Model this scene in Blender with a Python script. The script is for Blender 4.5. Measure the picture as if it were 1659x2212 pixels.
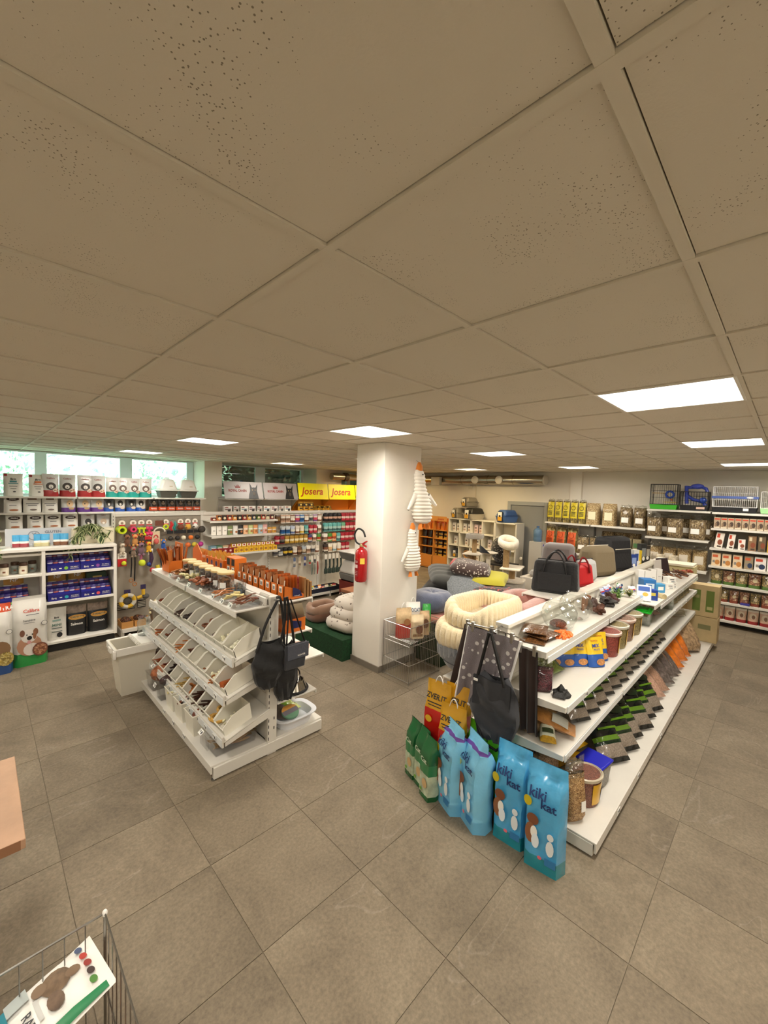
import bpy, bmesh, math, random
from mathutils import Vector, Matrix
R = math.radians
rnd = random.Random(7)
scene = bpy.context.scene
for o in list(bpy.data.objects): bpy.data.objects.remove(o)
COL = scene.collection

# ------------------------------------------------------------------ camera
# room axes: X and Y run along the tile joints, the camera looks along the diagonal between them
EYE = Vector((0, 0, 2.154))
RIGHT = Vector((0.7079024, -0.70560959, 0.03145303)); DOWN = Vector((-0.01411167, -0.05865203, -0.99817874)); FWD = Vector((0.70616928, 0.70616928, -0.05147724))
cam = bpy.data.objects.new('camera', bpy.data.cameras.new('camera')); COL.objects.link(cam)
mw = Matrix.Identity(4)
for i in range(3):
    mw[i][0] = RIGHT[i]; mw[i][1] = -DOWN[i]; mw[i][2] = -FWD[i]; mw[i][3] = EYE[i]
cam.matrix_world = mw
cam.data.sensor_fit = 'HORIZONTAL'; cam.data.sensor_width = 36; cam.data.lens = 879.4 / 1659 * 36
cam.data.clip_start = .02; cam.data.clip_end = 200
scene.camera = cam
# ------------------------------------------------------------------ light and exposure
CEIL = 2.712
LAMP_W = 21.0                      # watts of each ceiling panel
LAMP_COL = (1.0, .92, .80)
LAMP_WARM = (1.0, .74, .36)
world = bpy.data.worlds.new('daylight'); scene.world = world; world.use_nodes = True
bgn = world.node_tree.nodes['Background']; bgn.inputs[0].default_value = (.78, .90, 1.0, 1); bgn.inputs[1].default_value = 5.0
sun = bpy.data.objects.new('sun', bpy.data.lights.new('sun', 'SUN')); COL.objects.link(sun)
sun.data.energy = 22; sun.data.angle = R(2); sun.data.color = (1, .97, .85)
sun.rotation_euler = Vector((-.35, .75, -.75)).to_track_quat('-Z', 'Y').to_euler()
vs = scene.view_settings
vs.view_transform = 'Standard'; vs.look = 'None'; vs.gamma = 1; vs.use_curve_mapping = False; vs.exposure = 0.62
scene.cycles.max_bounces = 8; scene.cycles.transparent_max_bounces = 24; scene.cycles.caustics_reflective = False; scene.cycles.caustics_refractive = False

# ------------------------------------------------------------------ materials
def lin(h):
    h = h.lstrip('#')
    return tuple((lambda c: c / 12.92 if c <= .04045 else ((c + .055) / 1.055) ** 2.4)(int(h[i:i + 2], 16) / 255) for i in (0, 2, 4)) + (1,)
MATS = {}
def base(key):
    m = bpy.data.materials.new(key); m.use_nodes = True
    nt = m.node_tree; b = nt.nodes['Principled BSDF']
    return m, nt, b
def nd(nt, t, **k):
    n = nt.nodes.new(t)
    for a, v in k.items():
        if a in n.inputs: n.inputs[a].default_value = v
        else: setattr(n, a, v)
    return n
def coords(nt, rand=False):
    tc = nd(nt, 'ShaderNodeTexCoord')
    if not rand: return tc.outputs['Object']
    oi = nd(nt, 'ShaderNodeObjectInfo'); ad = nd(nt, 'ShaderNodeVectorMath', operation='MULTIPLY_ADD')
    cb = nd(nt, 'ShaderNodeCombineXYZ')
    for i in range(3): nt.links.new(oi.outputs['Random'], cb.inputs[i])
    nt.links.new(cb.outputs[0], ad.inputs[0]); ad.inputs[1].default_value = (37, 53, 71); nt.links.new(tc.outputs['Object'], ad.inputs[2])
    return ad.outputs[0]
def ramp(nt, fac, stops, inter='LINEAR'):
    r = nd(nt, 'ShaderNodeValToRGB'); r.color_ramp.interpolation = inter
    el = r.color_ramp.elements
    while len(el) < len(stops): el.new(.5)
    for e, (p, c) in zip(el, stops): e.position = p; e.color = lin(c) if isinstance(c, str) else c
    nt.links.new(fac, r.inputs[0]); return r.outputs[0]
def bumpit(nt, b, h, strength, dist=.01):
    bp = nd(nt, 'ShaderNodeBump', Strength=strength, Distance=dist); nt.links.new(h, bp.inputs['Height']); nt.links.new(bp.outputs[0], b.inputs['Normal'])
def M(c, rough=.5, metal=0, var=0, vs=9, bump=0, bs=60, alpha=1, emit=0, coat=0, sheen=0, rand=0):
    """plain material: colour, with optional mottling (var), relief (bump), clear coat, see-through film (alpha)"""
    key = f'{c}_{rough}_{metal}_{var}_{vs}_{bump}_{bs}_{alpha}_{emit}_{coat}_{sheen}_{rand}'
    if key in MATS: return MATS[key]
    m, nt, b = base(key); MATS[key] = m
    b.inputs['Base Color'].default_value = lin(c); b.inputs['Roughness'].default_value = rough; b.inputs['Metallic'].default_value = metal
    b.inputs['Alpha'].default_value = alpha; b.inputs['Coat Weight'].default_value = coat; b.inputs['Sheen Weight'].default_value = sheen
    if emit: b.inputs['Emission Color'].default_value = lin(c); b.inputs['Emission Strength'].default_value = emit
    if var or bump:
        co = coords(nt, rand)
        if var:
            n = nd(nt, 'ShaderNodeTexNoise', Scale=vs, Detail=5.0, Roughness=.6); nt.links.new(co, n.inputs['Vector'])
            a = lin(c); d = tuple(max(0, x * (1 - var)) for x in a[:3]) + (1,); u = tuple(min(1, x * (1 + var)) for x in a[:3]) + (1,)
            nt.links.new(ramp(nt, n.outputs[0], [(.32, d), (.68, u)]), b.inputs['Base Color'])
        if bump:
            n = nd(nt, 'ShaderNodeTexNoise', Scale=bs, Detail=3.0); nt.links.new(co, n.inputs['Vector']); bumpit(nt, b, n.outputs[0], bump)
    return m
def SPECK(cols, scale=90, rough=.7, bump=.6, coat=0, stretch=(1, 1, 1)):
    """grain such as seeds, gravel, hay or kibble: small cells of several colours"""
    key = f'sp{cols}{scale}{rough}{bump}{coat}{stretch}'
    if key in MATS: return MATS[key]
    m, nt, b = base(key); MATS[key] = m
    mp = nd(nt, 'ShaderNodeMapping'); nt.links.new(coords(nt), mp.inputs[0]); mp.inputs['Scale'].default_value = stretch
    v = nd(nt, 'ShaderNodeTexVoronoi', Scale=scale); nt.links.new(mp.outputs[0], v.inputs['Vector'])
    sp = nd(nt, 'ShaderNodeSeparateColor'); nt.links.new(v.outputs['Color'], sp.inputs[0])
    n = len(cols); nt.links.new(ramp(nt, sp.outputs[0], [((i + .5) / n, c) for i, c in enumerate(cols)], 'CONSTANT' if n > 3 else 'LINEAR'), b.inputs['Base Color'])
    b.inputs['Roughness'].default_value = rough; b.inputs['Coat Weight'].default_value = coat
    if bump: bumpit(nt, b, v.outputs['Distance'], bump)
    return m
def DOTS(c, dot, scale=14, size=.25, rough=.9, soft=.03, sheen=.3, bump=0):
    """cloth or board with scattered dots"""
    key = f'dt{c}{dot}{scale}{size}{rough}{bump}'
    if key in MATS: return MATS[key]
    m, nt, b = base(key); MATS[key] = m
    v = nd(nt, 'ShaderNodeTexVoronoi', Scale=scale); nt.links.new(coords(nt), v.inputs['Vector'])
    nt.links.new(ramp(nt, v.outputs['Distance'], [(size, dot), (size + soft, c)]), b.inputs['Base Color'])
    b.inputs['Roughness'].default_value = rough; b.inputs['Sheen Weight'].default_value = sheen
    if bump:
        n = nd(nt, 'ShaderNodeTexNoise', Scale=150.0); nt.links.new(coords(nt), n.inputs['Vector']); bumpit(nt, b, n.outputs[0], bump)
    return m
def CLEAR(tint='#ffffff', rough=.05, edge=.75, low=.06, bump=0, bs=25):
    """thin clear plastic or glass: mostly see-through, mirror-like at grazing angles"""
    key = f'cl{tint}{rough}{edge}{low}{bump}'
    if key in MATS: return MATS[key]
    m, nt, b = base(key); MATS[key] = m
    nt.nodes.remove(b); out = nt.nodes['Material Output']
    tr = nd(nt, 'ShaderNodeBsdfTransparent'); tr.inputs[0].default_value = lin(tint)
    gl = nd(nt, 'ShaderNodeBsdfGlossy'); gl.inputs['Roughness'].default_value = rough
    lw = nd(nt, 'ShaderNodeLayerWeight', Blend=.35)
    mr = nd(nt, 'ShaderNodeMapRange'); nt.links.new(lw.outputs['Facing'], mr.inputs[0]); mr.inputs[3].default_value = low; mr.inputs[4].default_value = edge
    mx = nd(nt, 'ShaderNodeMixShader'); nt.links.new(mr.outputs[0], mx.inputs[0]); nt.links.new(tr.outputs[0], mx.inputs[1]); nt.links.new(gl.outputs[0], mx.inputs[2])
    if bump:
        n = nd(nt, 'ShaderNodeTexNoise', Scale=bs, Detail=2.0); nt.links.new(coords(nt), n.inputs['Vector'])
        bp = nd(nt, 'ShaderNodeBump', Strength=bump, Distance=.02); nt.links.new(n.outputs[0], bp.inputs['Height']); nt.links.new(bp.outputs[0], gl.inputs['Normal']); nt.links.new(bp.outputs[0], lw.inputs['Normal'])
    nt.links.new(mx.outputs[0], out.inputs[0])
    return m
WHITE = M('#e9e6df', .35); SHELF = M('#d9d5cc', .42, var=.03, vs=5); BLACK = M('#0b0b0d', .6); INK = M('#17181c', .5); CARD = M('#f1efe9', .6)
STEEL = M('#b9b8b4', .28, 1); RUBBER = M('#151516', .7); CHROME = M('#c9c6c0', .12, 1); FILM = CLEAR('#f4f4f0', .12, .55, .10, bump=.5)

# ------------------------------------------------------------------ mesh building
class MB:
    def __init__(s): s.v = []; s.f = []; s.m = []
    def vf(s, vs, fs, m=0):
        o = len(s.v); s.v += [tuple(p) for p in vs]; s.f += [tuple(i + o for i in f) for f in fs]; s.m += [m] * len(fs); return s
    def box(s, x0, y0, z0, x1, y1, z1, m=0):
        return s.vf([(x0, y0, z0), (x1, y0, z0), (x1, y1, z0), (x0, y1, z0), (x0, y0, z1), (x1, y0, z1), (x1, y1, z1), (x0, y1, z1)],
                    [(3, 2, 1, 0), (4, 5, 6, 7), (0, 1, 5, 4), (1, 2, 6, 5), (2, 3, 7, 6), (3, 0, 4, 7)], m)
    def cbox(s, cx, cy, z0, w, d, h, m=0): return s.box(cx - w / 2, cy - d / 2, z0, cx + w / 2, cy + d / 2, z0 + h, m)
    def tbox(s, cx, cy, z0, w0, d0, w1, d1, h, m=0, dx=0, dy=0):
        """box whose top differs from its foot"""
        a, b, c, d = w0 / 2, d0 / 2, w1 / 2, d1 / 2
        return s.vf([(cx - a, cy - b, z0), (cx + a, cy - b, z0), (cx + a, cy + b, z0), (cx - a, cy + b, z0), (cx - c + dx, cy - d + dy, z0 + h), (cx + c + dx, cy - d + dy, z0 + h), (cx + c + dx, cy + d + dy, z0 + h), (cx - c + dx, cy + d + dy, z0 + h)],
                    [(3, 2, 1, 0), (4, 5, 6, 7), (0, 1, 5, 4), (1, 2, 6, 5), (2, 3, 7, 6), (3, 0, 4, 7)], m)
    def prism(s, poly, ax, a, b, m=0):
        n = len(poly)
        def P(p, t): return {'x': (t, p[0], p[1]), 'y': (p[0], t, p[1]), 'z': (p[0], p[1], t)}[ax]
        return s.vf([P(p, a) for p in poly] + [P(p, b) for p in poly], [tuple(range(n))[::-1], tuple(range(n, 2 * n))] + [(i, (i + 1) % n, (i + 1) % n + n, i + n) for i in range(n)], m)
    def tube(s, pts, r, n=6, m=0, closed=False, flat=1, sm=0):
        pts = [Vector(p) for p in pts]
        if sm:                                                                  # smooth curve through the points
            q = [pts[0] * 2 - pts[1]] + pts + [pts[-1] * 2 - pts[-2]]; o_ = []
            for i in range(1, len(q) - 2):
                for t in [j / sm for j in range(sm)]: a, b, c, d = q[i - 1:i + 3]; o_.append(.5 * (2 * b + (c - a) * t + (2 * a - 5 * b + 4 * c - d) * t * t + (3 * b - a - 3 * c + d) * t ** 3))
            pts = o_ + [pts[-1]]
        k = len(pts); rs = r if isinstance(r, (list, tuple)) else [r] * k
        vs = []; ref = None
        for i in range(k):
            if closed: t = pts[(i + 1) % k] - pts[i - 1]
            else: t = pts[min(i + 1, k - 1)] - pts[max(i - 1, 0)]
            t = t.normalized() if t.length > 1e-9 else Vector((0, 0, 1))
            if ref is None: ref = Vector((0, 0, 1)) if abs(t.z) < .9 else Vector((1, 0, 0))
            a = ref - t * ref.dot(t)
            if a.length < 1e-6: a = t.orthogonal()
            a.normalize(); ref = a; b = t.cross(a)
            for j in range(n):
                q = 2 * math.pi * j / n; vs.append(pts[i] + (a * math.cos(q) * flat + b * math.sin(q)) * rs[i])
        fs = []
        for i in range(k if closed else k - 1):
            for j in range(n):
                fs.append((i * n + j, i * n + (j + 1) % n, ((i + 1) % k) * n + (j + 1) % n, ((i + 1) % k) * n + j))
        if not closed: fs += [tuple(range(n))[::-1], tuple(range((k - 1) * n, k * n))]
        return s.vf(vs, fs, m)
    def lathe(s, prof, n=16, c=(0, 0, 0), m=0, sx=1, sy=1, cap=True, ax='z'):
        """prof: (radius, height[, material]) from the bottom up"""
        vs = []; k = len(prof)
        for p in prof:
            for j in range(n):
                q = 2 * math.pi * j / n; x, y, z = p[0] * math.cos(q) * sx, p[0] * math.sin(q) * sy, p[1]
                if ax == 'y': x, y, z = x, z, y
                if ax == 'x': x, y, z = z, x, y
                vs.append((c[0] + x, c[1] + y, c[2] + z))
        for i in range(k - 1):
            mm = prof[i][2] if len(prof[i]) > 2 else m
            s.vf([], [], 0); o = len(s.v)
            s.f += [(o + i * n + j, o + i * n + (j + 1) % n, o + (i + 1) * n + (j + 1) % n, o + (i + 1) * n + j) for j in range(n)]; s.m += [mm] * n
        o = len(s.v); s.v += vs
        if cap:
            m0 = prof[0][2] if len(prof[0]) > 2 else m; m1 = prof[-1][2] if len(prof[-1]) > 2 else m
            if prof[0][0] > 1e-6: s.f.append(tuple(o + j for j in range(n))[::-1]); s.m.append(m0)
            if prof[-1][0] > 1e-6: s.f.append(tuple(o + (k - 1) * n + j for j in range(n))); s.m.append(m1)
        return s
    def ell(s, c, r, nu=12, nv=8, m=0):
        vs = []; fs = []
        for i in range(nv + 1):
            t = math.pi * i / nv - math.pi / 2
            for j in range(nu):
                q = 2 * math.pi * j / nu; vs.append((c[0] + r[0] * math.cos(t) * math.cos(q), c[1] + r[1] * math.cos(t) * math.sin(q), c[2] + r[2] * math.sin(t)))
        for i in range(nv):
            for j in range(nu): fs.append((i * nu + j, i * nu + (j + 1) % nu, (i + 1) * nu + (j + 1) % nu, (i + 1) * nu + j))
        return s.vf(vs, fs, m)
    def surf(s, fn, nu, nv, cu=False, cv=False, m=0):
        """fn(u, v) with u, v in 0..1; m may be a function of (u, v)"""
        vs = [fn(i / nu, j / nv) for j in range(nv + (0 if cv else 1)) for i in range(nu + (0 if cu else 1))]
        W = nu + (0 if cu else 1); H = nv + (0 if cv else 1); o = len(s.v); s.v += [tuple(p) for p in vs]
        for j in range(nv):
            for i in range(nu):
                a, b, c, d = j * W + i, j * W + (i + 1) % W, ((j + 1) % H) * W + (i + 1) % W, ((j + 1) % H) * W + i
                s.f.append((o + a, o + b, o + c, o + d)); s.m.append(m((i + .5) / nu, (j + .5) / nv) if callable(m) else m)
        return s
    def xf(s, mat, start=0):
        for i in range(start, len(s.v)): s.v[i] = tuple(mat @ Vector(s.v[i]))
        return s
    def add(s, o, mat=None):
        k = len(s.v); s.v += [tuple(mat @ Vector(p)) for p in o.v] if mat else o.v; s.f += [tuple(i + k for i in f) for f in o.f]; s.m += o.m; return s
    def mesh(s, name, mats, smooth=40, weld=False):
        me = bpy.data.meshes.new(name); me.from_pydata(s.v, [], s.f)
        for mt in (mats if isinstance(mats, (list, tuple)) else [mats]): me.materials.append(mt)
        me.polygons.foreach_set('material_index', s.m)
        bm = bmesh.new(); bm.from_mesh(me)
        if weld: bmesh.ops.remove_doubles(bm, verts=bm.verts, dist=1e-5)
        bmesh.ops.recalc_face_normals(bm, faces=bm.faces); bm.to_mesh(me); bm.free()
        if smooth:
            me.polygons.foreach_set('use_smooth', [True] * len(me.polygons)); me.set_sharp_from_angle(angle=R(smooth))
        return me

def tag(o, label=None, cat=None, group=None, kind=None):
    if label: o['label'] = label
    if cat: o['category'] = cat
    if group: o['group'] = group
    if kind: o['kind'] = kind
    return o
def link(name, data, parent=None, loc=(0, 0, 0), rot=(0, 0, 0), **t):
    o = bpy.data.objects.new(name, data); COL.objects.link(o); o.location = loc; o.rotation_euler = rot if isinstance(rot, (tuple, list)) else (0, 0, rot)
    if parent is not None: o.parent = parent
    return tag(o, **t)
def ob(name, mb, mats, parent=None, loc=(0, 0, 0), rot=(0, 0, 0), smooth=40, bev=0, weld=False, **t):
    me = mb if isinstance(mb, bpy.types.Mesh) else mb.mesh(name, mats, smooth, weld)
    o = link(name, me, parent, loc, rot, **t)
    if bev:
        b = o.modifiers.new('bevel', 'BEVEL'); b.width = bev; b.segments = 2; b.limit_method = 'ANGLE'; b.angle_limit = R(35)
    return o
def thing(name, label, cat, loc=(0, 0, 0), rot=(0, 0, 0), group=None):
    return link(name, None, None, loc, rot, label=label, cat=cat, group=group)
def dup(o, loc=None, rot=None, label=None, group=None, parent=None, scale=None):
    c = o.copy(); COL.objects.link(c)
    if parent is not None: c.parent = parent
    if loc is not None: c.location = loc
    if rot is not None: c.rotation_euler = rot if isinstance(rot, (tuple, list)) else (0, 0, rot)
    if scale is not None: c.scale = scale if isinstance(scale, (tuple, list)) else (scale,) * 3
    if label: c['label'] = label
    if group: c['group'] = group
    for ch in KIDS.get(o.name, []) or [k for k in o.children]:
        dup(ch, parent=c)
    return c
KIDS = {}
ORD = ['leftmost', 'second from left', 'third from left', 'fourth from left', 'fifth from left', 'sixth from left', 'seventh from left', 'eighth from left', 'ninth from left', 'tenth from left', 'eleventh from left', 'twelfth from left', 'thirteenth from left', 'fourteenth from left', 'fifteenth from left', 'sixteenth from left', 'seventeenth from left', 'eighteenth from left']
TXT = {}
def textgeo(s, bold=0, shear=0):
    """vertices and faces of a line of lettering, cap height 1, centred on x"""
    k = (s, bold, shear)
    if k in TXT: return TXT[k]
    cu = bpy.data.curves.new('t', 'FONT'); cu.body = s; cu.align_x = 'CENTER'; cu.resolution_u = 2; cu.offset = bold; cu.shear = shear
    to = bpy.data.objects.new('t', cu); COL.objects.link(to)
    me = to.to_mesh(); r = ([tuple(v.co) for v in me.vertices], [tuple(p.vertices) for p in me.polygons])
    to.to_mesh_clear(); bpy.data.objects.remove(to); bpy.data.curves.remove(cu)
    TXT[k] = r; return r
def lettering(s, size, put, bold=.012, wmax=None, shear=0):
    """MB with the letters; put(x, z) maps the writing plane to 3D"""
    v, f = textgeo(s, bold, shear); k = size / .72
    if wmax:
        w = max(p[0] for p in v) - min(p[0] for p in v); sx = min(k, wmax / w)
    else: sx = k
    mb = MB(); mb.vf([put(p[0] * sx, p[1] * k) for p in v], f); return mb
def flat_text(s, size, parent, mat, loc, rot, wmax=None, name='lettering', bold=.012, thick=.0015, shear=0):
    """raised lettering on a flat face: x right, z up, facing -y of its own frame"""
    mb = lettering(s, size, lambda x, z: (x, -thick, z), bold, wmax, shear)
    return ob(name, mb, mat, parent, loc, rot, smooth=0)

# ================================================================== the room
X0, X1, Y0, Y1, YW = -2.6, 9.62, -2.6, 9.6, 10.35
def tile_floor_mat():
    m, nt, b = base('floor_tile'); co = coords(nt, True)
    n1 = nd(nt, 'ShaderNodeTexNoise', Scale=2.2, Detail=8.0, Roughness=.62, Distortion=.6); nt.links.new(co, n1.inputs['Vector'])
    n2 = nd(nt, 'ShaderNodeTexNoise', Scale=60.0, Detail=4.0, Roughness=.7); nt.links.new(co, n2.inputs['Vector'])
    mp = nd(nt, 'ShaderNodeMapping'); nt.links.new(co, mp.inputs[0]); mp.inputs['Scale'].default_value = (1, 2.6, 1); mp.inputs['Rotation'].default_value = (0, 0, .5)
    n3 = nd(nt, 'ShaderNodeTexNoise', Scale=1.3, Detail=2.0, Roughness=.45, Distortion=.8); nt.links.new(mp.outputs[0], n3.inputs['Vector'])
    c1 = ramp(nt, n1.outputs[0], [(.3, '#6d6252'), (.5, '#7c705e'), (.7, '#887c69')])
    vein = ramp(nt, n3.outputs[0], [(.345, (0, 0, 0, 1)), (.36, (.26, .26, .26, 1)), (.366, (0, 0, 0, 1))])
    mx = nd(nt, 'ShaderNodeMix', data_type='RGBA', blend_type='MIX'); nt.links.new(vein, mx.inputs[0]); nt.links.new(c1, mx.inputs[6]); mx.inputs[7].default_value = lin('#a59c8e')
    m2 = nd(nt, 'ShaderNodeMix', data_type='RGBA', blend_type='OVERLAY'); m2.inputs[0].default_value = .55; nt.links.new(mx.outputs[2], m2.inputs[6]); nt.links.new(n2.outputs[0], m2.inputs[7])
    oi = nd(nt, 'ShaderNodeObjectInfo'); hv = nd(nt, 'ShaderNodeHueSaturation'); mr = nd(nt, 'ShaderNodeMapRange'); nt.links.new(oi.outputs['Random'], mr.inputs[0]); mr.inputs[3].default_value = .92; mr.inputs[4].default_value = 1.08
    nt.links.new(mr.outputs[0], hv.inputs['Value']); nt.links.new(m2.outputs[2], hv.inputs['Color']); nt.links.new(hv.outputs[0], b.inputs['Base Color'])
    b.inputs['Roughness'].default_value = .62; b.inputs['Specular IOR Level'].default_value = .28; bumpit(nt, b, n2.outputs[0], .15, .004)
    return m
def tile_ceil_mat():
    m, nt, b = base('ceiling_tile'); co = coords(nt, True)
    v = nd(nt, 'ShaderNodeTexVoronoi', Scale=135.0, Randomness=1.0); nt.links.new(co, v.inputs['Vector'])
    n = nd(nt, 'ShaderNodeTexNoise', Scale=5.0, Detail=2.0); nt.links.new(co, n.inputs['Vector'])
    th = nd(nt, 'ShaderNodeMapRange'); nt.links.new(n.outputs[0], th.inputs[0]); th.inputs[1].default_value = .36; th.inputs[2].default_value = .62; th.inputs[3].default_value = .0; th.inputs[4].default_value = .20
    lt = nd(nt, 'ShaderNodeMath', operation='LESS_THAN'); nt.links.new(v.outputs['Distance'], lt.inputs[0]); nt.links.new(th.outputs[0], lt.inputs[1])
    mx = nd(nt, 'ShaderNodeMix', data_type='RGBA'); nt.links.new(lt.outputs[0], mx.inputs[0]); mx.inputs[6].default_value = lin('#dad2c2'); mx.inputs[7].default_value = lin('#8d8472')
    nt.links.new(mx.outputs[2], b.inputs['Base Color']); b.inputs['Roughness'].default_value = .95
    n2 = nd(nt, 'ShaderNodeTexNoise', Scale=180.0); nt.links.new(co, n2.inputs['Vector']); bumpit(nt, b, n2.outputs[0], .12, .003)
    return m
WALLM = M('#e9e2d5', .85, var=.02, vs=2, bump=.05, bs=200)
GROUT = M('#7d7361', .9)

def grid_tiles(parent, name, gx, gy, size, gap, z, th, mat, up, skip=()):
    """square tiles on a lattice; the 300 that show largest are pieces of their own, the others one joined part"""
    half = (size - gap) / 2
    one = MB().box(-half, -half, -th if up else 0, half, half, 0 if up else th).mesh(name, mat, 0)
    cells = []
    for i in range(int((X0 - gx) / size) - 1, int((X1 - gx) / size) + 2):
        for j in range(int((Y0 - gy) / size) - 1, int((YW - gy) / size) + 2):
            cx, cy = gx + (i + .5) * size, gy + (j + .5) * size
            if not (X0 + .05 < cx - half and cx + half < X1 + .7 and Y0 < cy - half and cy + half < (YW + .5 if not up else YW + .5)) or (i, j) in skip: continue
            d = Vector((cx, cy, z)) - EYE; f = d.dot(FWD); u = d.dot(RIGHT) / max(f, .01); v = d.dot(DOWN) / max(f, .01)
            seen = f > -.2 and (d.length < 1.6 or (f > .05 and abs(u) < 1.15 and abs(v) < 1.5))
            cells.append((d.length if seen else 100 + d.length, cx, cy))
    cells.sort()
    rest = MB()
    for k, (d, cx, cy) in enumerate(cells):
        if k < 290 and d < 100: link(name, one, parent, (cx, cy, z))
        else: rest.box(cx - half, cy - half, z - th if up else z, cx + half, cy + half, z if up else z + th)
    ob('more_' + name + 's', rest, mat, parent, smooth=0, kind='stuff')

floor = ob('floor', MB().box(X0, Y0, -.12, X1 + .2, YW + .3, -.004), GROUT, smooth=0, kind='structure')
grid_tiles(floor, 'floor_tile', .9076, 1.6098, .6, .0035, 0, .012, tile_floor_mat(), True)

ceil = ob('ceiling', MB().box(X0, Y0, CEIL + .05, X1 + .2, YW + .2, CEIL + .25), M('#3a352c', .9), smooth=0, kind='structure')  # slab coloured dark to paint the shade seen through the tile gaps
CGX, CGY = .589, .803
LAMPS = [(-1, 3), (3, 3), (7, 2), (12, 2), (12, 7), (3, 7), (7, 12), (3, 12), (-1, 7), (-1, 12), (7, 7), (12, 12), (-5, 3), (-5, -2), (-1, -2), (3, -2), (8, -2)]   # (row along Y, column along X)
grid_tiles(ceil, 'ceiling_tile', CGX, CGY, .6, .029, CEIL + .007, .012, tile_ceil_mat(), False, skip={(b, a) for a, b in LAMPS})
bar = M('#d8d0bf', .6)
for i in range(-6, 17):
    x = CGX + .6 * i
    if X0 < x < X1: ob('ceiling_bar', MB().box(x - .012, Y0, CEIL, x + .012, YW - .02, CEIL + .014), bar, ceil, smooth=0)
for j in range(-6, 17):
    y = CGY + .6 * j
    if Y0 < y < YW: ob('ceiling_bar', MB().box(X0, y - .012, CEIL + .0006, X1, y + .012, CEIL + .0146), bar, ceil, smooth=0)
# ceiling panels
def panel_mat(c, s):
    m, nt, b = base('panel_light'); b.inputs['Base Color'].default_value = (1, 1, 1, 1); b.inputs['Emission Color'].default_value = c + (1,); b.inputs['Emission Strength'].default_value = s; return m
PM = panel_mat((1, .97, .90), 2.6); PMW = panel_mat((1, .90, .66), 2.6)
frame_me = MB().box(-.297, -.297, 0, .297, -.283, .012).box(-.297, .283, 0, .297, .297, .012).box(-.297, -.283, 0, -.283, .283, .012).box(.283, -.283, 0, .297, .283, .012).mesh('panel_frame', M('#e8e4da', .4), 0)
diff_me = MB().box(-.283, -.283, .004, .283, .283, .012)
diff_c = diff_me.mesh('diffuser', PM, 0); diff_w = diff_me.mesh('diffuser', PMW, 0)
LNAME = {(-1, 3): 'large bright square ceiling light nearest the camera on the right', (3, 3): 'square ceiling light panel right before the white pillar top', (7, 2): 'square ceiling light left of the pillar, nearer of two in the left row', (12, 2): 'square ceiling light panel close to the bright left windows', (12, 7): 'square ceiling light near the grey dog signs', (3, 7): 'square ceiling light just right of the pillar', (7, 12): 'thin far ceiling light above the ventilation pipe', (3, 12): 'far ceiling light before the wall pilaster', (-1, 7): 'second ceiling light in the right row, above the rodent cages', (-1, 12): 'farthest ceiling light at the right picture edge', (7, 7): 'ceiling light half hidden behind the left pillar edge', (12, 12): 'warm ceiling light hidden behind the pillar'}
for a, b in LAMPS:
    warm = (a, b) in ((7, 12), (12, 12), (12, 7), (7, 7))
    t = thing('ceiling_light', LNAME.get((a, b), 'square ceiling light panel behind the photographer, column %d row %d' % (b + 3, a + 6)), 'ceiling light', (CGX + .6 * (b + .5), CGY + .6 * (a + .5), CEIL - .001), group='ceiling light panels')
    link('panel_frame', frame_me, t); link('diffuser', diff_w if warm else diff_c, t)
    l = bpy.data.lights.new('panel_glow', 'AREA'); l.shape = 'SQUARE'; l.size = .56; l.energy = LAMP_W; l.color = LAMP_WARM if (a, b) in ((12, 12), (7, 12)) else LAMP_COL; l.spread = R(170)
    link('panel_glow', l, t, (0, 0, -.004))

# walls
w = MB()
w.box(X0, Y1, 0, 3.71, YW + .12, 1.83); w.box(3.71, Y1, 0, 4.12, YW + .12, CEIL + .02); w.box(4.12, Y1, 0, 6.84, YW + .12, 1.83); w.box(6.84, Y1, 0, 7.75, YW + .12, CEIL + .02); w.box(7.75, Y1, 0, 9.3, YW + .12, 1.83); w.box(9.3, Y1, 0, X1 + .15, YW + .12, CEIL + .02)
w.box(X0, YW - .06, 2.69, X1, YW + .12, CEIL + .1)
ob('wall_back', w, WALLM, smooth=0, kind='structure')
wr = ob('wall_right', MB().box(X1, Y0, 0, X1 + .15, Y1, CEIL + .1).box(X1 - .10, 3.33, 0, X1, 3.57, CEIL + .01), WALLM, smooth=0, kind='structure')
ob('wall_left', MB().box(X0 - .15, Y0, 0, X0, YW + .1, CEIL + .1), WALLM, smooth=0, kind='structure')
ob('wall_front', MB().box(X0 - .15, Y0 - .15, 0, X1 + .15, Y0, CEIL + .1), WALLM, smooth=0, kind='structure')
ob('baseboard_right', MB().box(X1 - .012, Y0, 0, X1 - .001, 4.05, .07), M('#6f675c', .5), smooth=0, kind='structure')
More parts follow.
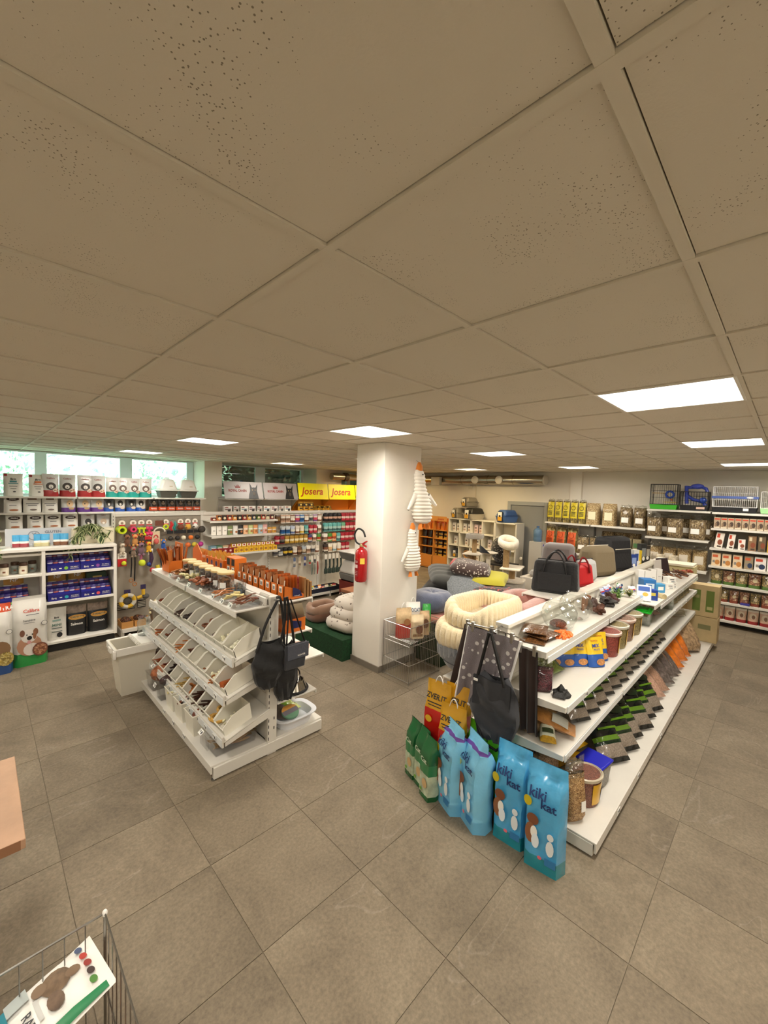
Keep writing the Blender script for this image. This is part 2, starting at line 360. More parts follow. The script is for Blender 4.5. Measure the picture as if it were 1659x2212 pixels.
# windows
FR = M('#e4ecf0', .3); GL = CLEAR('#eaf6f2', .0, .35, .05)
GLD = CLEAR('#8f9c93', .0, .5, .14)  # dark tint dims the right panes, standing in for shade outdoors
def window(n, xs, glass):
    wn = link('window_%d' % n, None, None, (0, YW - .06, 0), kind='structure')
    for i in range(len(xs) - 1):
        (a0, a1), (b0, b1) = xs[i], xs[i + 1]
        mb = MB().box(a0, -.03, 1.84, a1, .04, 2.70).box(a1, -.03, 1.84, b0, .04, 1.90).box(a1, -.03, 2.672, b0, .04, 2.70)
        ob('window_frame', mb, FR, wn, smooth=0, bev=.004); ob('pane', MB().box(a1, .0, 1.9, b0, .008, 2.672), glass, wn, smooth=0)
    ob('window_frame', MB().box(xs[-1][0], -.03, 1.84, xs[-1][1], .04, 2.70), FR, wn, smooth=0, bev=.004)
window(1, [(-2.6, -2.4), (-.75, -.5), (.78, .96), (2.18, 2.41), (3.55, 3.70)], GL)
window(2, [(4.13, 4.3), (5.31, 5.60), (6.76, 6.83)], GLD)
window(3, [(7.76, 7.85), (8.5, 8.65), (9.2, 9.29)], GLD)
# door in the right wall
d = link('door_1', None, None, (X1, 0, 0), kind='structure')
GREY = M('#8d8d89', .5, var=.02, vs=3); GREYF = M('#a6a7a3', .45)
dl_ = ob('door_leaf', MB().box(-.035, 4.16, 0, -.015, 5.02, 1.91), GREY, d, smooth=0, bev=.003)
ob('door_frame', MB().box(-.07, 5.02, 0, -.001, 5.11, 2.0).box(-.07, 4.08, 0, -.001, 4.16, 2.0).box(-.07, 4.16, 1.91, -.001, 5.02, 2.0), GREYF, d, smooth=0, bev=.004)
ob('door_handle', MB().tube([(-.035, 4.24, 1.02), (-.085, 4.24, 1.02), (-.085, 4.36, 1.02)], .011, 8), STEEL, dl_)
# pillar in the middle of the shop
pl = ob('wall_pillar', MB().box(3.33, 3.345, 0, 3.985, 3.83, CEIL + .005), M('#ece7dd', .8, var=.015, vs=3, bump=.06, bs=180), smooth=0, bev=.006, kind='structure')
bm_ = M('#7d766b', .45, var=.05, vs=6)
ob('skirting', MB().box(3.318, 3.333, 0, 3.99, 3.345, .075).box(3.318, 3.345, 0, 3.33, 3.84, .075), bm_, pl, smooth=0)

# ------------------------------------------------------------------ outdoors: trees behind the windows
def leaf_tree(x, y, z0, h, rx, label, cols, n, leaf=.09):
    t = thing('garden_tree', label, 'tree', (x, y, z0), group='trees outside the windows')
    r = random.Random(int(x * 97 + y)); mb = MB()
    for k in range(n):
        u = r.uniform(-1, 1); a = r.uniform(0, 6.283); q = (1 - u * u) ** .5; s = r.uniform(.72, 1.0)
        c = Vector((rx * q * math.cos(a) * s, rx * .8 * q * math.sin(a) * s, h * .55 + h * .45 * u * s))
        e = Vector((r.gauss(0, 1), r.gauss(0, 1), r.gauss(0, 1))).normalized() * leaf * r.uniform(.6, 1.4); g = e.orthogonal().normalized() * leaf * .5
        mb.vf([c - e, c + g, c + e, c - g], [(0, 1, 2, 3)], r.randrange(3))
    ob('crown', mb, [M(c, .6) for c in cols], t, smooth=0, kind='stuff')
    ob('inner_foliage', MB().ell((0, 0, h * .55), (rx * .72, rx * .55, h * .36), 14, 10), M(cols[0], .9, var=.5, vs=6), t)
    ob('trunk', MB().tube([(0, 0, 0), (.05, 0, h * .3), (0, .05, h * .6)], [.16, .13, .08], 8), M('#4a3b2c', .9, var=.3), t)
LG = ('#a9c4b0', '#c9dccb', '#e2eee0'); LEAF_SHADE = ('#10180c', '#182212', '#263318')  # leaf colours carry the light: left trees paled by glare, right ones shaded
for k, (x, y, h, rx, c, nm) in enumerate([(-3.6, 14.5, 5.2, 2.2, LG, 'green tree coloured pale for glare beyond the left edge of the windows'), (-.6, 15, 5.6, 2.3, LG, 'green tree coloured pale for glare outside the leftmost window pane'), (2.2, 14.6, 5.2, 2.2, LG, 'green tree coloured pale for glare outside the middle window pane'), (4.9, 14.9, 5.5, 2.1, LG, 'green tree coloured pale for glare outside behind the two white hooded litter boxes'),
        (7.7, 14.3, 5.4, 2.0, LEAF_SHADE, 'tree coloured dark for shade outside above the first grey dog sign'), (10.6, 14.2, 5.6, 2.1, LEAF_SHADE, 'tree coloured dark for shade outside above the second grey dog sign'), (13.4, 14.4, 5.6, 2.3, LEAF_SHADE, 'tree coloured dark for shade outside behind the yellow signs')]):
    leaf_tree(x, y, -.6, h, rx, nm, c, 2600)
ob('ground_outside', MB().box(-12, YW + .2, -.65, 22, 26, -.6), M('#5b6a3c', .9, var=.3, vs=2), smooth=0, kind='structure')

# ------------------------------------------------------------------ ventilation pipe along the far walls
DUCT = M('#b9b2a4', .22, 1, bump=.08, bs=30)
dt = thing('ventilation_pipe', 'long round metal ventilation pipe under the ceiling along the far walls', 'pipe', (X1 - .2, Y1 - .2, 2.53))
ob('pipe_run', MB().tube([(0, -5.28, -.005), (0, -.35, -.005)], .112, 20), DUCT, dt)
ob('pipe_run', MB().tube([(-2.2, -.0, .0), (-.35, -.0, .0)], .10, 20), DUCT, dt)
ob('pipe_bend', MB().tube([(-.36, 0, 0), (-.2, -.03, 0), (-.08, -.11, 0), (-.02, -.22, 0), (0, -.36, 0)], .112, 20), DUCT, dt)
for y in (-1.45, -2.95, -3.75, -4.45): ob('pipe_collar', MB().tube([(0, y - .05, -.005), (0, y + .05, -.005)], .12, 20), DUCT, dt)
ob('pipe_collar', MB().tube([(-1.75, 0, 0), (-1.62, 0, 0)], .125, 20), M('#5d5245', .5, .6), dt)
ob('pipe_cap', MB().tube([(0, -5.31, -.005), (0, -5.27, -.005)], .118, 20), M('#cbc5b8', .4), dt)
for y in (-3.45, -4.15):
    ob('valve', MB().lathe([(.1, 0), (.1, -.03), (.085, -.045), (.05, -.05), (.045, -.035), (0.001, -.035)], 20, (-.1, y, -.005), ax='x'), M('#efe9dd', .4), dt)
ob('fan_control_box', MB().box(X1 - .44, 7.02, 2.36, X1 - .33, 7.32, 2.6), M('#c8c4ba', .5), smooth=0, bev=.008, label='light grey control box fixed under the ventilation pipe', cat='control box')
ob('wall_socket', MB().box(X1 - .03, 6.2, 2.28, X1 - .001, 6.33, 2.37), M('#dad2c2', .5), smooth=0, bev=.004, label='small cream junction box on the far wall below the pipe', cat='junction box')
ob('cable_duct', MB().box(X1 - .02, 6.08, 1.5, X1 - .001, 6.11, 2.4), M('#ded5c2', .6), smooth=0, label='thin cream cable duct running down the far wall beside the carriers', cat='cable duct')

# ================================================================== shelving system
def slots(z0, z1, step=.05):
    mb = MB(); z = z0
    while z < z1: mb.box(-.003, -.0012, z, .003, 0, z + .026); z += step
    return mb
PRICE = M('#f6f5f0', .35); RAILC = M('#dfe2e2', .2); 
tagcard = MB().box(-.028, -.003, -.018, .028, 0, .018, 0).box(-.022, -.0036, -.002, .004, -.003, .002, 1).box(.008, -.0036, -.011, .022, -.003, .009, 1).box(-.022, -.0036, .006, -.002, -.003, .010, 1).mesh('price_tag', [PRICE, M('#3a3d42', .5)], 0)
def shelf_board(parent, x0, y0, x1, y1, z, lip=.04, side='y0', name='shelf'):
    """sheet metal shelf with a folded front lip on the named side, as long boards of one bay"""
    mb = MB().box(x0, y0, z - .012, x1, y1, z)
    if side == 'y0': mb.box(x0, y0, z - lip, x1, y0 + .012, z - .012)
    if side == 'y1': mb.box(x0, y1 - .012, z - lip, x1, y1, z - .012)
    if side == 'x0': mb.box(x0, y0, z - lip, x0 + .012, y1, z - .012)
    if side == 'x1': mb.box(x1 - .012, y0, z - lip, x1, y1, z - .012)
    return ob(name, mb, SHELF, parent, smooth=0, bev=.002)

# ------------------------------------------------------------------ left island: loose treats
LGT = thing('display_gondola', 'white island shelf unit with sloping rows of open treat bins', 'shelf unit', (0, 0, 0))
YA, YM, YB = 2.86, 3.89, 4.92
ROWS = [(1.36, .857), (1.297, .585), (1.292, .272)]           # front foot of each bin row (X, Z)
SLOPE = .324
for y in (YA, YM - .02, YB - .04):
    ob('upright', MB().box(1.62, y, 0, 1.70, y + .04, 1.29), SHELF, LGT, smooth=0, bev=.003)
ob('slot_strip', slots(.12, 1.2), INK, LGT, (1.628, YA, 0), smooth=0, kind='stuff'); ob('slot_strip', MB().box(-.004, -.0012, .2, .004, 0, .222).box(-.004, -.0012, .28, .004, 0, .302), INK, LGT, (1.675, YA, 0), smooth=0, kind='stuff')
for a, b in ((YA + .04, YM - .02), (YM + .02, YB - .04)):
    for z0, z1 in ((.1, .48), (.483, .87), (.873, 1.26)): ob('back_panel', MB().box(1.638, a, z0, 1.682, b, z1), SHELF, LGT, smooth=0)
    ob('top_cap', MB().box(1.615, a, 1.26, 1.705, b, 1.285), SHELF, LGT, smooth=0, bev=.003)
    # foot, base deck and kick board on both sides
    ob('base_shelf', MB().box(1.18, a - .03, .098, 1.62, b + .01, .112).box(1.172, a - .03, .05, 1.184, b + .01, .112), SHELF, LGT, smooth=0, bev=.002)
    ob('base_shelf', MB().box(1.70, a - .03, .098, 2.15, b + .01, .112).box(2.146, a - .03, .05, 2.158, b + .01, .112), SHELF, LGT, smooth=0, bev=.002)
    ob('kick_board', MB().box(1.22, a, .0, 1.235, b, .095), M('#a9a59c', .5), LGT, smooth=0); ob('kick_board', MB().box(2.10, a, 0, 2.115, b, .095), M('#a9a59c', .5), LGT, smooth=0)
    # top shelves
    shelf_board(LGT, 1.335, a - .04, 1.615, b + .02, 1.225, .045, 'x0'); shelf_board(LGT, 1.705, a - .04, 2.03, b + .02, 1.225, .045, 'x1')
    ob('shelf_riser', MB().box(1.58, a - .03, 1.226, 1.60, b + .01, 1.285), SHELF, LGT, smooth=0, bev=.002)
    # lower shelves on the far side
    for z, x in ((.95, 2.03), (.70, 2.16), (.40, 2.09)): shelf_board(LGT, 1.705, a - .04, x, b + .02, z, .035, 'x1')
ob('foot', MB().box(1.19, YA - .005, .012, 2.15, YA + .03, .098), SHELF, LGT, smooth=0, bev=.003)
ob('foot', MB().box(1.19, YB - .04, .012, 2.15, YB, .098), SHELF, LGT, smooth=0, bev=.003)
for x in (1.2, 2.12): ob('levelling_foot', MB().lathe([(.02, 0), (.02, .006), (.007, .008), (.007, .02)], 10, (x, YA + .02, 0)), STEEL, LGT)
BIN_IN = M('#d7d3c4', .55); BINC = M('#e4e0d2', .42)
BP = [(0, 0), (-.022, .067), (.052, .145), (.191, .196), (.213, .069)]        # outline of a bin's side wall
def bin_mesh(w=.178, t=.005):
    mb = MB()
    for y in (-w / 2, w / 2 - t): mb.prism(BP, 'y', y, y + t)
    # rolled rims along the side walls
    for y in (-w / 2 + t / 2, w / 2 - t / 2): mb.tube([(BP[i][0], y, BP[i][1]) for i in (1, 2, 3)], .0052, 6)
    def plate(a, b, n):                                                         # cross plates: floor, front lip and back
        dx, dz = b[0] - a[0], b[1] - a[1]; L = math.hypot(dx, dz); nx, nz = -dz / L * t, dx / L * t
        mb.prism([a, b, (b[0] + nx * n, b[1] + nz * n), (a[0] + nx * n, a[1] + nz * n)], 'y', -w / 2, w / 2)
    plate(BP[0], BP[4], 1); plate((0, 0), (-.018, .055), -1); plate(BP[4], BP[3], 1)
    mb.tube([(-.018, -w / 2, .056), (-.018, w / 2, .056)], .005, 6)
    return mb.mesh('treat_bin', BINC, 40)
BINME = bin_mesh()
rowname = ['top', 'middle', 'bottom']
counts = [10, 10, 11]
BINPOS = {}
for r, (bx, bz) in enumerate(ROWS):
    for a, b in ((YA - .005, YM), (YM, YB - .02)):
        L = 1.62 - bx + .03
        mb = MB().prism([(bx - .03, bz - .014), (bx - .03, bz - .004), (1.63, bz - .004 + L * SLOPE), (1.63, bz - .014 + L * SLOPE)], 'y', a, b)
        mb.prism([(bx - .045, bz - .05), (bx - .045, bz + .028), (bx - .032, bz + .032), (bx - .03, bz - .05)], 'y', a, b)
        ob('sloping_shelf', mb, SHELF, LGT, smooth=0, bev=.002)
        ob('price_rail', MB().prism([(bx - .050, bz - .042), (bx - .050, bz + .012), (bx - .046, bz + .012), (bx - .046, bz - .042)], 'y', a, b), RAILC, LGT, smooth=0)
    for y in (YA - .006, YB - .03):
        ob('bracket', MB().prism([(bx - .02, bz - .045), (bx - .02, bz - .014), (1.63, bz - .014 + L * SLOPE), (1.63, bz - .07 + L * SLOPE)], 'y', y, y + .012), SHELF, LGT, smooth=0)
    n = counts[r]
    for k in range(n):
        y = YA + .12 + .187 * (n - 1 - k) * (10 / n if n > 10 else 1)
        o = link('treat_bin', BINME, None, (bx, y, bz), label='open white treat bin, %s, %s row of sloping bins' % (ORD[k], rowname[r]), cat='bin', group='open treat bins on the island')
        o.scale = (1, 1 if n == 10 else .91, 1)
        BINPOS[(r, k)] = Vector((bx, y, bz))
        link('price_tag', tagcard, LGT, (bx - .051, y, bz - .012), (0, 0, -math.pi / 2))
# ---- chews and treats lying in the bins
def torus(Rr, r, n=14, k=7, sq=1):
    return MB().tube([(Rr * math.cos(6.2832 * i / n), Rr * sq * math.sin(6.2832 * i / n), 0) for i in range(n)], r, k, closed=True)
def stick(L, r, bend=.1, n=6):
    return MB().tube([(L * (t - .5), bend * L * math.sin(math.pi * t), 0) for t in [i / 4 for i in range(5)]], [r * .8, r, r, r, r * .8], n)
def bone(L, r):
    mb = MB().tube([(-L / 2, 0, 0), (L / 2, 0, 0)], r, 7)
    for sx in (-1, 1):
        for sy in (-1, 1): mb.ell((sx * L / 2, sy * r * .9, 0), (r * 1.15, r * 1.1, r * 1.1), 8, 6)
    return mb
def chip(L, w, t, curl=.3):
    return MB().surf(lambda u, v: (L * (u - .5), w * (v - .5) * (1 - .5 * abs(2 * u - 1) ** 2), t + curl * L * (u - .5) ** 2 + curl * w * 2 * (v - .5) ** 2), 6, 4).surf(lambda u, v: (L * (u - .5), w * (v - .5) * (1 - .5 * abs(2 * u - 1) ** 2), curl * L * (u - .5) ** 2 + curl * w * 2 * (v - .5) ** 2), 6, 4)
def knot(r):
    return MB().ell((0, 0, 0), (r, r * .8, r * .8), 9, 7).ell((r * .8, r * .3, .1 * r), (r * .55, r * .5, r * .5), 8, 6).ell((-r * .7, -r * .4, 0), (r * .6, r * .5, r * .55), 8, 6)
DRY = lambda c: M(c, .5, var=.35, vs=40, bump=.4, bs=90, coat=.2)
TREAT = {}
def treat(kind, col):
    k = (kind, col)
    if k not in TREAT:
        mb = {'ring': lambda: torus(.034, .009), 'coil': lambda: torus(.045, .013), 'stick': lambda: stick(.13, .008, .05), 'strip': lambda: stick(.14, .006, .12, 5), 'bone': lambda: bone(.06, .011), 'chip': lambda: chip(.10, .05, .006), 'knot': lambda: knot(.022), 'bit': lambda: knot(.011), 'roll': lambda: MB().tube([(-.07, 0, 0), (.07, 0, 0)], .022, 12), 'ball': lambda: MB().ell((0, 0, 0), (.03, .03, .018), 10, 7)}[kind]()
        TREAT[k] = mb.mesh('chew', DRY(col), 50)
    return TREAT[k]
FILL = {(0, 0): ('stick', '#8a3d22', 3, 'reddish stick chew'), (0, 3): ('coil', '#3a1d12', 7, 'dark brown coiled chew'), (0, 4): ('coil', '#24140d', 8, 'nearly black coiled chew'), (0, 5): ('ring', '#4a281a', 9, 'dark brown ring chew'), (0, 6): ('ring', '#7c4b30', 8, 'brown ring chew'), (0, 7): ('ball', '#4b2a19', 2, 'round brown chew'), (0, 8): ('knot', '#efe2bd', 5, 'cream knotted chew'), (0, 9): ('knot', '#f1e7c9', 9, 'pale cream knotted chew'),
    (1, 1): ('stick', '#b5622c', 8, 'orange brown stick chew'), (1, 2): ('chip', '#7a4024', 6, 'brown flat chew'), (1, 4): ('strip', '#c9772c', 11, 'golden strip chew'), (1, 5): ('chip', '#6b3a20', 3, 'dark flat chew'), (1, 7): ('bit', '#8f5328', 5, 'small brown chew'), (1, 8): ('bone', '#f0e2c2', 9, 'white bone biscuit'), (1, 9): ('roll', '#a2501f', 2, 'thick orange chew roll'),
    (2, 0): ('coil', '#6d2a18', 8, 'reddish brown coil chew'), (2, 1): ('strip', '#b0562b', 9, 'reddish strip chew'), (2, 2): ('chip', '#7a3020', 7, 'dark red chew chip'), (2, 3): ('chip', '#33201a', 7, 'blackish chew chip'), (2, 5): ('strip', '#c0a05c', 9, 'straw coloured chew strand'), (2, 6): ('chip', '#a9642c', 8, 'tan curled chew'), (2, 7): ('stick', '#4a2a1c', 8, 'dark brown stick chew'), (2, 8): ('stick', '#3a2218', 6, 'thin blackish stick chew'), (2, 9): ('coil', '#c69a4a', 3, 'golden knotted chew'), (2, 10): ('bit', '#efe1bb', 9, 'tiny cream chew')}
def scatter(kind, col, n, c, sx, sy, label, group, seed=1, slope=0, lift=.012, axis=None, layers=.012, cat='treat', scale=1):
    r = random.Random(seed); me = treat(kind, col)
    for i in range(n):
        dx = r.uniform(-sx, sx); dy = r.uniform(-sy, sy)
        a = r.uniform(0, 6.28) if axis is None else axis + r.uniform(-.35, .35)
        o = link('dried_treat', me, None, (c[0] + dx, c[1] + dy, c[2] + lift + dx * slope + (i % 3) * layers), (r.uniform(-.3, .3), r.uniform(-.35, .35), a), label=label, cat=cat, group=group)
        if scale != 1: o.scale = (scale,) * 3
for (r, k), (kind, col, n, nm) in FILL.items():
    p = BINPOS[(r, k)]
    scatter(kind, col, n + 2, (p.x + .08, p.y, p.z + .045), .062, .055, '%s in the %s bin of the %s row' % (nm, ORD[k].replace(' from left', ''), rowname[r]), '%ss in one bin, %s row %s' % (nm, rowname[r], ORD[k]), r * 20 + k, SLOPE, .010, 0 if kind in ('stick', 'strip', 'roll') else None)
    if kind == 'bone': scatter('stick', '#b06a30', 8, (p.x + .05, p.y, p.z + .02), .04, .05, 'tan stick under the white bone biscuits in the middle row', 'tan sticks below bone biscuits', 91, SLOPE, .006, 0)
# ---- tubs and trays on the island's base shelf
def open_tub(w, d, h, t=.006, taper=.9, rim=.008):
    """open box with sloping walls: w along x, d along y"""
    mb = MB(); a = taper
    o = [(-w / 2, -d / 2), (w / 2, -d / 2), (w / 2, d / 2), (-w / 2, d / 2)]; i = [(x - math.copysign(t, x), y - math.copysign(t, y)) for x, y in o]
    vs = [(x * a, y * a, 0) for x, y in o] + [(x, y, h) for x, y in o] + [(x, y, h) for x, y in i] + [(x * a, y * a, t) for x, y in i]
    fs = [(3, 2, 1, 0), (12, 13, 14, 15)]
    for j in range(4):
        k = (j + 1) % 4; fs += [(j, k, k + 4, j + 4), (j + 4, k + 4, k + 8, j + 8), (j + 8, k + 8, k + 12, j + 12)]
    mb.vf(vs, fs)
    if rim: mb.tube([(x, y, h) for x, y in o], rim, 6, closed=True)
    return mb
TUB = M('#e2decf', .45)
BOX = CLEAR('#fafafa', .12, .28, .03)
for k, (y, nm, col, kind) in enumerate([(3.40, 'nearest of the deep white tubs on the island base', '#7a3a1c', 'chip'), (3.66, 'middle deep white tub on the island base', '#6a3418', 'chip'), (3.90, 'farthest deep white tub on the island base', '#e8d7a8', 'chip')]):
    ob('treat_tub', open_tub(.32, .19, .17), TUB, None, (1.36, y, .112), label=nm, cat='tub', group='deep white tubs')
    scatter(kind, col, 6, (1.33, y, .22), .08, .045, 'large dried chew lying in the %s' % ['nearest deep tub', 'middle deep tub', 'farthest deep tub'][k], 'chews in deep tub %s' % 'abc'[k], 300 + k, 0, 0, None, .02, scale=1.3)
    link('price_tag', tagcard, LGT, (1.168, y, .10), (0, 0, -math.pi / 2))
tb = thing('clear_bin', 'clear plastic bin of dried fish in front on the island base', 'bin', (1.40, 3.04, .112))
ob('bin_body', open_tub(.36, .21, .15, .004, .88), BOX, tb); ob('front_lip', MB().tbox(-.2, .02, .05, .015, .14, .015, .14, .08), BOX, tb); link('price_tag', tagcard, tb, (-.21, .06, .15), (-.9, 0, -math.pi / 2))
FISH = MB().surf(lambda u, v: (.24 * (u - .5), math.cos(6.2832 * v) * .021 * math.sin(math.pi * min(1, u * 1.05 + .02)) ** .7, math.sin(6.2832 * v) * .012 * math.sin(math.pi * min(1, u * 1.05 + .02)) ** .7), 8, 6, cv=True).vf([(.10, 0, 0), (.15, .03, .004), (.15, -.03, .004)], [(0, 1, 2)]).mesh('dried_fish', M('#9a7a4d', .5, var=.45, vs=30, bump=.3), 50)
r = random.Random(5)
for i in range(22): link('dried_fish', FISH, None, (1.40 + r.uniform(-.05, .05), 3.04 + r.uniform(-.055, .055), .13 + .105 * i / 22), (r.uniform(-.4, .4), r.uniform(-.2, .2), r.choice((0, 3.14)) + r.uniform(-.3, .3)), label='small dried fish piled in the clear bin on the island base', cat='fish', group='dried fish in the clear bin')
tb = thing('clear_bin', 'clear upright plastic bin of dark dried sticks on the island base', 'bin', (1.31, 4.14, .112)); ob('bin_body', open_tub(.26, .13, .19, .004, .9), BOX, tb); ob('contents', MB().ell((0, 0, .165), (.12, .055, .05), 12, 8), DRY('#3a1d18'), tb); link('price_tag', tagcard, tb, (-.14, .04, .13), (-.5, 0, -math.pi / 2))
tb = thing('clear_bin', 'clear plastic bin heaped with reddish chews beside the tall white container', 'bin', (1.32, 4.42, .112)); ob('bin_body', open_tub(.28, .2, .15, .004, .9), BOX, tb); ob('contents', MB().ell((0, 0, .13), (.125, .09, .085), 14, 8), DRY('#a8643f'), tb); link('price_tag', tagcard, tb, (-.1, 0, .222), (-1.2, 0, -math.pi / 2))
# tall white feed container at the island's far corner
t = thing('feed_container', 'tall tapered white plastic container with half open lid left of the island', 'container', (1.13, 4.78, 0))
ob('body', open_tub(.36, .34, .5, .006, .72), M('#dcd6c6', .45), t)
ob('rim', MB().tube([(-.195, -.18, .5), (.18, -.18, .5), (.18, .18, .5), (-.195, .18, .5)], .014, 6, closed=True).box(-.195, -.19, .44, .18, -.176, .5).box(-.2, -.18, .44, -.186, .18, .5), M('#f1eee6', .35), t)
lid = MB().box(.0, -.18, .505, .2, .19, .52)
for i in range(12): lid.tube([(-.012, -.17 + .031 * i, .515), (.012, -.17 + .031 * i, .535), (.03, -.17 + .031 * i, .515)], .006, 5)
ob('lid', lid, M('#f3f0e8', .35), t, bev=.003); ob('front_catch', MB().box(-.215, -.05, .44, -.195, .05, .49).box(-.215, -.2, .42, -.19, -.16, .5), M('#f3f0e8', .35), t, bev=.004)
ob('glass_jar', MB().lathe([(.055, 0), (.06, .02), (.06, .15), (.048, .17), (.048, .2)], 18), CLEAR('#eef3f2', .03, .7, .12), None, (1.25, 4.87, .522), label='empty clear jar standing on the tall white container', cat='jar')

# ================================================================== packages
def bag_shape(w, h, d, style):
    """front depth y(x, z) of a bag standing on z=0, facing -y"""
    if style == 'gusset':
        prof = lambda t: (1 if t < .72 else max(0, 1 - ((t - .72) / .22)) ** .75) if t < .94 else 0.0; n = 6
    elif style == 'pillow':
        prof = lambda t: max(0, math.sin(math.pi * min(1, max(0, (t - .04) / .92)))) ** .55; n = 2.2
    elif style == 'sack':
        prof = lambda t: (min(1, .55 + t * 3) if t < .2 else 1) * (1 - max(0, (t - .2) / .8) ** 2.2 * .78); n = 3
    else:
        prof = lambda t: (1 - min(1, max(0, t) / .93) ** 1.7); n = 2.4
    def y(x, z):
        q = min(1, abs(2 * x / w)); t = min(1, max(0, z / h))
        return -(d / 2 * prof(t) * (1 - q ** n) ** (1 / n) + .0022)
    return y
def bag_mesh(w, h, d, mats, bands, style, nu=8, nv=12, wr=.0, seed=1, rag=0):
    """bands: list of (upper z fraction, material index)"""
    y = bag_shape(w, h, d, style); r = random.Random(seed); mb = MB()
    zs = sorted({i / nv for i in range(nv + 1)} | {b[0] for b in bands if b[0] < 1}); k = len(zs)
    xs = [-.5 + i / nu for i in range(nu + 1)]
    def wz(t): return 1 - .03 * math.sin(math.pi * t) * (1 if style != 'sack' else 0) - (.10 * max(0, (t - .75) / .25) if style == 'gusset' else 0)
    F = []
    for s in (1, -1):
        rows = []
        for t in zs:
            row = []
            for i, x in enumerate(xs):
                edge = i in (0, nu)
                jz = 0 if not rag or t < 1 else r.uniform(-rag, rag)
                yy = 0 if edge else s * (y(x * w, t * h) + r.uniform(-wr, wr) * (1 if 0 < t < .97 else 0))
                row.append((x * w * wz(t), yy, t * h + jz))
            rows.append(row)
        o = len(mb.v); mb.v += [p for row in rows for p in row]; W = nu + 1
        for j in range(k - 1):
            tm = (zs[j] + zs[j + 1]) / 2; mi = next((b[1] for b in bands if tm <= b[0]), 0)
            for i in range(nu): mb.f.append((o + j * W + i, o + j * W + i + 1, o + (j + 1) * W + i + 1, o + (j + 1) * W + i)); mb.m.append(mi)
        F.append(o)
    W = nu + 1
    for i in range(nu): mb.f.append((F[0] + i, F[1] + i, F[1] + i + 1, F[0] + i + 1)); mb.m.append(bands[0][1] if bands else 0)
    return mb, y, wz
BAGS = {}
def bag(label, cat, loc, rot, w, h, d, mats, bands=((1, 0),), deco=(), style='pouch', group=None, name='bag', wr=.003, key=None, rag=0, handle=None):
    """a printed bag: mesh body; 'print' patches and 'lettering' as parts. deco: ('r',x,z,w,h,m) ('e',x,z,rx,rz,m) ('t',text,x,z,size,m) in fractions of w and h"""
    rot = rot if isinstance(rot, (tuple, list)) else (0, 0, rot)
    if key and key in BAGS: return dup(BAGS[key], loc, rot, label, group)
    mb, y, wz = bag_mesh(w, h, d, mats, list(bands), style, wr=wr, rag=rag, seed=hash(key or label) % 999 if False else len(label))
    o = ob(name, mb, mats, None, loc, rot, 60, weld=True, label=label, cat=cat, group=group)
    pr = MB(); pm = []; letters = {}
    lay = .0022 + wr
    for dd in deco:
        m = dd[-1]
        if dd[0] == 't':
            lt = lettering(dd[1], dd[4] * h, lambda x, z: (x + dd[2] * w, y(x + dd[2] * w, z + dd[3] * h) - lay - .0022, z + dd[3] * h), .02, .76 * w)
            letters.setdefault(m, MB()).add(lt); continue
        if m not in pm: pm.append(m)
        mi = pm.index(m); lay += .0005
        cx, cz = dd[1] * w, dd[2] * h
        if dd[0] == 'r':
            a, b = dd[3] * w, dd[4] * h
            pr.surf(lambda u, v: (cx + a * (u - .5), y(cx + a * (u - .5), cz + b * (v - .5)) - lay, cz + b * (v - .5)), 5, 4, m=mi)
        else:
            a, b = dd[3] * w, dd[4] * h; vs = [(cx, y(cx, cz) - lay, cz)]; n = 14
            for q in (.5, 1):
                for j in range(n): px, pz = cx + a * q * math.cos(6.2832 * j / n), cz + b * q * math.sin(6.2832 * j / n); vs.append((px, y(px, pz) - lay, pz))
            pr.vf(vs, [(0, 1 + j, 1 + (j + 1) % n) for j in range(n)] + [(1 + j, 1 + n + j, 1 + n + (j + 1) % n, 1 + (j + 1) % n) for j in range(n)], mi)
    if pm: ob('print', pr, pm, o, smooth=60)
    for m, lt in letters.items(): ob('lettering', lt, m, o, smooth=0)
    if handle: ob('carry_handle', MB().tube([(-w * .16 + w * .32 * i / 8, 0, h * .96 + .07 * math.sin(math.pi * i / 8) ** .7) for i in range(9)], .006, 5, flat=.5), handle, o)
    if key: BAGS[key] = o
    return o
GLOSS = lambda c, **k: M(c, .28, coat=.25, bump=.25, bs=18, **k)
FOIL = lambda c: M(c, .18, bump=.5, bs=22, coat=.4)
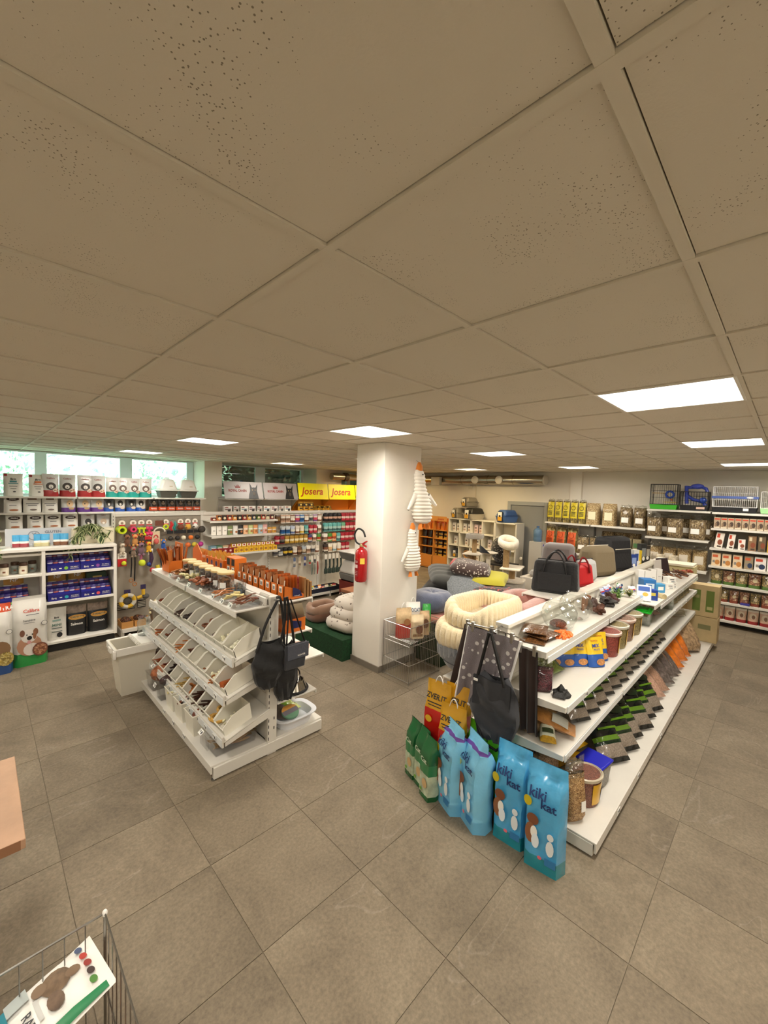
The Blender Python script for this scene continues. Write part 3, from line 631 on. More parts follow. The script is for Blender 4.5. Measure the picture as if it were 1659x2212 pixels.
def carton(label, cat, loc, rot, w, d, h, mat, faces=(), group=None, name='carton', key=None, bev=.002):
    """printed box standing on z=0, front at -y; faces: ('r',x,z,w,h,m) / ('t',text,x,z,size,m) on the front in fractions"""
    rot = rot if isinstance(rot, (tuple, list)) else (0, 0, rot)
    if key and key in BAGS: return dup(BAGS[key], loc, rot, label, group)
    o = ob(name, MB().box(-w / 2, -d / 2, 0, w / 2, d / 2, h), mat, None, loc, rot, 0, bev, label=label, cat=cat, group=group)
    pr = MB(); pm = []; e = .0006
    for f in faces:
        m = f[-1]
        if f[0] == 't':
            ob('lettering', lettering(f[1], f[4] * h, lambda x, z: (x + f[2] * w, -d / 2 - .0016, z + f[3] * h), .015, .9 * w), m, o, smooth=0); continue
        if m not in pm: pm.append(m)
        e += .0002; cx, cz, a, b = f[1] * w, f[2] * h, f[3] * w, f[4] * h
        if f[0] == 'r': pr.vf([(cx - a / 2, -d / 2 - e, cz - b / 2), (cx + a / 2, -d / 2 - e, cz - b / 2), (cx + a / 2, -d / 2 - e, cz + b / 2), (cx - a / 2, -d / 2 - e, cz + b / 2)], [(0, 1, 2, 3)], pm.index(m))
        else: pr.vf([(cx + a * math.cos(6.2832 * j / 14), -d / 2 - e, cz + b * math.sin(6.2832 * j / 14)) for j in range(14)], [tuple(range(14))], pm.index(m))
    if pm: ob('print', pr, pm, o, smooth=0)
    if key: BAGS[key] = o
    return o

# ------------------------------------------------------------------ goods on the island's top shelf
ORG = M('#d9711f', .5); ORG2 = M('#b85a18', .55); NAVY = M('#1d2358', .45)
ZT = 1.226
lidm = M('#d9bd84', .55, var=.12, vs=14); 
JARD = [('#2b1a12', 'black brown'), ('#3a2418', 'dark brown'), ('#6a6a68', 'greyish'), ('#5b5753', 'grey brown'), ('#33221c', 'very dark'), ('#6d4630', 'brown'), ('#a87650', 'light brown')]
JN = ['farthest', 'second farthest', 'third farthest', 'fourth of seven', 'third nearest', 'second nearest', 'nearest and largest']
for k in range(7):
    y = 4.37 - .145 * k; s = 1 + .05 * max(0, k - 4)
    t = thing('treat_jar', 'clear jar with pale wooden lid on the island, %s of the wooden-lidded jars' % JN[k], 'jar', (1.545, y, ZT), group='jars with wooden lids'); t.scale = (s, s, s)
    g_ = ob('glass', MB().lathe([(.060, 0), (.064, .006), (.064, .142)], 24), CLEAR('#f0f2f2', .04, .65, .10), t)
    ob('contents', MB().lathe([(.058, .004), (.060, .01), (.060, .10 - .008 * (k % 3)), (.03, .112)], 20), SPECK([JARD[k][0], '#1c120d', JARD[k][0]], 55, .6, .8), t)
    ob('wooden_lid', MB().lathe([(.066, .143), (.067, .147), (.067, .156), (.064, .159)], 26), lidm, t)
    ob('price_label', MB().surf(lambda u, v: (.0655 * math.cos(-2.35 + (u - .5) * .75), .0655 * math.sin(-2.35 + (u - .5) * .75), .035 + .045 * v), 5, 1), CARD, g_)
for k, (x, y) in enumerate(((1.585, 3.33), (1.56, 3.235))):
    t = thing('treat_jar', 'small lidless clear jar with dark treats, %s of the pair on the island' % ['left', 'right'][k], 'jar', (x, y, ZT), group='small clear jars')
    ob('glass', MB().lathe([(.04, 0), (.042, .005), (.042, .12)], 20, cap=False), CLEAR('#f0f2f2', .04, .65, .12), t)
    ob('contents', MB().lathe([(.038, .004), (.039, .08), (.01, .095)], 16), SPECK(['#1d2320', '#36302a', '#2b2a26'], 80, .6, .8), t)
    ob('paper_emblem', MB().surf(lambda u, v: (.0428 * math.cos(-2.35 + (u - .5) * 1.1), .0428 * math.sin(-2.35 + (u - .5) * 1.1), .02 + .055 * v), 6, 1), M('#5a6570', .5), t)
# clear trays with loose chews along the front edge
TR = [(4.30, .17, 'chip', '#b07c4c', 16, 'tan', .8), (4.07, .21, 'ball', '#ead9a2', 30, 'cream', .72), (3.80, .26, 'ball', '#a05a34', 34, 'reddish brown', .72), (3.53, .2, 'bit', '#3d2a1e', 6, 'dark', 1), (3.28, .19, 'stick', '#b0703f', 11, 'orange brown', .75), (3.10, .16, 'roll', '#e2cf8f', 9, 'pale yellow', .42), (2.95, .15, 'stick', '#7b4428', 14, 'brown', .7)]
for k, (y, dy, kind, col, n, nm, sc) in enumerate(TR):
    t = thing('clear_tray', 'clear plastic tray of %s chews, %s on the island top' % (nm, ORD[k]), 'tray', (1.45, y, ZT), group='clear trays of loose chews')
    ob('tray_wall', open_tub(.2, dy, .042, .0025, .94, .002), BOX, t); link('price_tag', tagcard, t, (-.112, 0, .03), (-.5, 0, -math.pi / 2))
    scatter(kind, col, n, (1.45, y, ZT + .02), .07, dy * .36, '%s chew in the %s clear tray on the island top' % (nm, ORD[k].replace(' from left', '')), 'loose chews of tray %s' % 'abcdefg'[k], 500 + k, 0, .016, None if kind in ('ball', 'chip', 'bit') else .2, .014, scale=sc)
t = thing('tray_lid', 'tilted clear acrylic lid standing on the nearest treat tray', 'lid', (1.56, 2.95, ZT))
ob('lid_panel', MB().box(-.002, -.07, 0, .002, .07, .10), BOX, t, rot=(0, .75, 0)); ob('lid_edge', MB().tube([(-.0, -.07, 0), (0, -.07, .1), (0, .07, .1), (0, .07, 0)], .003, 5), M('#e9e7e0', .2, alpha=.8), t, rot=(0, .75, 0))
scatter('strip', '#6f3a1f', 9, (1.55, 3.0, ZT + .03), .04, .06, 'brown strip chew heaped behind the nearest clear tray', 'strip chews behind the tray', 77, 0, 0, .3, .012, scale=.7)
# orange display boxes standing in rows on the far half of the top shelf
def display_box(label, x, y, n, kind):
    """open-fronted orange carton with pouches standing in it; front towards -X... long axis along X"""
    t = thing('display_carton', label, 'display box', (x, y, ZT), group='orange display cartons on the island')
    w = .10
    ob('carton_front', MB().box(-.10, -w / 2, 0, -.094, w / 2, .125), ORG, t, smooth=0)
    ob('carton_side', MB().prism([(-.10, 0), (.10, 0), (.10, .03), (-.02, .10), (-.10, .125)], 'y', -w / 2, -w / 2 + .004), ORG, t, smooth=0)
    ob('carton_side', MB().prism([(-.10, 0), (.10, 0), (.10, .03), (-.02, .10), (-.10, .125)], 'y', w / 2 - .004, w / 2), ORG, t, smooth=0)
    ob('carton_floor', MB().box(-.1, -w / 2, 0, .1, w / 2, .004), ORG2, t, smooth=0)
    bl_ = ob('barcode_label', MB().box(-.1012, -.022, .065, -.1, .022, .115), CARD, t, smooth=0); ob('barcode', MB().box(-.1018, -.015, .072, -.1012, .015, .10), M('#8d8a86', .6), bl_, smooth=0)
    pm = {'p': M('#8a5a34', .35, bump=.4, bs=30), 'o': M('#c96a2a', .35, bump=.4, bs=30), 'y': M('#d9a23a', .4, bump=.4, bs=30)}[kind]
    for i in range(n):
        mb, yy, wz = bag_mesh(.085, .185, .018, None, [(1, 0)], 'pillow', 4, 8)
        ob('pouch', mb, pm if i % 2 else M('#a9683a', .35, bump=.4, bs=30), t, (-.075 + .03 * i, 0, .006), (0, .12, math.pi / 2), weld=True)
    ob('pouch_label', MB().box(-.0922, -.03, .10, -.0912, .03, .155), M('#e9ddc8', .5), t, smooth=0, rot=(0, .1, 0))
    return t
DN = ['nearest', 'second', 'third', 'fourth', 'fifth', 'sixth', 'seventh', 'eighth']
NB = [('o', 5), ('o', 5), ('p', 5), ('o', 5), ('p', 4), ('p', 5), ('o', 4), ('p', 5)]
for k in range(8): display_box('orange open display carton of chew pouches, %s from the island end' % DN[k], 1.86, 2.94 + .107 * k, NB[k][1], NB[k][0])
t = thing('display_emblem', 'navy printed emblem flap on the end of the orange cartons', 'label', (1.86, 2.878, ZT)); ob('flap', MB().prism([(-.02, .03), (.075, .02), (.05, .075), (.0, .10), (-.02, .105)], 'y', 0, .002), NAVY, t, smooth=0); flat_text('Vitakraft', .011, t, WHITE, (.02, .0, .028), (0, 0, 0), .07)
for k in range(3): carton('tall clear-backed brown pouch box, %s behind the orange cartons' % DN[k], 'box', (1.965 + .03 * k, 2.93, ZT), math.pi / 2, .09, .018, .17 - .02 * k, M('#a4794c', .25, alpha=.85), name='pouch_box', group='clear pouch boxes')
for k in range(2):
    carton('tall orange and black treat box, %s of two behind the wooden-lidded jars' % DN[k], 'box', (1.83, 3.85 + .10 * k, ZT), -math.pi / 2, .09, .12, .22, ORG, (('r', 0, .8, .7, .3, INK), ('r', 0, .42, .6, .34, CARD), ('r', 0, .42, .4, .2, M('#77726b', .6))), 'orange black boxes', 'treat_box')
for k in range(4):
    t = carton('upright orange carton with navy badge and yellow pouches, %s behind the jars' % DN[k], 'display box', (1.83, 4.08 + .115 * k, ZT), -math.pi / 2, .10, .16, .17, ORG, (('e', 0, .7, .26, .16, NAVY), ('r', 0, .25, .5, .2, CARD)), 'orange cartons with badge', 'display_carton')
    for i in range(4): ob('pouch', bag_mesh(.09, .16, .02, None, [(1, 0)], 'pillow', 4, 8)[0], M('#d9a23a', .4, bump=.4, bs=30), t, (0, -.06 + .04 * i, .06), (0, .0, 0), weld=True)
t = thing('stick_display', 'orange carton bristling with long thin chew stick packets on the island', 'display box', (1.52, 4.68, ZT))
ob('carton_body', open_tub(.22, .22, .12, .004, 1, 0), ORG, t); 
for i in range(26):
    a, b = rnd.uniform(-.09, .09), rnd.uniform(-.09, .09)
    ob('stick_packet', MB().box(-.014, -.002, 0, .014, .002, .24), M(['#a95a2a', '#8e4a26', '#c87433'][i % 3], .35, bump=.3), t, (a, b, .02), (b * -2.6, a * 2.6 - .15, rnd.uniform(-.6, .6) + .785), 0)
ob('crown_card', MB().box(.02, -.11, .0, .026, .11, .30), ORG, t, smooth=0); flat_text('SANTE', .022, t, CARD, (.018, 0, .26), (0, 0, -math.pi / 2), .14)
ob('orange_header', MB().prism([(-.13, 0), (.13, 0), (.13, .2), (0, .27), (-.13, .17)], 'x', 0, .006), ORG, None, (1.75, 4.72, ZT), smooth=0, label='pointed orange header card at the far end of the island top', cat='card')
for k in range(5): bag('crumpled yellow treat pouch, %s of the heap at the far top end' % DN[k], 'pouch', (1.86, 4.56 + .075 * k, ZT), -math.pi / 2 + .2 * (k % 2), .10, .19, .03, [M('#d9922e', .4, bump=.5, bs=25), CARD], [(.5, 0), (.65, 1), (1, 0)], style='pillow', group='yellow treat pouches', name='treat_pouch')
# lower shelves of the far side
t = thing('display_carton', 'orange carton with navy badge on the shelf behind the hanging black bags', 'display box', (1.87, 2.96, .952)); ob('carton_body', MB().box(-.1, -.08, 0, .1, .08, .11), ORG, t, smooth=0); ob('badge', MB().prism([(-.03, .03), (.06, .03), (.06, .08), (-.03, .1)], 'y', -.082, -.08), NAVY, t, smooth=0); ob('clear_hood', MB().tbox(0, 0, .11, .19, .15, .15, .12, .12), CLEAR('#d9c7b0', .1, .5, .3), t)
ob('food_bowl', MB().lathe([(.07, 0), (.09, .03), (.10, .06), (.092, .06), (.07, .02), (.001, .014)], 24), [M('#d8b4a4', .4)], None, (2.0, 3.02, .702), label='shallow bowl with pink inside on the second shelf edge', cat='bowl')
ob('food_bowl', MB().lathe([(.06, 0), (.065, .07), (.058, .07), (.05, .02), (.001, .015)], 20), M('#d22a24', .35), None, (1.86, 2.98, .702), label='small bright red bowl behind the grey pouch bag', cat='bowl')
ob('storage_tub', open_tub(.18, .3, .16, .005, .92), M('#dcd6c4', .5), None, (1.92, 3.4, .702), label='cream plastic tub under the far-side shelf', cat='tub')
t = thing('steel_bowl', 'shiny steel dog bowl with black rubber rim on the third shelf', 'bowl', (1.93, 2.99, .402)); ob('bowl_body', MB().lathe([(.125, .012), (.10, .07), (.095, .085), (.085, .085), (.07, .03), (.001, .025)], 30), CHROME, t); ob('rubber_ring', MB().tube([(.125 * math.cos(6.2832 * i / 28), .125 * math.sin(6.2832 * i / 28), .012) for i in range(28)], .011, 8, closed=True), RUBBER, t); ob('wire_bail', MB().tube([(.09 * math.cos(math.pi * i / 12), .03, .09 + .085 * math.sin(math.pi * i / 12)) for i in range(13)], .006, 6), RUBBER, t)
# litter tray with toys on the base
t = thing('litter_tray', 'oval white litter tray on the base shelf at the island end', 'tray', (1.93, 3.0, .113)); 
ov = lambda a, b, z: [(a * math.copysign(abs(math.cos(6.2832 * i / 28)) ** .6, math.cos(6.2832 * i / 28)), b * math.copysign(abs(math.sin(6.2832 * i / 28)) ** .6, math.sin(6.2832 * i / 28)), z) for i in range(28)]
def loft(rings, close=True):
    mb = MB(); n = len(rings[0]); mb.v = [p for r_ in rings for p in r_]
    for j in range(len(rings) - 1): mb.f += [(j * n + i, j * n + (i + 1) % n, (j + 1) * n + (i + 1) % n, (j + 1) * n + i) for i in range(n)]
    if close: mb.f += [tuple(range(n))[::-1], tuple(range((len(rings) - 1) * n, len(rings) * n))]
    mb.m = [0] * len(mb.f); return mb
ob('tray_body', loft([ov(.15, .115, 0), ov(.175, .135, .07), ov(.205, .16, .085), ov(.205, .16, .092), ov(.165, .125, .085), ov(.145, .11, .02)]), M('#dcdfe6', .35), t)
t = thing('scratch_disc', 'round orange, grey and green striped disc lying in the litter tray', 'disc', (1.90, 2.98, .20), (.35, -.1, 0)); ob('disc', MB().lathe([(.07, 0), (.075, .006), (.075, .018), (.07, .024)], 26), M('#6d9a7d', .6), t)
for y0, c in ((.02, '#d49a4a'), (-.025, '#77727c')): ob('stripe', MB().prism([(math.copysign((.0735 ** 2 - yy * yy) ** .5, sg), yy) for sg, yy in [(-1, y0), (-1, y0 + .02), (-1, min(.068, y0 + .045)), (1, min(.068, y0 + .045)), (1, y0 + .02), (1, y0)]], 'z', .0242, .0252), M(c, .6), t, smooth=0)
bag('bright green leaf print pouch lying in the litter tray', 'pouch', (2.0, 3.04, .175), (-1.35, .2, .3), .15, .2, .03, [FOIL('#7fae2c'), FOIL('#d8e28a')], [(.3, 1), (.7, 0), (1, 1)], style='pillow', name='toy_pouch')
bag('grey brown cloth pouch lying under the striped disc', 'pouch', (1.83, 3.0, .16), (-1.3, .1, -.6), .14, .18, .04, [M('#6d615c', .7, var=.4)], style='pillow', name='toy_pouch')
ob('water_bowl', MB().lathe([(.075, 0), (.10, .05), (.105, .075), (.095, .075), (.08, .03), (.001, .02)], 24), M('#1f8ea0', .35), None, (1.82, 3.19, .115), label='teal blue bowl behind the oval litter tray', cat='bowl')
# black bags hanging on the island's end upright
BK = M('#08080a', .75, var=.3, vs=12, bump=.3, bs=30, sheen=.2); DGREY = M('#282a30', .7, var=.15, vs=10, bump=.25, bs=25, sheen=.2)
def soft(fn, nu=22, nv=16): return MB().surf(fn, nu, nv, cu=True)
def hang_bag(label, loc, rot, w, h, d, mat, straps, cat='bag', sag=.25, ruck=.012, name='shoulder_bag', seed=2):
    """soft bag body hanging below its straps; straps: list of point lists"""
    t = thing(name, label, cat, loc, rot); r = random.Random(seed); ph = [r.uniform(0, 6) for _ in range(6)]
    def f(u, v):
        a = 6.2832 * u; z = -h * (1 - v); q = math.sin(math.pi * min(1, max(.001, v * .86 + .07))) ** .45
        x = w / 2 * math.cos(a) * q * (1 + .05 * math.sin(5 * z / h * 3 + ph[0])); y = d / 2 * math.sin(a) * q ** 1.4 + ruck * math.sin(9 * a + 7 * v + ph[1]) * (1 - v) + ruck * math.sin(14 * v + 2 * a + ph[2])
        return (x, y, z + sag * h * (math.cos(a) ** 2) * (v - .2) * .35)
    ob('bag_body', soft(f), mat, t, weld=True)
    for s in straps: ob('strap', MB().tube(s, .013, 6, flat=.8, sm=4), mat if mat is not DGREY else BLACK, t)
    return t
hb = hang_bag('black cloth tote bag hanging by long straps at the island end', (1.60, 2.80, .95), 0, .30, .35, .14, BK, [[(-.12, 0, -.05), (-.05, -.01, .16), (.05, -.01, .335), (.06, .02, .34)], [(.12, 0, -.05), (.10, -.01, .16), (.07, -.01, .335), (.06, .02, .34)]], seed=3)
hb2 = hang_bag('long black bag hanging at the island end, reaching lowest', (1.73, 2.79, .90), 0, .22, .44, .11, BK, [[(-.07, 0, -.05), (-.03, -.02, .2), (-.02, .0, .39)], [(.08, 0, -.04), (.03, -.02, .2), (.0, .0, .39)]], seed=8)
t = thing('pouch_bag', 'small dark grey shoulder bag with pale lettering in front of the hanging black bags', 'bag', (1.77, 2.735, .92)); ob('bag_body', MB().tbox(0, 0, -.2, .18, .05, .2, .03, .2, dx=.02), DGREY, t, bev=.012); ob('flap', MB().box(-.075, -.03, -.12, .12, -.024, .0), M('#474a55', .65, bump=.3), t, bev=.004); flat_text('HUNTER', .014, t, CARD, (.05, -.0305, -.10), (0, 0, 0), .07); ob('strap', MB().tube([(-.07, 0, -.01), (-.06, 0, .2), (-.05, .02, .36)], .012, 6, flat=.2), BLACK, t); ob('strap', MB().tube([(.1, 0, -.01), (.02, 0, .2), (-.03, .02, .36)], .012, 6, flat=.2), BLACK, t)
ob('hanging_hook', MB().tube([(1.66, 2.862, 1.262), (1.66, 2.80, 1.268), (1.64, 2.76, 1.29), (1.62, 2.76, 1.29)], .006, 6), STEEL, None, label='steel hook on the island end holding the black bags', cat='hook')

# ================================================================== right island: aquarium and rodent goods
RGT = thing('display_gondola', 'long white island shelf unit of aquarium and rodent goods', 'shelf unit', (0, 0, 0))
XS = [2.60, 3.84, 5.07, 6.30, 7.50]
SPM = M('#ece7da', .4, var=.02)
for x in XS: ob('upright', MB().box(x - .02, 1.335, 0, x + .02, 1.415, 1.245), SPM, RGT, smooth=0, bev=.003)
ob('slot_strip', slots(.12, 1.2), INK, RGT, (2.58, 1.35, 0), (0, 0, -math.pi / 2), smooth=0, kind='stuff')
for k in range(4):
    a, b = XS[k] - (.03 if k == 0 else 0), XS[k + 1] + (.25 if k == 3 else 0)
    for z0, z1 in ((.11, .50), (.503, .86), (.863, 1.235)): ob('back_panel', MB().box(XS[k] + .02, 1.353, z0, XS[k + 1] - .02, 1.397, z1), SPM, RGT, smooth=0)
    ob('top_cap', MB().box(a, 1.325, 1.235, XS[k + 1], 1.425, 1.262), SPM, RGT, smooth=0, bev=.003)
    ob('base_shelf', MB().box(a, .71, .088, b, 1.335, .10).box(a, .70, .035, b, .712, .10), SHELF, RGT, smooth=0, bev=.002)
    ob('base_shelf', MB().box(a, 1.415, .088, b, 1.95, .10).box(a, 1.95, .035, b, 1.962, .10), SHELF, RGT, smooth=0, bev=.002)
    ob('kick_board', MB().box(XS[k], .76, 0, b, .775, .088), M('#4a443c', .6), RGT, smooth=0)
    shelf_board(RGT, a, .918, XS[k + 1], 1.335, .84, .035, 'y0'); shelf_board(RGT, a, .918, XS[k + 1], 1.335, .53, .035, 'y0')
    if k < 2: shelf_board(RGT, a, 1.056, XS[k + 1] - (.2 if k == 1 else 0), 1.335, 1.15, .045, 'y0')
    else: shelf_board(RGT, a - (.2 if k == 2 else 0), .92, XS[k + 1], 1.335, 1.075, .045, 'y0')
    shelf_board(RGT, a, 1.415, XS[k + 1], 1.86, .72, .035, 'y1')
    if k: shelf_board(RGT, a - .12 * (k == 1), 1.415, XS[k + 1], 1.80, 1.215, .035, 'y1')
    for z in ((1.105, .83, .515) if k < 2 else (1.03, .83, .515)): ob('price_rail', MB().box(a + .02, (1.049 if z > 1.1 else .911), z - .03, XS[k + 1] - .02, (1.055 if z > 1.1 else .917), z + .012), RAILC, RGT, smooth=0)
    for x in (XS[k] + .3, XS[k] + .8): link('price_tag', tagcard, RGT, (x, .909, .825)); link('price_tag', tagcard, RGT, (x + .1, .698, .07))
ob('foot', MB().box(2.568, .72, .012, 2.60, 1.96, .086), SHELF, RGT, smooth=0, bev=.003)
for z in (.84, .53):                                                             # shelf ends seen from the aisle head
    ob('bracket', MB().prism([(.92, z - .034), (1.335, z - .075), (1.335, z - .012), (.92, z - .012)], 'x', 2.572, 2.578), SHELF, RGT, smooth=0)
ob('bracket', MB().prism([(1.06, 1.11), (1.335, 1.07), (1.335, 1.138), (1.06, 1.138)], 'x', 2.572, 2.578), SHELF, RGT, smooth=0)

CLR = CLEAR('#e8e4d8', .08, .5, .10, bump=.7, bs=30)
def film_bag(label, loc, rot, w, h, d, fill, name='clear_bag', cat='bag', tagm=CARD, lab=None, style='sack', group=None, top=.2, key=None):
    """clear film bag: filled body, a crumpled clear collar above it and a paper label"""
    rot = rot if isinstance(rot, (tuple, list)) else (0, 0, rot)
    if key and key in BAGS: return dup(BAGS[key], loc, rot, label, group)
    t = thing(name, label, cat, loc, rot, group=group)
    mb, y, wz = bag_mesh(w, h, d, None, [(1, 0)], style, wr=.004, seed=len(label)); ob('filling', mb, fill, t, smooth=60, weld=True)
    if top: mb2, _, _ = bag_mesh(w * .9, top, d * .45, None, [(1, 0)], 'pouch', wr=.012, seed=len(label) + 5, rag=.02); ob('film_collar', mb2, FILM, t, (0, 0, h * .93), weld=True)
    if lab:
        lx, lz, lw, lh = lab; ob('paper_label', MB().surf(lambda u, v: ((lx + lw * (u - .5)) * w, y((lx + lw * (u - .5)) * w, (lz + lh * (v - .5)) * h) - .008, (lz + lh * (v - .5)) * h), 4, 3), tagm, t)
    if key: BAGS[key] = t
    return t
# ---- top shelf, near bay
HAYD = SPECK(['#6b4a2a', '#4a331d', '#8d6a42', '#2f2115'], 120, .45, .7, .3)
for k, (x, y, z, a) in enumerate([(2.74, 1.19, 1.158, .2), (2.80, 1.2, 1.185, -.1), (2.79, 1.2, 1.21, .35)]):
    bag('glossy flat pack of brown dried insects, %s of the pile by the fishbowl' % ['lowest', 'middle', 'topmost'][k], 'pack', (x - .1, y, z), (0, -math.pi / 2 + .03, a) if False else (-math.pi / 2, 0, a - math.pi / 2), .17, .22, .03, [M('#5c3d22', .2, var=.5, vs=60, bump=.6, bs=60, coat=.6)], style='pillow', name='insect_pack', group='flat packs of dried insects')
GLS = CLEAR('#f6f8f7', .0, .55, .03)
def fishbowl(label, x, y, s):
    t = thing('fish_bowl', label, 'bowl', (x, y, 1.151)); t.scale = (s,) * 3
    ob('glass', MB().lathe([(.06, .002), (.10, .03), (.128, .09), (.125, .14), (.10, .185), (.07, .205), (.075, .212), (.08, .215)], 30, cap=False), GLS, t); ob('glass_foot', MB().lathe([(.001, .002), (.062, .002), (.062, .006)], 24), GLS, t)
    return t
fishbowl('round glass fishbowl on the island with orange gravel before it', 3.12, 1.2, 1.0); fishbowl('second empty round glass fishbowl farther along the island top', 3.48, 1.21, 1.0)
r = random.Random(11)
peb = MB().ell((0, 0, 0), (.015, .012, .010), 6, 4).mesh('gravel', M('#f0762c', .4), 50)
for i in range(90):
    a, q = r.uniform(0, 6.28), r.uniform(0, 1) ** .5; link('orange_pebble', peb, None, (2.98 + .10 * q * math.cos(a), 1.12 + .06 * q * math.sin(a), 1.156 + .03 * (1 - q) * r.uniform(.3, 1)), (r.uniform(0, 3), r.uniform(0, 3), 0), label='bright orange decor pebble in the heap before the fishbowl', cat='pebble', group='orange decor pebbles')
ob('brown_gravel', MB().ell((0, 0, 0), (.075, .06, .03), 14, 8), SPECK(['#4a2a1e', '#6b3d2a', '#2e1a12'], 110, .5, .9), None, (3.13, 1.21, 1.185), label='dark brown gravel lying inside the first fishbowl', cat='gravel', kind='stuff')
def rock(label, loc, s, col, seed=1, name='decor_rock', cat='rock', stretch=(1, 1, 1)):
    r = random.Random(seed); c = [(r.gauss(0, 1), r.gauss(0, 1), r.gauss(0, 1), r.uniform(.15, .5)) for _ in range(9)]
    mb = MB().ell((0, 0, 0), (1, 1, 1), 16, 10)
    def dsp(p):
        v = Vector(p); q = 1.0
        for a, b, e, g in c: q += g * .5 * math.sin(3.1 * v.dot(Vector((a, b, e))) + a)
        q = max(.45, q); return (v.x * q * s * stretch[0], v.y * q * s * stretch[1], max(0, (v.z * q + .75) * s * .8 * stretch[2]))
    mb.v = [dsp(p) for p in mb.v]
    return ob(name, mb, M(col, .6, var=.45, vs=30, bump=.8, bs=60), None, loc, label=label, cat=cat)
rock('brown driftwood ornament at the front edge of the island top', (3.78, 1.13, 1.151), .045, '#5a3524', 3); rock('dark brown root ornament behind the fishbowls', (3.92, 1.2, 1.151), .055, '#3d2418', 4, stretch=(1.2, 1, 1)); rock('black lava stone ornament on the island top', (4.14, 1.16, 1.151), .055, '#2b2522', 5, stretch=(1.3, 1, 1)); rock('reddish brown root ornament beside the black stone', (4.32, 1.18, 1.151), .06, '#4a2620', 6)
for k in range(3): carton('small folded brown card box, %s beside the ornaments' % DN[k], 'box', (3.80 + .07 * k, 1.26, 1.151), .5 + .1 * k, .05, .02, .11, M('#8a5b3c', .6), name='card_box', group='small brown card boxes')
def plant_bunch(label, loc, n, h, cols, seed=2, name='plastic_plant', cat='plant', spread=.07):
    t = thing(name, label, cat, loc); r = random.Random(seed); mb = MB(); st = MB()
    for i in range(n):
        a = r.uniform(0, 6.28); q = r.uniform(.2, 1); b = Vector((0, 0, 0)); e = Vector((spread * q * math.cos(a), spread * q * math.sin(a), h * r.uniform(.5, 1)))
        st.tube([b, e * .5 + Vector((0, 0, h * .1)), e], .0018, 4)
        for k in range(5):
            c = b.lerp(e, .35 + .16 * k); dv = Vector((r.gauss(0, 1), r.gauss(0, 1), r.uniform(-.2, .8))).normalized(); L = .035 * r.uniform(.7, 1.2); g = dv.cross(Vector((0, 0, 1))).normalized() * L * .28
            mb.vf([c, c + dv * L * .5 + g, c + dv * L, c + dv * L * .5 - g], [(0, 1, 2, 3)], i % len(cols))
    ob('leaves', mb, [M(c, .45) for c in cols], t, smooth=0, kind='stuff'); ob('stems', st, M('#4d6b2a', .6), t, kind='stuff')
    return t
plant_bunch('bushy light green plastic aquarium plant lying on the island top', (4.48, 1.17, 1.151), 16, .09, ['#6f9a3a', '#8fb34d', '#567a2c'], 3); plant_bunch('dark green plastic aquarium plant with blue base', (4.66, 1.22, 1.151), 16, .10, ['#2f6a2a', '#3f8030', '#27528f'], 4); plant_bunch('olive yellow plastic aquarium plant at the shelf corner', (4.72, 1.12, 1.151), 14, .08, ['#9a9a4a', '#7d8440', '#c2b96a'], 5)
for k, (x, y, a, c) in enumerate([(4.45, 1.27, .3, '#c9cfe8'), (4.56, 1.28, -.2, '#b8c4ee'), (4.70, 1.28, .4, '#e3e6f2'), (4.83, 1.22, .2, '#d5dfe6'), (4.80, 1.11, -.4, '#eef1f4')]):
    bag('small blue and white blister pack, %s of the strip on the island top' % DN[k], 'pack', (x, y, 1.153), (-.5, 0, a - .5), .07, .10, .02, [FOIL(c), FOIL('#3a56b0'), FOIL('#b5333a')], [(.35, 0), (.55, 1), (.68, 2), (1, 0)], style='pillow', name='blister_pack', group='small blue and white blister packs')
# ---- top shelf, far bays
ZB = 1.076
carton('blue and white filter box with diamond print, nearest on the far top shelf', 'box', (5.42, 1.12, ZB), -.9, .13, .13, .17, M('#2f74b8', .4), (('r', 0, .5, .7, .5, M('#cfe0ef', .4)), ('r', 0, .52, .3, .3, M('#2f74b8', .4))), name='filter_box')
carton('royal blue carton lying across the front of the far top shelf', 'box', (5.12, 1.03, ZB), -1.15, .14, .08, .11, M('#2346a0', .4), (('r', -.2, .5, .35, .5, CARD), ('r', .2, .6, .3, .3, M('#e5d25a', .5))), name='filter_box')
carton('white carton with yellow fish picture leaning on the blue carton', 'box', (4.98, 1.05, ZB), (-.5, 0, -1.3), .13, .05, .17, M('#e6ebf0', .4), (('r', 0, .75, .8, .3, M('#3f63b5', .4)), ('e', .1, .4, .2, .13, M('#e2b34a', .5)), ('r', -.2, .2, .3, .2, M('#9db7da', .4))), name='filter_box')
carton('sky blue carton behind the white fish carton', 'box', (5.62, 1.05, ZB), -.7, .11, .09, .10, M('#4a98c9', .4), (('r', 0, .5, .6, .4, CARD),), name='filter_box')
for k, (x, y, h) in enumerate([(5.83, 1.22, .20), (6.02, 1.2, .20), (6.2, 1.17, .19), (5.7, 1.26, .22)]): carton('tall narrow white pump box, %s of the white row' % DN[k], 'box', (x, y, ZB), -.78, .07, .07, h, M('#e7e4df', .4), (('r', 0, .5, .5, .03, M('#9a9a98', .5)),), 'tall white pump boxes', 'pump_box')
for k, (x, y, z) in enumerate([(5.93, 1.01, 0), (6.05, 1.0, 0), (5.98, 1.005, .072)]): carton('small white carton with black drawings, %s of the little stack' % DN[k], 'box', (x, y, ZB + z), -.75, .10, .09, .07, M('#eceae4', .4), (('r', 0, .6, .5, .12, INK), ('r', .1, .25, .4, .14, M('#77838a', .5))), 'small white cartons', 'small_carton')
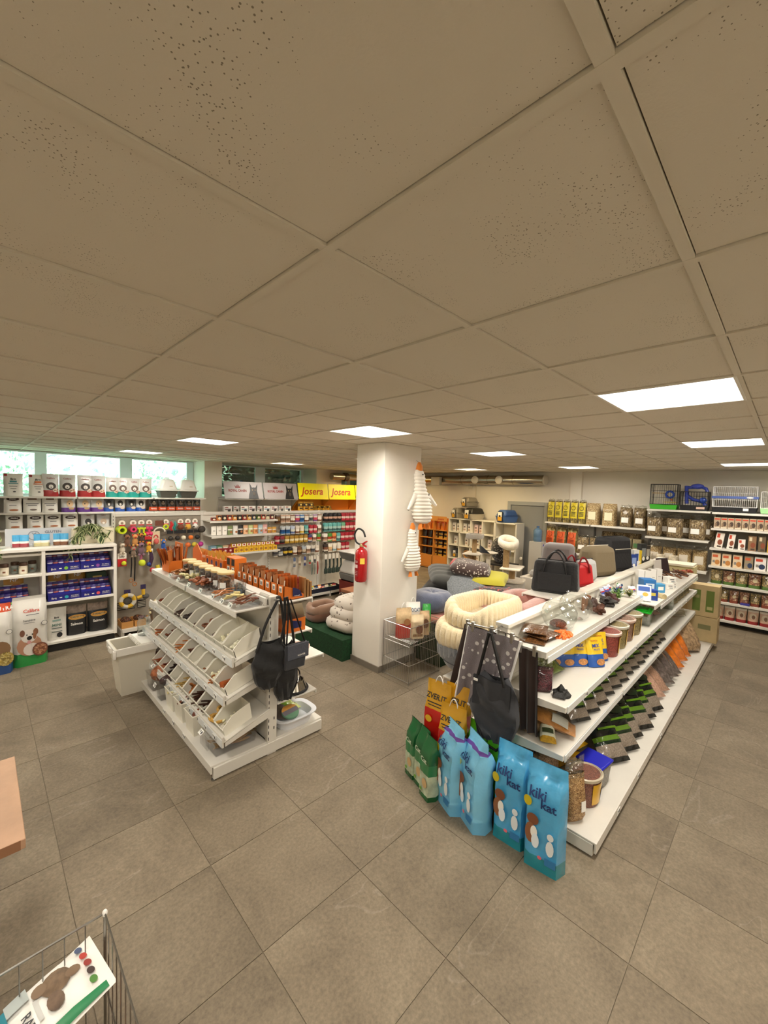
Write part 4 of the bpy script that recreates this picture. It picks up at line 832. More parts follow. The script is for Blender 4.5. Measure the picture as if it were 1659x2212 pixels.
ob('wood_bundle', MB().tube([(-.1, 0, .02), (.1, 0, .02)], .03, 9), M('#c9b98c', .7, var=.3), None, (5.35, 1.0, ZB), (0, 0, .9), label='pale yellow sponge roll by the blue carton', cat='sponge')
rr = random.Random(9)
for i in range(26):
    L = rr.uniform(.12, .22); ob('wood_stick', MB().tube([(-L / 2, 0, 0), (0, rr.uniform(-.02, .02), .008), (L / 2, 0, 0)], [.008, .012, .007], 6), M(['#5f3a22', '#7a4c2c', '#4a2b1a'][i % 3], .8, var=.3), None, (6.5 + rr.uniform(-.12, .75), 1.09 + rr.uniform(-.09, .12), ZB + .014 + .022 * (i // 6) * rr.uniform(.6, 1)), (rr.uniform(-.15, .15), rr.uniform(-.15, .15), rr.uniform(-.5, .5) + .5), label='brown knobbly wood stick in the heap on the far top shelf', cat='wood stick', group='heap of brown wood sticks')
for k in range(3): rock('rust red sponge chunk, %s at the far end of the wood heap' % DN[k], (7.2 + .1 * k, 1.12 - .05 * k, ZB + .02), .035, '#a2462c', 20 + k, 'red_chunk', 'chunk')
carton('dark maroon flat box standing open behind the wood sticks', 'box', (7.15, 1.27, ZB), (-.3, 0, -.6), .18, .03, .22, M('#33262a', .4), name='dark_box')
carton('pale grey panel standing behind the dark maroon box', 'panel', (6.85, 1.29, ZB), (-.1, 0, -.2), .2, .02, .22, M('#d8d2cb', .5), name='grey_panel')
# ---- second shelf
Z2 = .841
film_bag('clear bag of dark red gravel at the near end of the second shelf', (2.69, 1.12, Z2), -.9, .13, .16, .08, SPECK(['#4d1f28', '#6b2c38', '#2f1218'], 150, .4, .6, .4), top=.10)
rock('black castle-like lava rock at the shelf corner', (2.70, 1.0, Z2), .042, '#20211f', 9, stretch=(1, 1, 1.2))
bag('clear bag of green moss lying on the second shelf', 'bag', (2.98, 1.15, Z2 + .02), (-1.25, 0, -.15), .26, .24, .09, [M('#5d6f2b', .35, var=.6, vs=30, bump=.9, bs=50, coat=.5)], style='pillow', name='moss_bag')
bag('second moss bag lying with black and yellow header', 'bag', (3.13, 1.20, Z2 + .03), (-1.15, 0, -.25), .2, .26, .08, [M('#4c5a26', .35, var=.6, vs=30, bump=.9, bs=50, coat=.5), GLOSS('#d8b62c'), GLOSS('#20242a')], [(.45, 0), (.62, 1), (.74, 2), (1, 1)], style='pillow', name='moss_bag')
bag('blue and yellow flat feed packet lying behind the moss bags', 'pack', (2.98, 1.30, Z2 + .03), (-1.0, 0, .2), .16, .2, .04, [GLOSS('#d8b62c'), GLOSS('#24418f'), GLOSS('#e8e4d8')], [(.3, 0), (.7, 2), (1, 1)], style='pillow', name='feed_packet')
YL = GLOSS('#e8c21f'); BL = GLOSS('#1f55a8'); BRN = M('#b9814f', .6, var=.4, vs=60)
for k, (x, y, a, t_) in enumerate([(3.14, 1.24, -.75, -.12), (3.22, 1.17, -.75, -.12), (3.31, 1.10, -.75, -.16), (3.40, 1.0, -.55, -.25), (3.55, 1.02, -.55, -.22)]):
    bag('yellow and blue pond feed bag, %s in the row under the fishbowls' % ORD[k], 'bag', (x, y, Z2), (t_, 0, a), .15, .22, .05, [YL, BL], [(.42, 1), (1, 0)], (('e', .12, .16, .26, .11, BRN), ('t', 'MIX', -.02, .66, .12, M('#1d3f9c', .5)), ('t', 'PELLETS', 0, .56, .05, M('#1d3f9c', .5)), ('t', 'TROPICAL', -.05, .86, .045, M('#b22a2a', .5))), group='yellow and blue pond feed bags', name='feed_bag', key='pondfeed')
def bucket(label, loc, rot, s, fill, lidc, group=None, band=True):
    t = thing('feed_bucket', label, 'bucket', loc, rot, group=group); t.scale = (s, s, s)
    fl = fill
    ob('bucket_wall', MB().lathe([(.082, 0), (.085, .006), (.096, .165), (.093, .165)], 28, sx=1, sy=.82), fl, t)
    l_ = ob('lid', MB().lathe([(.101, .158), (.104, .163), (.104, .176), (.096, .18), (.093, .173), (.001, .173)], 28, sy=.84), lidc, t)
    ob('lid_window', MB().lathe([(.088, .1735), (.001, .1745)], 24, sy=.82, cap=False), fl, l_)
    if band:
        lb_ = ob('label_band', MB().surf(lambda u, v: ((.0895 + .009 * v + .0008) * math.cos(-1.9 + 1.25 * u), .82 * (.0895 + .009 * v + .0008) * math.sin(-1.9 + 1.25 * u), .02 + .125 * v), 10, 2), GLOSS('#d6a51e'), t)
        ob('label_patch', MB().surf(lambda u, v: ((.0893 + .009 * v + .0022) * math.cos(-1.15 + .5 * u), .82 * (.0893 + .009 * v + .0022) * math.sin(-1.15 + .5 * u), .03 + .07 * v), 6, 2), GLOSS('#2a59a5'), lb_)
    return t
PINKLID = M('#e2c3b6', .3, alpha=.92); GLID = M('#d9d4c4', .3, alpha=.9)
bucket('bucket of red pellets with pink lid, nearest of the four in the row', (3.76, 1.03, Z2), .15, 1.12, SPECK(['#8d3b30', '#a54b3c', '#6e2a22'], 190, .45, .5, .3), PINKLID, 'feed buckets in a row')
bucket('bucket of greenish pellets, second of the four in the row', (4.02, 1.04, Z2), .15, 1.12, SPECK(['#8a7a4a', '#a2905c', '#6d6038'], 190, .45, .5, .3), GLID, 'feed buckets in a row')
bucket('bucket of brown pellets with pink lid, third of the four in the row', (4.28, 1.05, Z2), .15, 1.12, SPECK(['#8d6a55', '#a2806a', '#6d4c3a'], 190, .45, .5, .3), PINKLID, 'feed buckets in a row')
bucket('bucket of mixed pellets, farthest of the four in the row', (4.54, 1.05, Z2), .15, 1.12, SPECK(['#8a8058', '#b09a68', '#6d5a3a'], 190, .45, .5, .3), GLID, 'feed buckets in a row')
for k in range(3): bucket('half hidden feed bucket, %s of the back row' % DN[k], (3.80 + .25 * k, 1.24, Z2), .2, 1.0, SPECK(['#8a8058', '#b09a68', '#6d5a3a'], 190, .45, .5, .3), GLID, 'back row of feed buckets', False)
GRN = M('#18c62a', .3)
def lid_tank(label, x, y, s=1):
    t = thing('faunarium', label, 'tank', (x, y, Z2), .1); t.scale = (s,) * 3
    ob('tank', open_tub(.20, .14, .13, .003, .93, .003), CLEAR('#eef2ec', .05, .6, .15), t); ob('lid', MB().box(-.105, -.075, .13, .105, .075, .15).box(-.085, -.055, .15, .085, .055, .16), GRN, t, bev=.008); ob('handle', MB().tube([(-.06, -.05, .158), (-.05, -.05, .172), (.05, -.05, .172), (.06, -.05, .158)], .006, 6), GRN, t)
lid_tank('clear plastic tank with bright green lid beside the buckets', 4.98, 1.04, 1.0); lid_tank('taller clear tank with rounded green lid farther along the shelf', 5.95, 1.02, 1.15)
ob('green_cup', MB().lathe([(.05, 0), (.055, .14), (.06, .145), (.06, .17), (.001, .175)], 18), M('#1fb52b', .35), None, (4.72, 1.22, Z2), label='green lidded cup behind the buckets', cat='cup')
for k, (x, y, a, c) in enumerate([(5.28, 1.02, .1, '#9a7c62'), (5.45, 1.0, -.2, '#8a7060'), (5.62, 1.03, .2, '#a58a70')]): bag('glossy brown snack pack lying, %s beside the green-lidded tank' % DN[k], 'pack', (x, y, Z2 + .015), (-1.3, 0, a), .15, .17, .05, [FOIL(c), FOIL('#e0d2c2')], [(.6, 0), (.8, 1), (1, 0)], style='pillow', name='snack_pack', group='glossy brown snack packs')
for k in range(5): carton('kraft card box, %s, far second shelf end' % ORD[k], 'box', (6.28 + .2 * k, 1.02, Z2), -.1, .15, .1, .15, M('#9a8b62', .6), (('r', 0, .5, .6, .6, M('#6e6a4a', .5)),), 'kraft card boxes', 'kraft_box')
# ---- third shelf
Z3 = .531
bag('small golden seed pack lying at the near end of the third shelf', 'pack', (2.61, 1.03, Z3 + .02), (-1.4, 0, -1.1), .10, .2, .05, [M('#c0962f', .3, var=.3, vs=60, bump=.5, coat=.4), FOIL('#d8dcc8'), M('#3f4a2a', .4)], [(.2, 0), (.75, 1), (1, 0)], (('r', 0, .4, .7, .2, M('#39442a', .4)),), style='pillow', name='seed_pack')
bag('tan powder bag with silver label lying across the third shelf', 'bag', (2.86, .95, Z3 + .03), (-1.35, 0, .35), .16, .36, .07, [M('#a9743a', .3, var=.2, vs=30, bump=.5, coat=.5)], [(1, 0)], (('r', 0, .3, .8, .3, FOIL('#cfd0c6')),), style='pillow', name='seed_pack')
for k, (x, y) in enumerate([(2.68, 1.12), (2.9, 1.12), (3.05, 1.1)]): bag('clear bag of dried herbs, %s lying at the back of the third shelf' % ORD[k], 'bag', (x, y, Z3 + .03 + .02 * k), (-1.35, 0, .3 * k - .3), .2, .22, .07, [M('#7a5f3c', .3, var=.6, vs=40, bump=.7, coat=.5)], style='pillow', name='herb_bag', group='clear herb bags')
GB = [FOIL('#0c0f10'), FOIL('#557a1a'), M('#85796d', .25, var=.35, vs=120, coat=.5, bump=.3, bs=20), FOIL('#0e2413')]
def gravel_bag(label, loc, rot, s=1.0, fill=None, group='black and green gravel bags'):
    o = bag(label, 'bag', loc, rot, .22, .34, .09, GB, [(.08, 0), (.30, 2), (.36, 3), (.44, 1), (.52, 0), (.60, 3), (1, 0)], (('r', .05, .57, .7, .04, GB[1]), ('e', .1, .74, .3, .08, GB[3])), style='pillow', name='gravel_bag', group=group, key='gravel', wr=.005)
    o.scale = (s, s, s); return o
for k in range(14): gravel_bag('black gravel bag with green stripe on the third shelf, %s' % ORD[k], (3.05 + .19 * k, .975 - .01 * (k % 3), Z3 + .015), (-.72 - .04 * (k % 2), .0, -.45 + .06 * (k % 3)), .80, group='gravel bags on the third shelf')
# ---- base shelf
Z0 = .101
film_bag('tall clear bag of tan wood pellets standing at the base corner', (2.67, .88, Z0), -.55, .15, .30, .11, SPECK(['#a98455', '#bd9a6b', '#8d683f', '#7a5731'], 150, .5, .5, .25), name='pellet_bag', lab=(.22, .38, .25, .22), top=.12)
film_bag('brown pellet bag standing behind the corner bag on the base', (2.80, 1.10, Z0), -.5, .16, .28, .11, SPECK(['#7d5f42', '#947453', '#604528'], 170, .5, .5, .25), name='pellet_bag', lab=(.1, .4, .2, .18), top=.10)
film_bag('darker brown pellet bag at the back of the base shelf', (2.74, 1.25, Z0), -.4, .17, .30, .11, SPECK(['#6e5a3c', '#8a7450', '#554228'], 170, .5, .5, .25), name='pellet_bag', top=.10)
bucket('round bucket of reddish brown pellets with yellow label on the base shelf', (2.90, .88, Z0), -.35, 1.12, SPECK(['#7a4a3a', '#8f5a48', '#5d3326'], 190, .45, .5, .3), M('#cfc4ac', .3, alpha=.85))
t = thing('storage_tub', 'clear tub with royal blue lid on the base shelf', 'tub', (3.13, .90, Z0), -.12); ob('tub_body', MB().tbox(0, 0, 0, .15, .15, .175, .175, .16), M('#6d675a', .25, var=.3, vs=90, alpha=.9), t, bev=.015); ob('lid', MB().box(-.095, -.095, .16, .095, .095, .178), M('#0f18b4', .4), t, bev=.015)
for k, (x, y, z) in enumerate([(3.2, 1.18, .02), (3.26, 1.17, .09), (3.22, 1.15, .16)]): bag('yellow bag with black zigzag print lying, %s of the pile on the base' % ['lowest', 'middle', 'topmost'][k], 'bag', (x, y - .1, Z0 + z), (-1.45, 0, -.3 + .1 * k), .34, .28, .09, [GLOSS('#d9ab22'), INK], [(.16, 0), (.22, 1), (.45, 0), (.5, 1), (1, 0)], style='pillow', name='yellow_bag', group='yellow and black bags on the base')
for k in range(6): gravel_bag('large black gravel bag with green stripe lying on the base, %s' % ORD[k], (3.46 + .225 * k, .835 - .02 * (k % 2), Z0 + .02), (-.78 + .05 * (k % 2), 0.0, -.50 + .05 * (k % 3)), 1.2, group='gravel bags on the base shelf')
for k in range(5): gravel_bag('black gravel bag standing in the back row of the base, %s' % ORD[k], (3.55 + .27 * k, 1.2, Z0 + .02), (-.35, 0, -.2), 1.15, group='gravel bags in the back row of the base')
for k, (x, c) in enumerate([(4.98, '#b5907c'), (5.18, '#a3806c')]): bag('pinkish brown substrate bag lying on the base, %s' % DN[k], 'bag', (x - .1, .86, Z0 + .03), (-.95, 0, -.45), .27, .42, .13, [M(c, .25, var=.25, vs=50, bump=.7, bs=25, coat=.6)], style='pillow', name='substrate_bag', group='pinkish substrate bags')
for k, (x, z) in enumerate([(5.3, .03), (5.5, .05), (5.68, .03)]): bag('shiny dark grey shredded bedding bag, %s on the base' % DN[k], 'bag', (x, .86, Z0 + z), (-.9, 0, -.45), .30, .42, .15, [M('#5d5350', .15, var=.55, vs=22, bump=1.0, bs=16, coat=.8), M('#a0522d', .3)], [(.75, 0), (.83, 1), (1, 0)], style='pillow', name='bedding_bag', group='shiny dark bedding bags')
for k, (x, z, rx) in enumerate([(5.93, .03, -.9), (6.15, .05, -.75), (6.38, .04, -.65)]): bag('bright orange glossy substrate bag, %s on the base' % ORD[k], 'bag', (x, .87, Z0 + z), (rx, 0, -.45), .30, .46, .15, [M('#d9741a', .15, var=.25, vs=18, bump=.8, bs=16, coat=.8)], style='pillow', name='orange_bag', group='orange substrate bags')
film_bag('large clear tan bedding bag leaning at the far end of the base', (6.8, .86, Z0 + .02), (-.5, .1, -.5), .36, .46, .18, M('#a58a6a', .25, var=.45, vs=30, bump=.6, coat=.4), name='bedding_bag', top=.15)
KR = M('#bda77c', .7, var=.1, vs=6); KG = M('#62742e', .6)
carton('kraft carton with two green bottle windows at the far island end, upper one', 'carton', (7.66, .84, .46), -math.pi / 2, .36, .24, .46, KR, (('r', -.22, .5, .26, .68, KG), ('r', .22, .5, .26, .68, KG), ('r', -.22, .62, .18, .1, M('#8d8a5a', .6)), ('r', .22, .28, .18, .1, M('#b7b07a', .6))), name='kraft_carton')
carton('kraft carton under the windowed one at the far island end', 'carton', (7.63, .84, Z0), -math.pi / 2, .37, .26, .355, KR, (('r', .1, .6, .4, .2, M('#7d7a52', .6)),), name='kraft_carton')
carton('pale green carton with dark crocodile print behind the island end', 'carton', (7.98, 1.22, .62), -math.pi / 2, .42, .3, .50, M('#cbbf8f', .7), (('e', .05, .6, .3, .2, M('#32562c', .6)), ('r', .05, .72, .5, .2, M('#cbbf8f', .7)), ('r', 0, .2, .8, .1, M('#4d6a34', .6))), name='kraft_carton')
carton('plain kraft carton below the crocodile carton', 'carton', (7.98, 1.22, 0), -math.pi / 2, .42, .3, .615, KR, name='kraft_carton')
ob('carton_stack_top', MB().box(-.2, -.2, 0, .2, .2, .03), M('#ded6c0', .6), None, (7.98, 1.22, 1.122), smooth=0, label='white tray lying on the crocodile carton', cat='tray')

# ================================================================== back row: white bookcase, toy wall, treat shelves, pegboards
FY = 6.42
UW = M('#eeeae2', .42, var=.02)
U = thing('bookcase', 'white open bookcase of dog food at the left, topped by trailing plants', 'bookcase', (0, 0, 0))
for x0, x1 in ((-.80, -.765), (.543, .578), (1.29, 1.325)): ob('upright_panel', MB().box(x0, FY, .1, x1, FY + .42, 1.29), UW, U, smooth=0, bev=.003)
ob('top_board', MB().box(-.8, FY - .005, 1.29, 1.325, FY + .43, 1.325), UW, U, smooth=0, bev=.003)
ob('back_board', MB().box(-.79, FY + .41, .1, 1.315, FY + .42, 1.3), M('#d9d4c8', .6), U, smooth=0)
for a, b in ((-.765, .543), (.578, 1.29)):
    for z in (.135, .645, 1.012): ob('shelf', MB().box(a, FY + .005, z - .03, b, FY + .41, z), UW, U, smooth=0, bev=.002)
    ob('front_rail', MB().box(a, FY + .03, 1.235, b, FY + .045, 1.26), UW, U, smooth=0)
ob('kick_board', MB().box(-.8, FY + .06, 0, 1.31, FY + .08, .1), M('#2c2a28', .6), U, smooth=0)
# wet food display cases
BRB = M('#1d1f7a', .4); PUR = M('#3b2b7a', .4)
def wet_case(label, x, y, z, dot):
    t = thing('display_case', label, 'display box', (x, y, z), group='dark blue display cases of wet food')
    ob('case', MB().prism([(-.13, 0), (.13, 0), (.13, .14), (-.02, .14), (-.13, .075)], 'x', -.165, .165), BRB, t, smooth=0)
    for j in range(2):
        for i in range(6):
            ob('food_pouch', bag_mesh(.055, .085, .022, None, [(.45, 0), (.62, 1), (1, 0)], 'pillow', 4, 8)[0], [[PUR, M('#c9c4da', .4)], [M('#2a2460', .4), M('#b5574a', .5)]][i % 2], t, (-.135 + .054 * i, -.09 + .09 * j, .06 + .075 * j), (-.2, 0, 0), weld=True)
    ob('badge', MB().lathe([(.02, 0), (.02, .0015)], 16, (.02, -.1318, .037), ax='y'), M(dot, .5), t)
    flat_text('Brit', .025, t, WHITE, (-.105, -.1308, .022), (0, 0, 0), .07); flat_text('95% MEAT', .013, t, WHITE, (.105, -.1308, .04), (0, 0, 0), .09); flat_text('INGREDIENTS', .010, t, WHITE, (.105, -.1308, .022), (0, 0, 0), .09); ob('mark', MB().box(-.05, -.1312, .03, -.025, -.1302, .042), WHITE, t, smooth=0)
wet_case('dark blue wet food case with green badge, upper bookcase shelf', .765, 6.60, 1.013, '#7dbb3c'); wet_case('dark blue wet food case with purple badge, upper bookcase shelf', 1.10, 6.60, 1.013, '#8a4a9c')
wet_case('dark blue wet food case with teal badge, middle bookcase shelf', .765, 6.58, .646, '#29a3b8'); wet_case('dark blue wet food case with pink badge, middle bookcase shelf', 1.10, 6.58, .646, '#d8505a')
wet_case('dark blue wet food case behind the big white dog food sack', .26, 6.60, .646, '#7dbb3c')
SILV = M('#d9d7d0', .35, bump=.3, bs=14, coat=.3); TAN = M('#b98a3c', .45)
for k, (x, z) in enumerate([(.72, .79), (.93, .79), (.30, .80)]): bag('white dog food pouch with golden print, %s' % ['left above the middle cases', 'right above the middle cases', 'in the left bookcase bay'][k], 'bag', (x, 6.72, z), 0, .19, .21, .06, [SILV, TAN], [(.3, 0), (.72, 1), (1, 0)], (('t', 'NP', 0, .48, .2, CARD), ('e', .1, .22, .25, .1, M('#c07a44', .5))), name='food_pouch', group='white pouches with golden print')
ob('green_box', MB().box(-.11, -.07, 0, .11, .07, .14), [M('#24402a', .45)], None, (1.13, 6.70, .79), smooth=0, bev=.003, label='dark green carton with gold lettering above the pink badge case', cat='box'); ob('gold_label', MB().box(1.09, 6.628, .85, 1.19, 6.63, .88), M('#b9a05a', .4), bpy.data.objects['green_box'], (-1.13, -6.70, -.79), smooth=0)
NV = M('#15222c', .4, bump=.3, bs=20, coat=.3); SLM = [M('#1b1b1e', .4, bump=.3, bs=20, coat=.2), NV, M('#8a7a6e', .5, var=.5, vs=18)]
for k, x in enumerate((.90, 1.14)): bag('dark salmon dog food bag with yellow diamond, %s on the bookcase floor' % ['left', 'right'][k], 'bag', (x, 6.62, .137), .0, .23, .38, .12, SLM, [(.5, 0), (.74, 1), (1, 2)], (('e', .05, .60, .42, .085, M('#d9a24a', .45)), ('r', .05, .6, .5, .05, M('#e6c88a', .45)), ('t', 'CARNILOVE', .05, .585, .05, M('#3a2a1a', .5)), ('t', 'Salmon', .02, .34, .085, CARD)), name='food_bag', group='dark salmon food bags')
bag('white mini breed dog food bag at the left of the bookcase floor', 'bag', (.69, 6.56, .137), .05, .21, .40, .1, [SILV], [(1, 0)], (('t', 'Brit', 0, .66, .06, INK), ('r', 0, .60, .4, .05, M('#7f9f98', .5)), ('t', 'MINI', 0, .42, .085, M('#5d7a72', .5)), ('r', 0, .36, .5, .03, M('#6d7572', .5)), ('r', 0, .25, .5, .025, M('#6d7572', .5)), ('e', .12, .14, .14, .08, INK)), name='food_bag')
for k, (x, y) in enumerate([(.10, 6.60), (.21, 6.52), (.31, 6.62), (.38, 6.54), (.47, 6.63)]):
    t = thing('supplement_jar', 'small round jar with brown cap and white label, %s on the bookcase shelf' % ORD[k], 'jar', (x, y, 1.013), group='small supplement jars'); ob('jar_body', MB().lathe([(.038, 0), (.042, .006), (.042, .09), (.036, .10)], 18), M(['#a9b0ac', '#e6ddc8'][k % 2], .4), t); ob('cap', MB().lathe([(.038, .1), (.04, .103), (.04, .135), (.036, .14)], 18), M('#4a3222', .5), t); l_ = ob('label', MB().surf(lambda u, v: (.0428 * math.cos(-2.5 + 1.5 * u), .0428 * math.sin(-2.5 + 1.5 * u), .02 + .05 * v), 8, 1), M(['#7d8a84', '#f0e9d8'][k % 2], .5), t); ob('label_emblem', MB().surf(lambda u, v: (.0436 * math.cos(-1.95 + .6 * u), .0436 * math.sin(-1.95 + .6 * u), .035 + .02 * v), 5, 1), M('#7a4a30', .5), l_)
# on top of the bookcase
sg = ob('sign_board', MB().box(-.34, -.004, 0, .34, .004, .215), M('#c9ccd0', .3), None, (.57, 6.78, 1.326), smooth=0, label='grey acrylic gluten notice board standing on the bookcase', cat='sign')
for s, z in (('GLUTEN', .150), ('IN-', .105), ('ARE', .055)): flat_text(s, .032, sg, M('#6d7486', .5), (.12 if s == 'GLUTEN' else .2, -.005, z), (0, 0, 0), .2)
ob('ear_emblem', MB().tube([(-.07 + .055 * math.cos(6.2832 * i / 20), -.006, .125 + .055 * math.sin(6.2832 * i / 20)) for i in range(20)], .004, 5, closed=True).tube([(-.07, -.006, .03), (-.07, -.006, .15)], .004, 5).tube([(-.09, -.006, .16), (-.07, -.006, .13), (-.05, -.006, .16)], .004, 5), M('#8a8f98', .4), sg)
LB = GLOSS('#4aa6d8')
for k, (x, c) in enumerate([(.33, '#a83a48'), (.40, '#b04452'), (.53, '#d8cf9a'), (.60, '#ddd5a2'), (.72, '#8a5a3a'), (.79, '#84543a')]): bag('small light blue cookie pouch, %s on top of the bookcase' % ORD[k], 'pouch', (x, 6.66 - .02 * (k % 2), 1.326), .1 * (-1) ** k, .085, .15, .04, [GLOSS(c), CARD, LB], [(.3, 0), (.48, 1), (1, 2)], name='cookie_pouch', group='light blue cookie pouches')
for k, x in enumerate((.36, .56, .76)): ob('clear_stand', open_tub(.17, .10, .035, .002, 1, .002), BOX, None, (x, 6.64, 1.326), label='clear acrylic holder under the cookie pouches, %s' % ORD[k], cat='holder', group='clear acrylic holders')
t = thing('planter_box', 'pale stone planter box on the right of the bookcase top', 'planter', (1.11, 6.72, 1.326)); ob('planter_body', open_tub(.46, .15, .20, .012, 1, 0), M('#e6ddc2', .7, var=.12, vs=5), t, bev=.004); ob('soil', MB().box(-.21, -.06, .16, .21, .06, .175), M('#3b2c20', .9), t, smooth=0)
def ivy(label, base, vines, seed, n=14, leafs=.085):
    t = thing('trailing_plant', label, 'plant', base); r = random.Random(seed); le = []
    lm = MB().surf(lambda u, v: (.72 * math.sin(math.pi * u) ** .8 * (v - .5), u, .12 * abs(v - .5) - .10 * u * u), 6, 4, m=lambda u, v: 1 if abs(v - .5) > .36 else 0).mesh('leaf', [M('#37502a', .4, var=.25, vs=6), M('#c9d0a0', .45)], 60)
    for vi, (ex, ey, ez) in enumerate(vines):
        pts = []
        for i in range(7):
            q = i / 6; pts.append(Vector((ex * q + r.uniform(-.012, .012), ey * (q ** .6) + r.uniform(-.01, .01), (.07 * math.sin(math.pi * min(1, q * 1.6)) if q < .6 else .0) + ez * q ** 2.0)))
        ob('stem', MB().tube(pts, .0035, 5), M('#6c7a48', .6), t)
        for i in range(n):
            q = r.uniform(.1, 1); j = min(5, int(q * 6)); p = pts[j].lerp(pts[j + 1], q * 6 - j); s = leafs * r.uniform(.8, 1.35)
            o = link('leaf', lm, t, p, (r.uniform(-1.6, -.5), r.uniform(-.5, .5), r.uniform(-1.4, 1.4))); o.scale = (s, s, s)
    return t
ivy('variegated trailing plant spilling from the planter on the bookcase', (1.05, 6.68, 1.52), [(-.28, -.10, -.30), (-.22, -.14, -.34), (-.15, -.12, -.10), (-.05, -.16, -.03), (.08, -.14, -.08), (.16, -.16, -.12), (.24, -.14, -.16), (.28, -.05, -.04), (-.02, -.02, .06), (-.25, -.18, -.42), (.12, -.04, .05), (-.12, -.16, -.2)], 4, 8)
ivy('variegated trailing plant at the left picture edge on the bookcase', (.07, 6.60, 1.52), [(.12, -.20, -.30), (.10, -.22, -.40), (.05, -.18, -.16), (-.1, -.2, -.34), (.02, -.1, .05), (.12, -.1, -.06)], 9, 10)
ob('plant_pot', MB().lathe([(.06, 0), (.075, .13), (.08, .13), (.08, .16), (.065, .16), (.06, .12), (.001, .12)], 18), M('#e8e2d4', .6), None, (.02, 6.66, 1.326), label='white pot of the left trailing plant', cat='pot')
# big sacks on the floor before the bookcase
CB = [M('#e2e0da', .35, bump=.3, bs=9, coat=.3), GLOSS('#2f9a4a'), M('#c8c6c0', .4)]
RDL = M('#c4452c', .5); TX = M('#55565a', .5)
bag('large white dog food sack with bulldog picture and green foot on the floor', 'bag', (.41, 6.22, .0), .1, .33, .80, .15, CB, [(.19, 1), (.955, 0), (1, 2)], (('t', 'Calibra', .02, .78, .045, RDL), ('r', .05, .745, .35, .008, TX), ('t', 'Sensitive', -.05, .655, .028, TX), ('r', -.05, .63, .3, .006, TX), ('e', -.05, .30, .34, .15, M('#b98a70', .6)), ('e', .0, .24, .22, .09, M('#e6ddd6', .6)), ('e', -.06, .44, .22, .10, M('#e9e4de', .6)), ('e', -.24, .49, .07, .05, M('#7a5240', .6)), ('e', .12, .49, .07, .05, M('#8a6048', .6)), ('e', .09, .44, .05, .06, M('#9a6a4c', .6)), ('e', -.05, .41, .07, .03, INK), ('e', -.12, .46, .02, .01, INK), ('e', .03, .46, .02, .01, INK), ('e', -.06, .35, .06, .025, M('#d8a0a0', .5)), ('e', .24, .22, .22, .10, M('#7a4a38', .6)), ('e', .24, .22, .18, .08, SPECK(['#a8714f', '#7d4a34', '#c39170'], 60, .6, .6)), ('e', .36, .60, .09, .035, TX), ('e', .36, .60, .075, .029, CB[0])), style='gusset', name='dog_food_sack')
CB2 = [M('#e2e0da', .35, bump=.3, bs=9, coat=.3), GLOSS('#2a4f8a'), GLOSS('#d9542c')]
bag('white dog food sack with orange top cut by the left picture edge', 'bag', (.11, 6.10, 0), .12, .30, .78, .15, CB2, [(.2, 1), (.88, 0), (1, 2)], (('t', 'NUTRA', .22, .905, .05, CARD), ('e', .36, .60, .09, .035, TX), ('e', .36, .60, .075, .029, CB2[0]), ('e', .1, .36, .3, .12, M('#8a6a4a', .6)), ('e', .25, .22, .24, .1, SPECK(['#b8a04f', '#7d6a34', '#c3b170'], 60, .6, .6))), style='gusset', name='dog_food_sack')

# ------------------------------------------------------------------ long wall gondola
PY = 6.92
def peg_mat(face='#d3ccbd', hole='#6d675c'):
    m, nt, b = base('pegboard'); tc = nd(nt, 'ShaderNodeTexCoord'); mp = nd(nt, 'ShaderNodeMapping'); nt.links.new(tc.outputs['Object'], mp.inputs[0]); mp.inputs['Scale'].default_value = (40, 40, 40)
    v = nd(nt, 'ShaderNodeTexVoronoi', Randomness=0.0, Scale=1.0); nt.links.new(mp.outputs[0], v.inputs['Vector'])
    nt.links.new(ramp(nt, v.outputs['Distance'], [(.24, hole), (.28, face)]), b.inputs['Base Color']); b.inputs['Roughness'].default_value = .5; return m
PEG = peg_mat(); PEGT = peg_mat('#9c9284', '#5a5348')
W_ = thing('wall_gondola', 'long white back row shelf unit with pegboards and treat shelves', 'shelf unit', (0, 0, 0))
BX = [1.385, 2.63, 3.87, 5.0, 6.12]
for x in BX: ob('upright', MB().box(x - .02, PY - .03, 0, x + .02, PY + .03, 1.71), SHELF, W_, smooth=0, bev=.003)
ob('slot_strip', slots(.15, 1.66), INK, W_, (1.378, PY - .03, 0), smooth=0, kind='stuff'); ob('slot_strip', slots(.15, 1.55), INK, W_, (3.865, PY - .03, 0), smooth=0, kind='stuff')
for k in range(4):
    a, b = BX[k] + .02, BX[k + 1] - .02
    ob('pegboard' if k != 1 else 'back_panel', MB().box(a, PY - .01, .12, b, PY + .01, 1.66), (PEGT, SHELF, PEG, PEG)[k], W_, smooth=0)
    ob('top_rail', MB().box(a, PY - .03, 1.66, b, PY + .03, 1.71), SHELF, W_, smooth=0, bev=.003)
    ob('base_shelf', MB().box(a - .01, 6.46, .10, b + .01, PY - .01, .112).box(a - .01, 6.455, .065, b + .01, 6.467, .112), SHELF, W_, smooth=0, bev=.002)
    ob('foot', MB().box(a - .02, 6.48, .0, a + .02, PY, .10), SHELF, W_, smooth=0)
    ob('kick_board', MB().box(a, 6.62, 0, b, 6.63, .1), M('#2f2b27', .7), W_, smooth=0)
for z, d in ((1.578, .30), (1.335, .36), (1.045, .40)): shelf_board(W_, 2.64, PY - d - .04, 3.86, PY - .01, z, .03, 'y0')
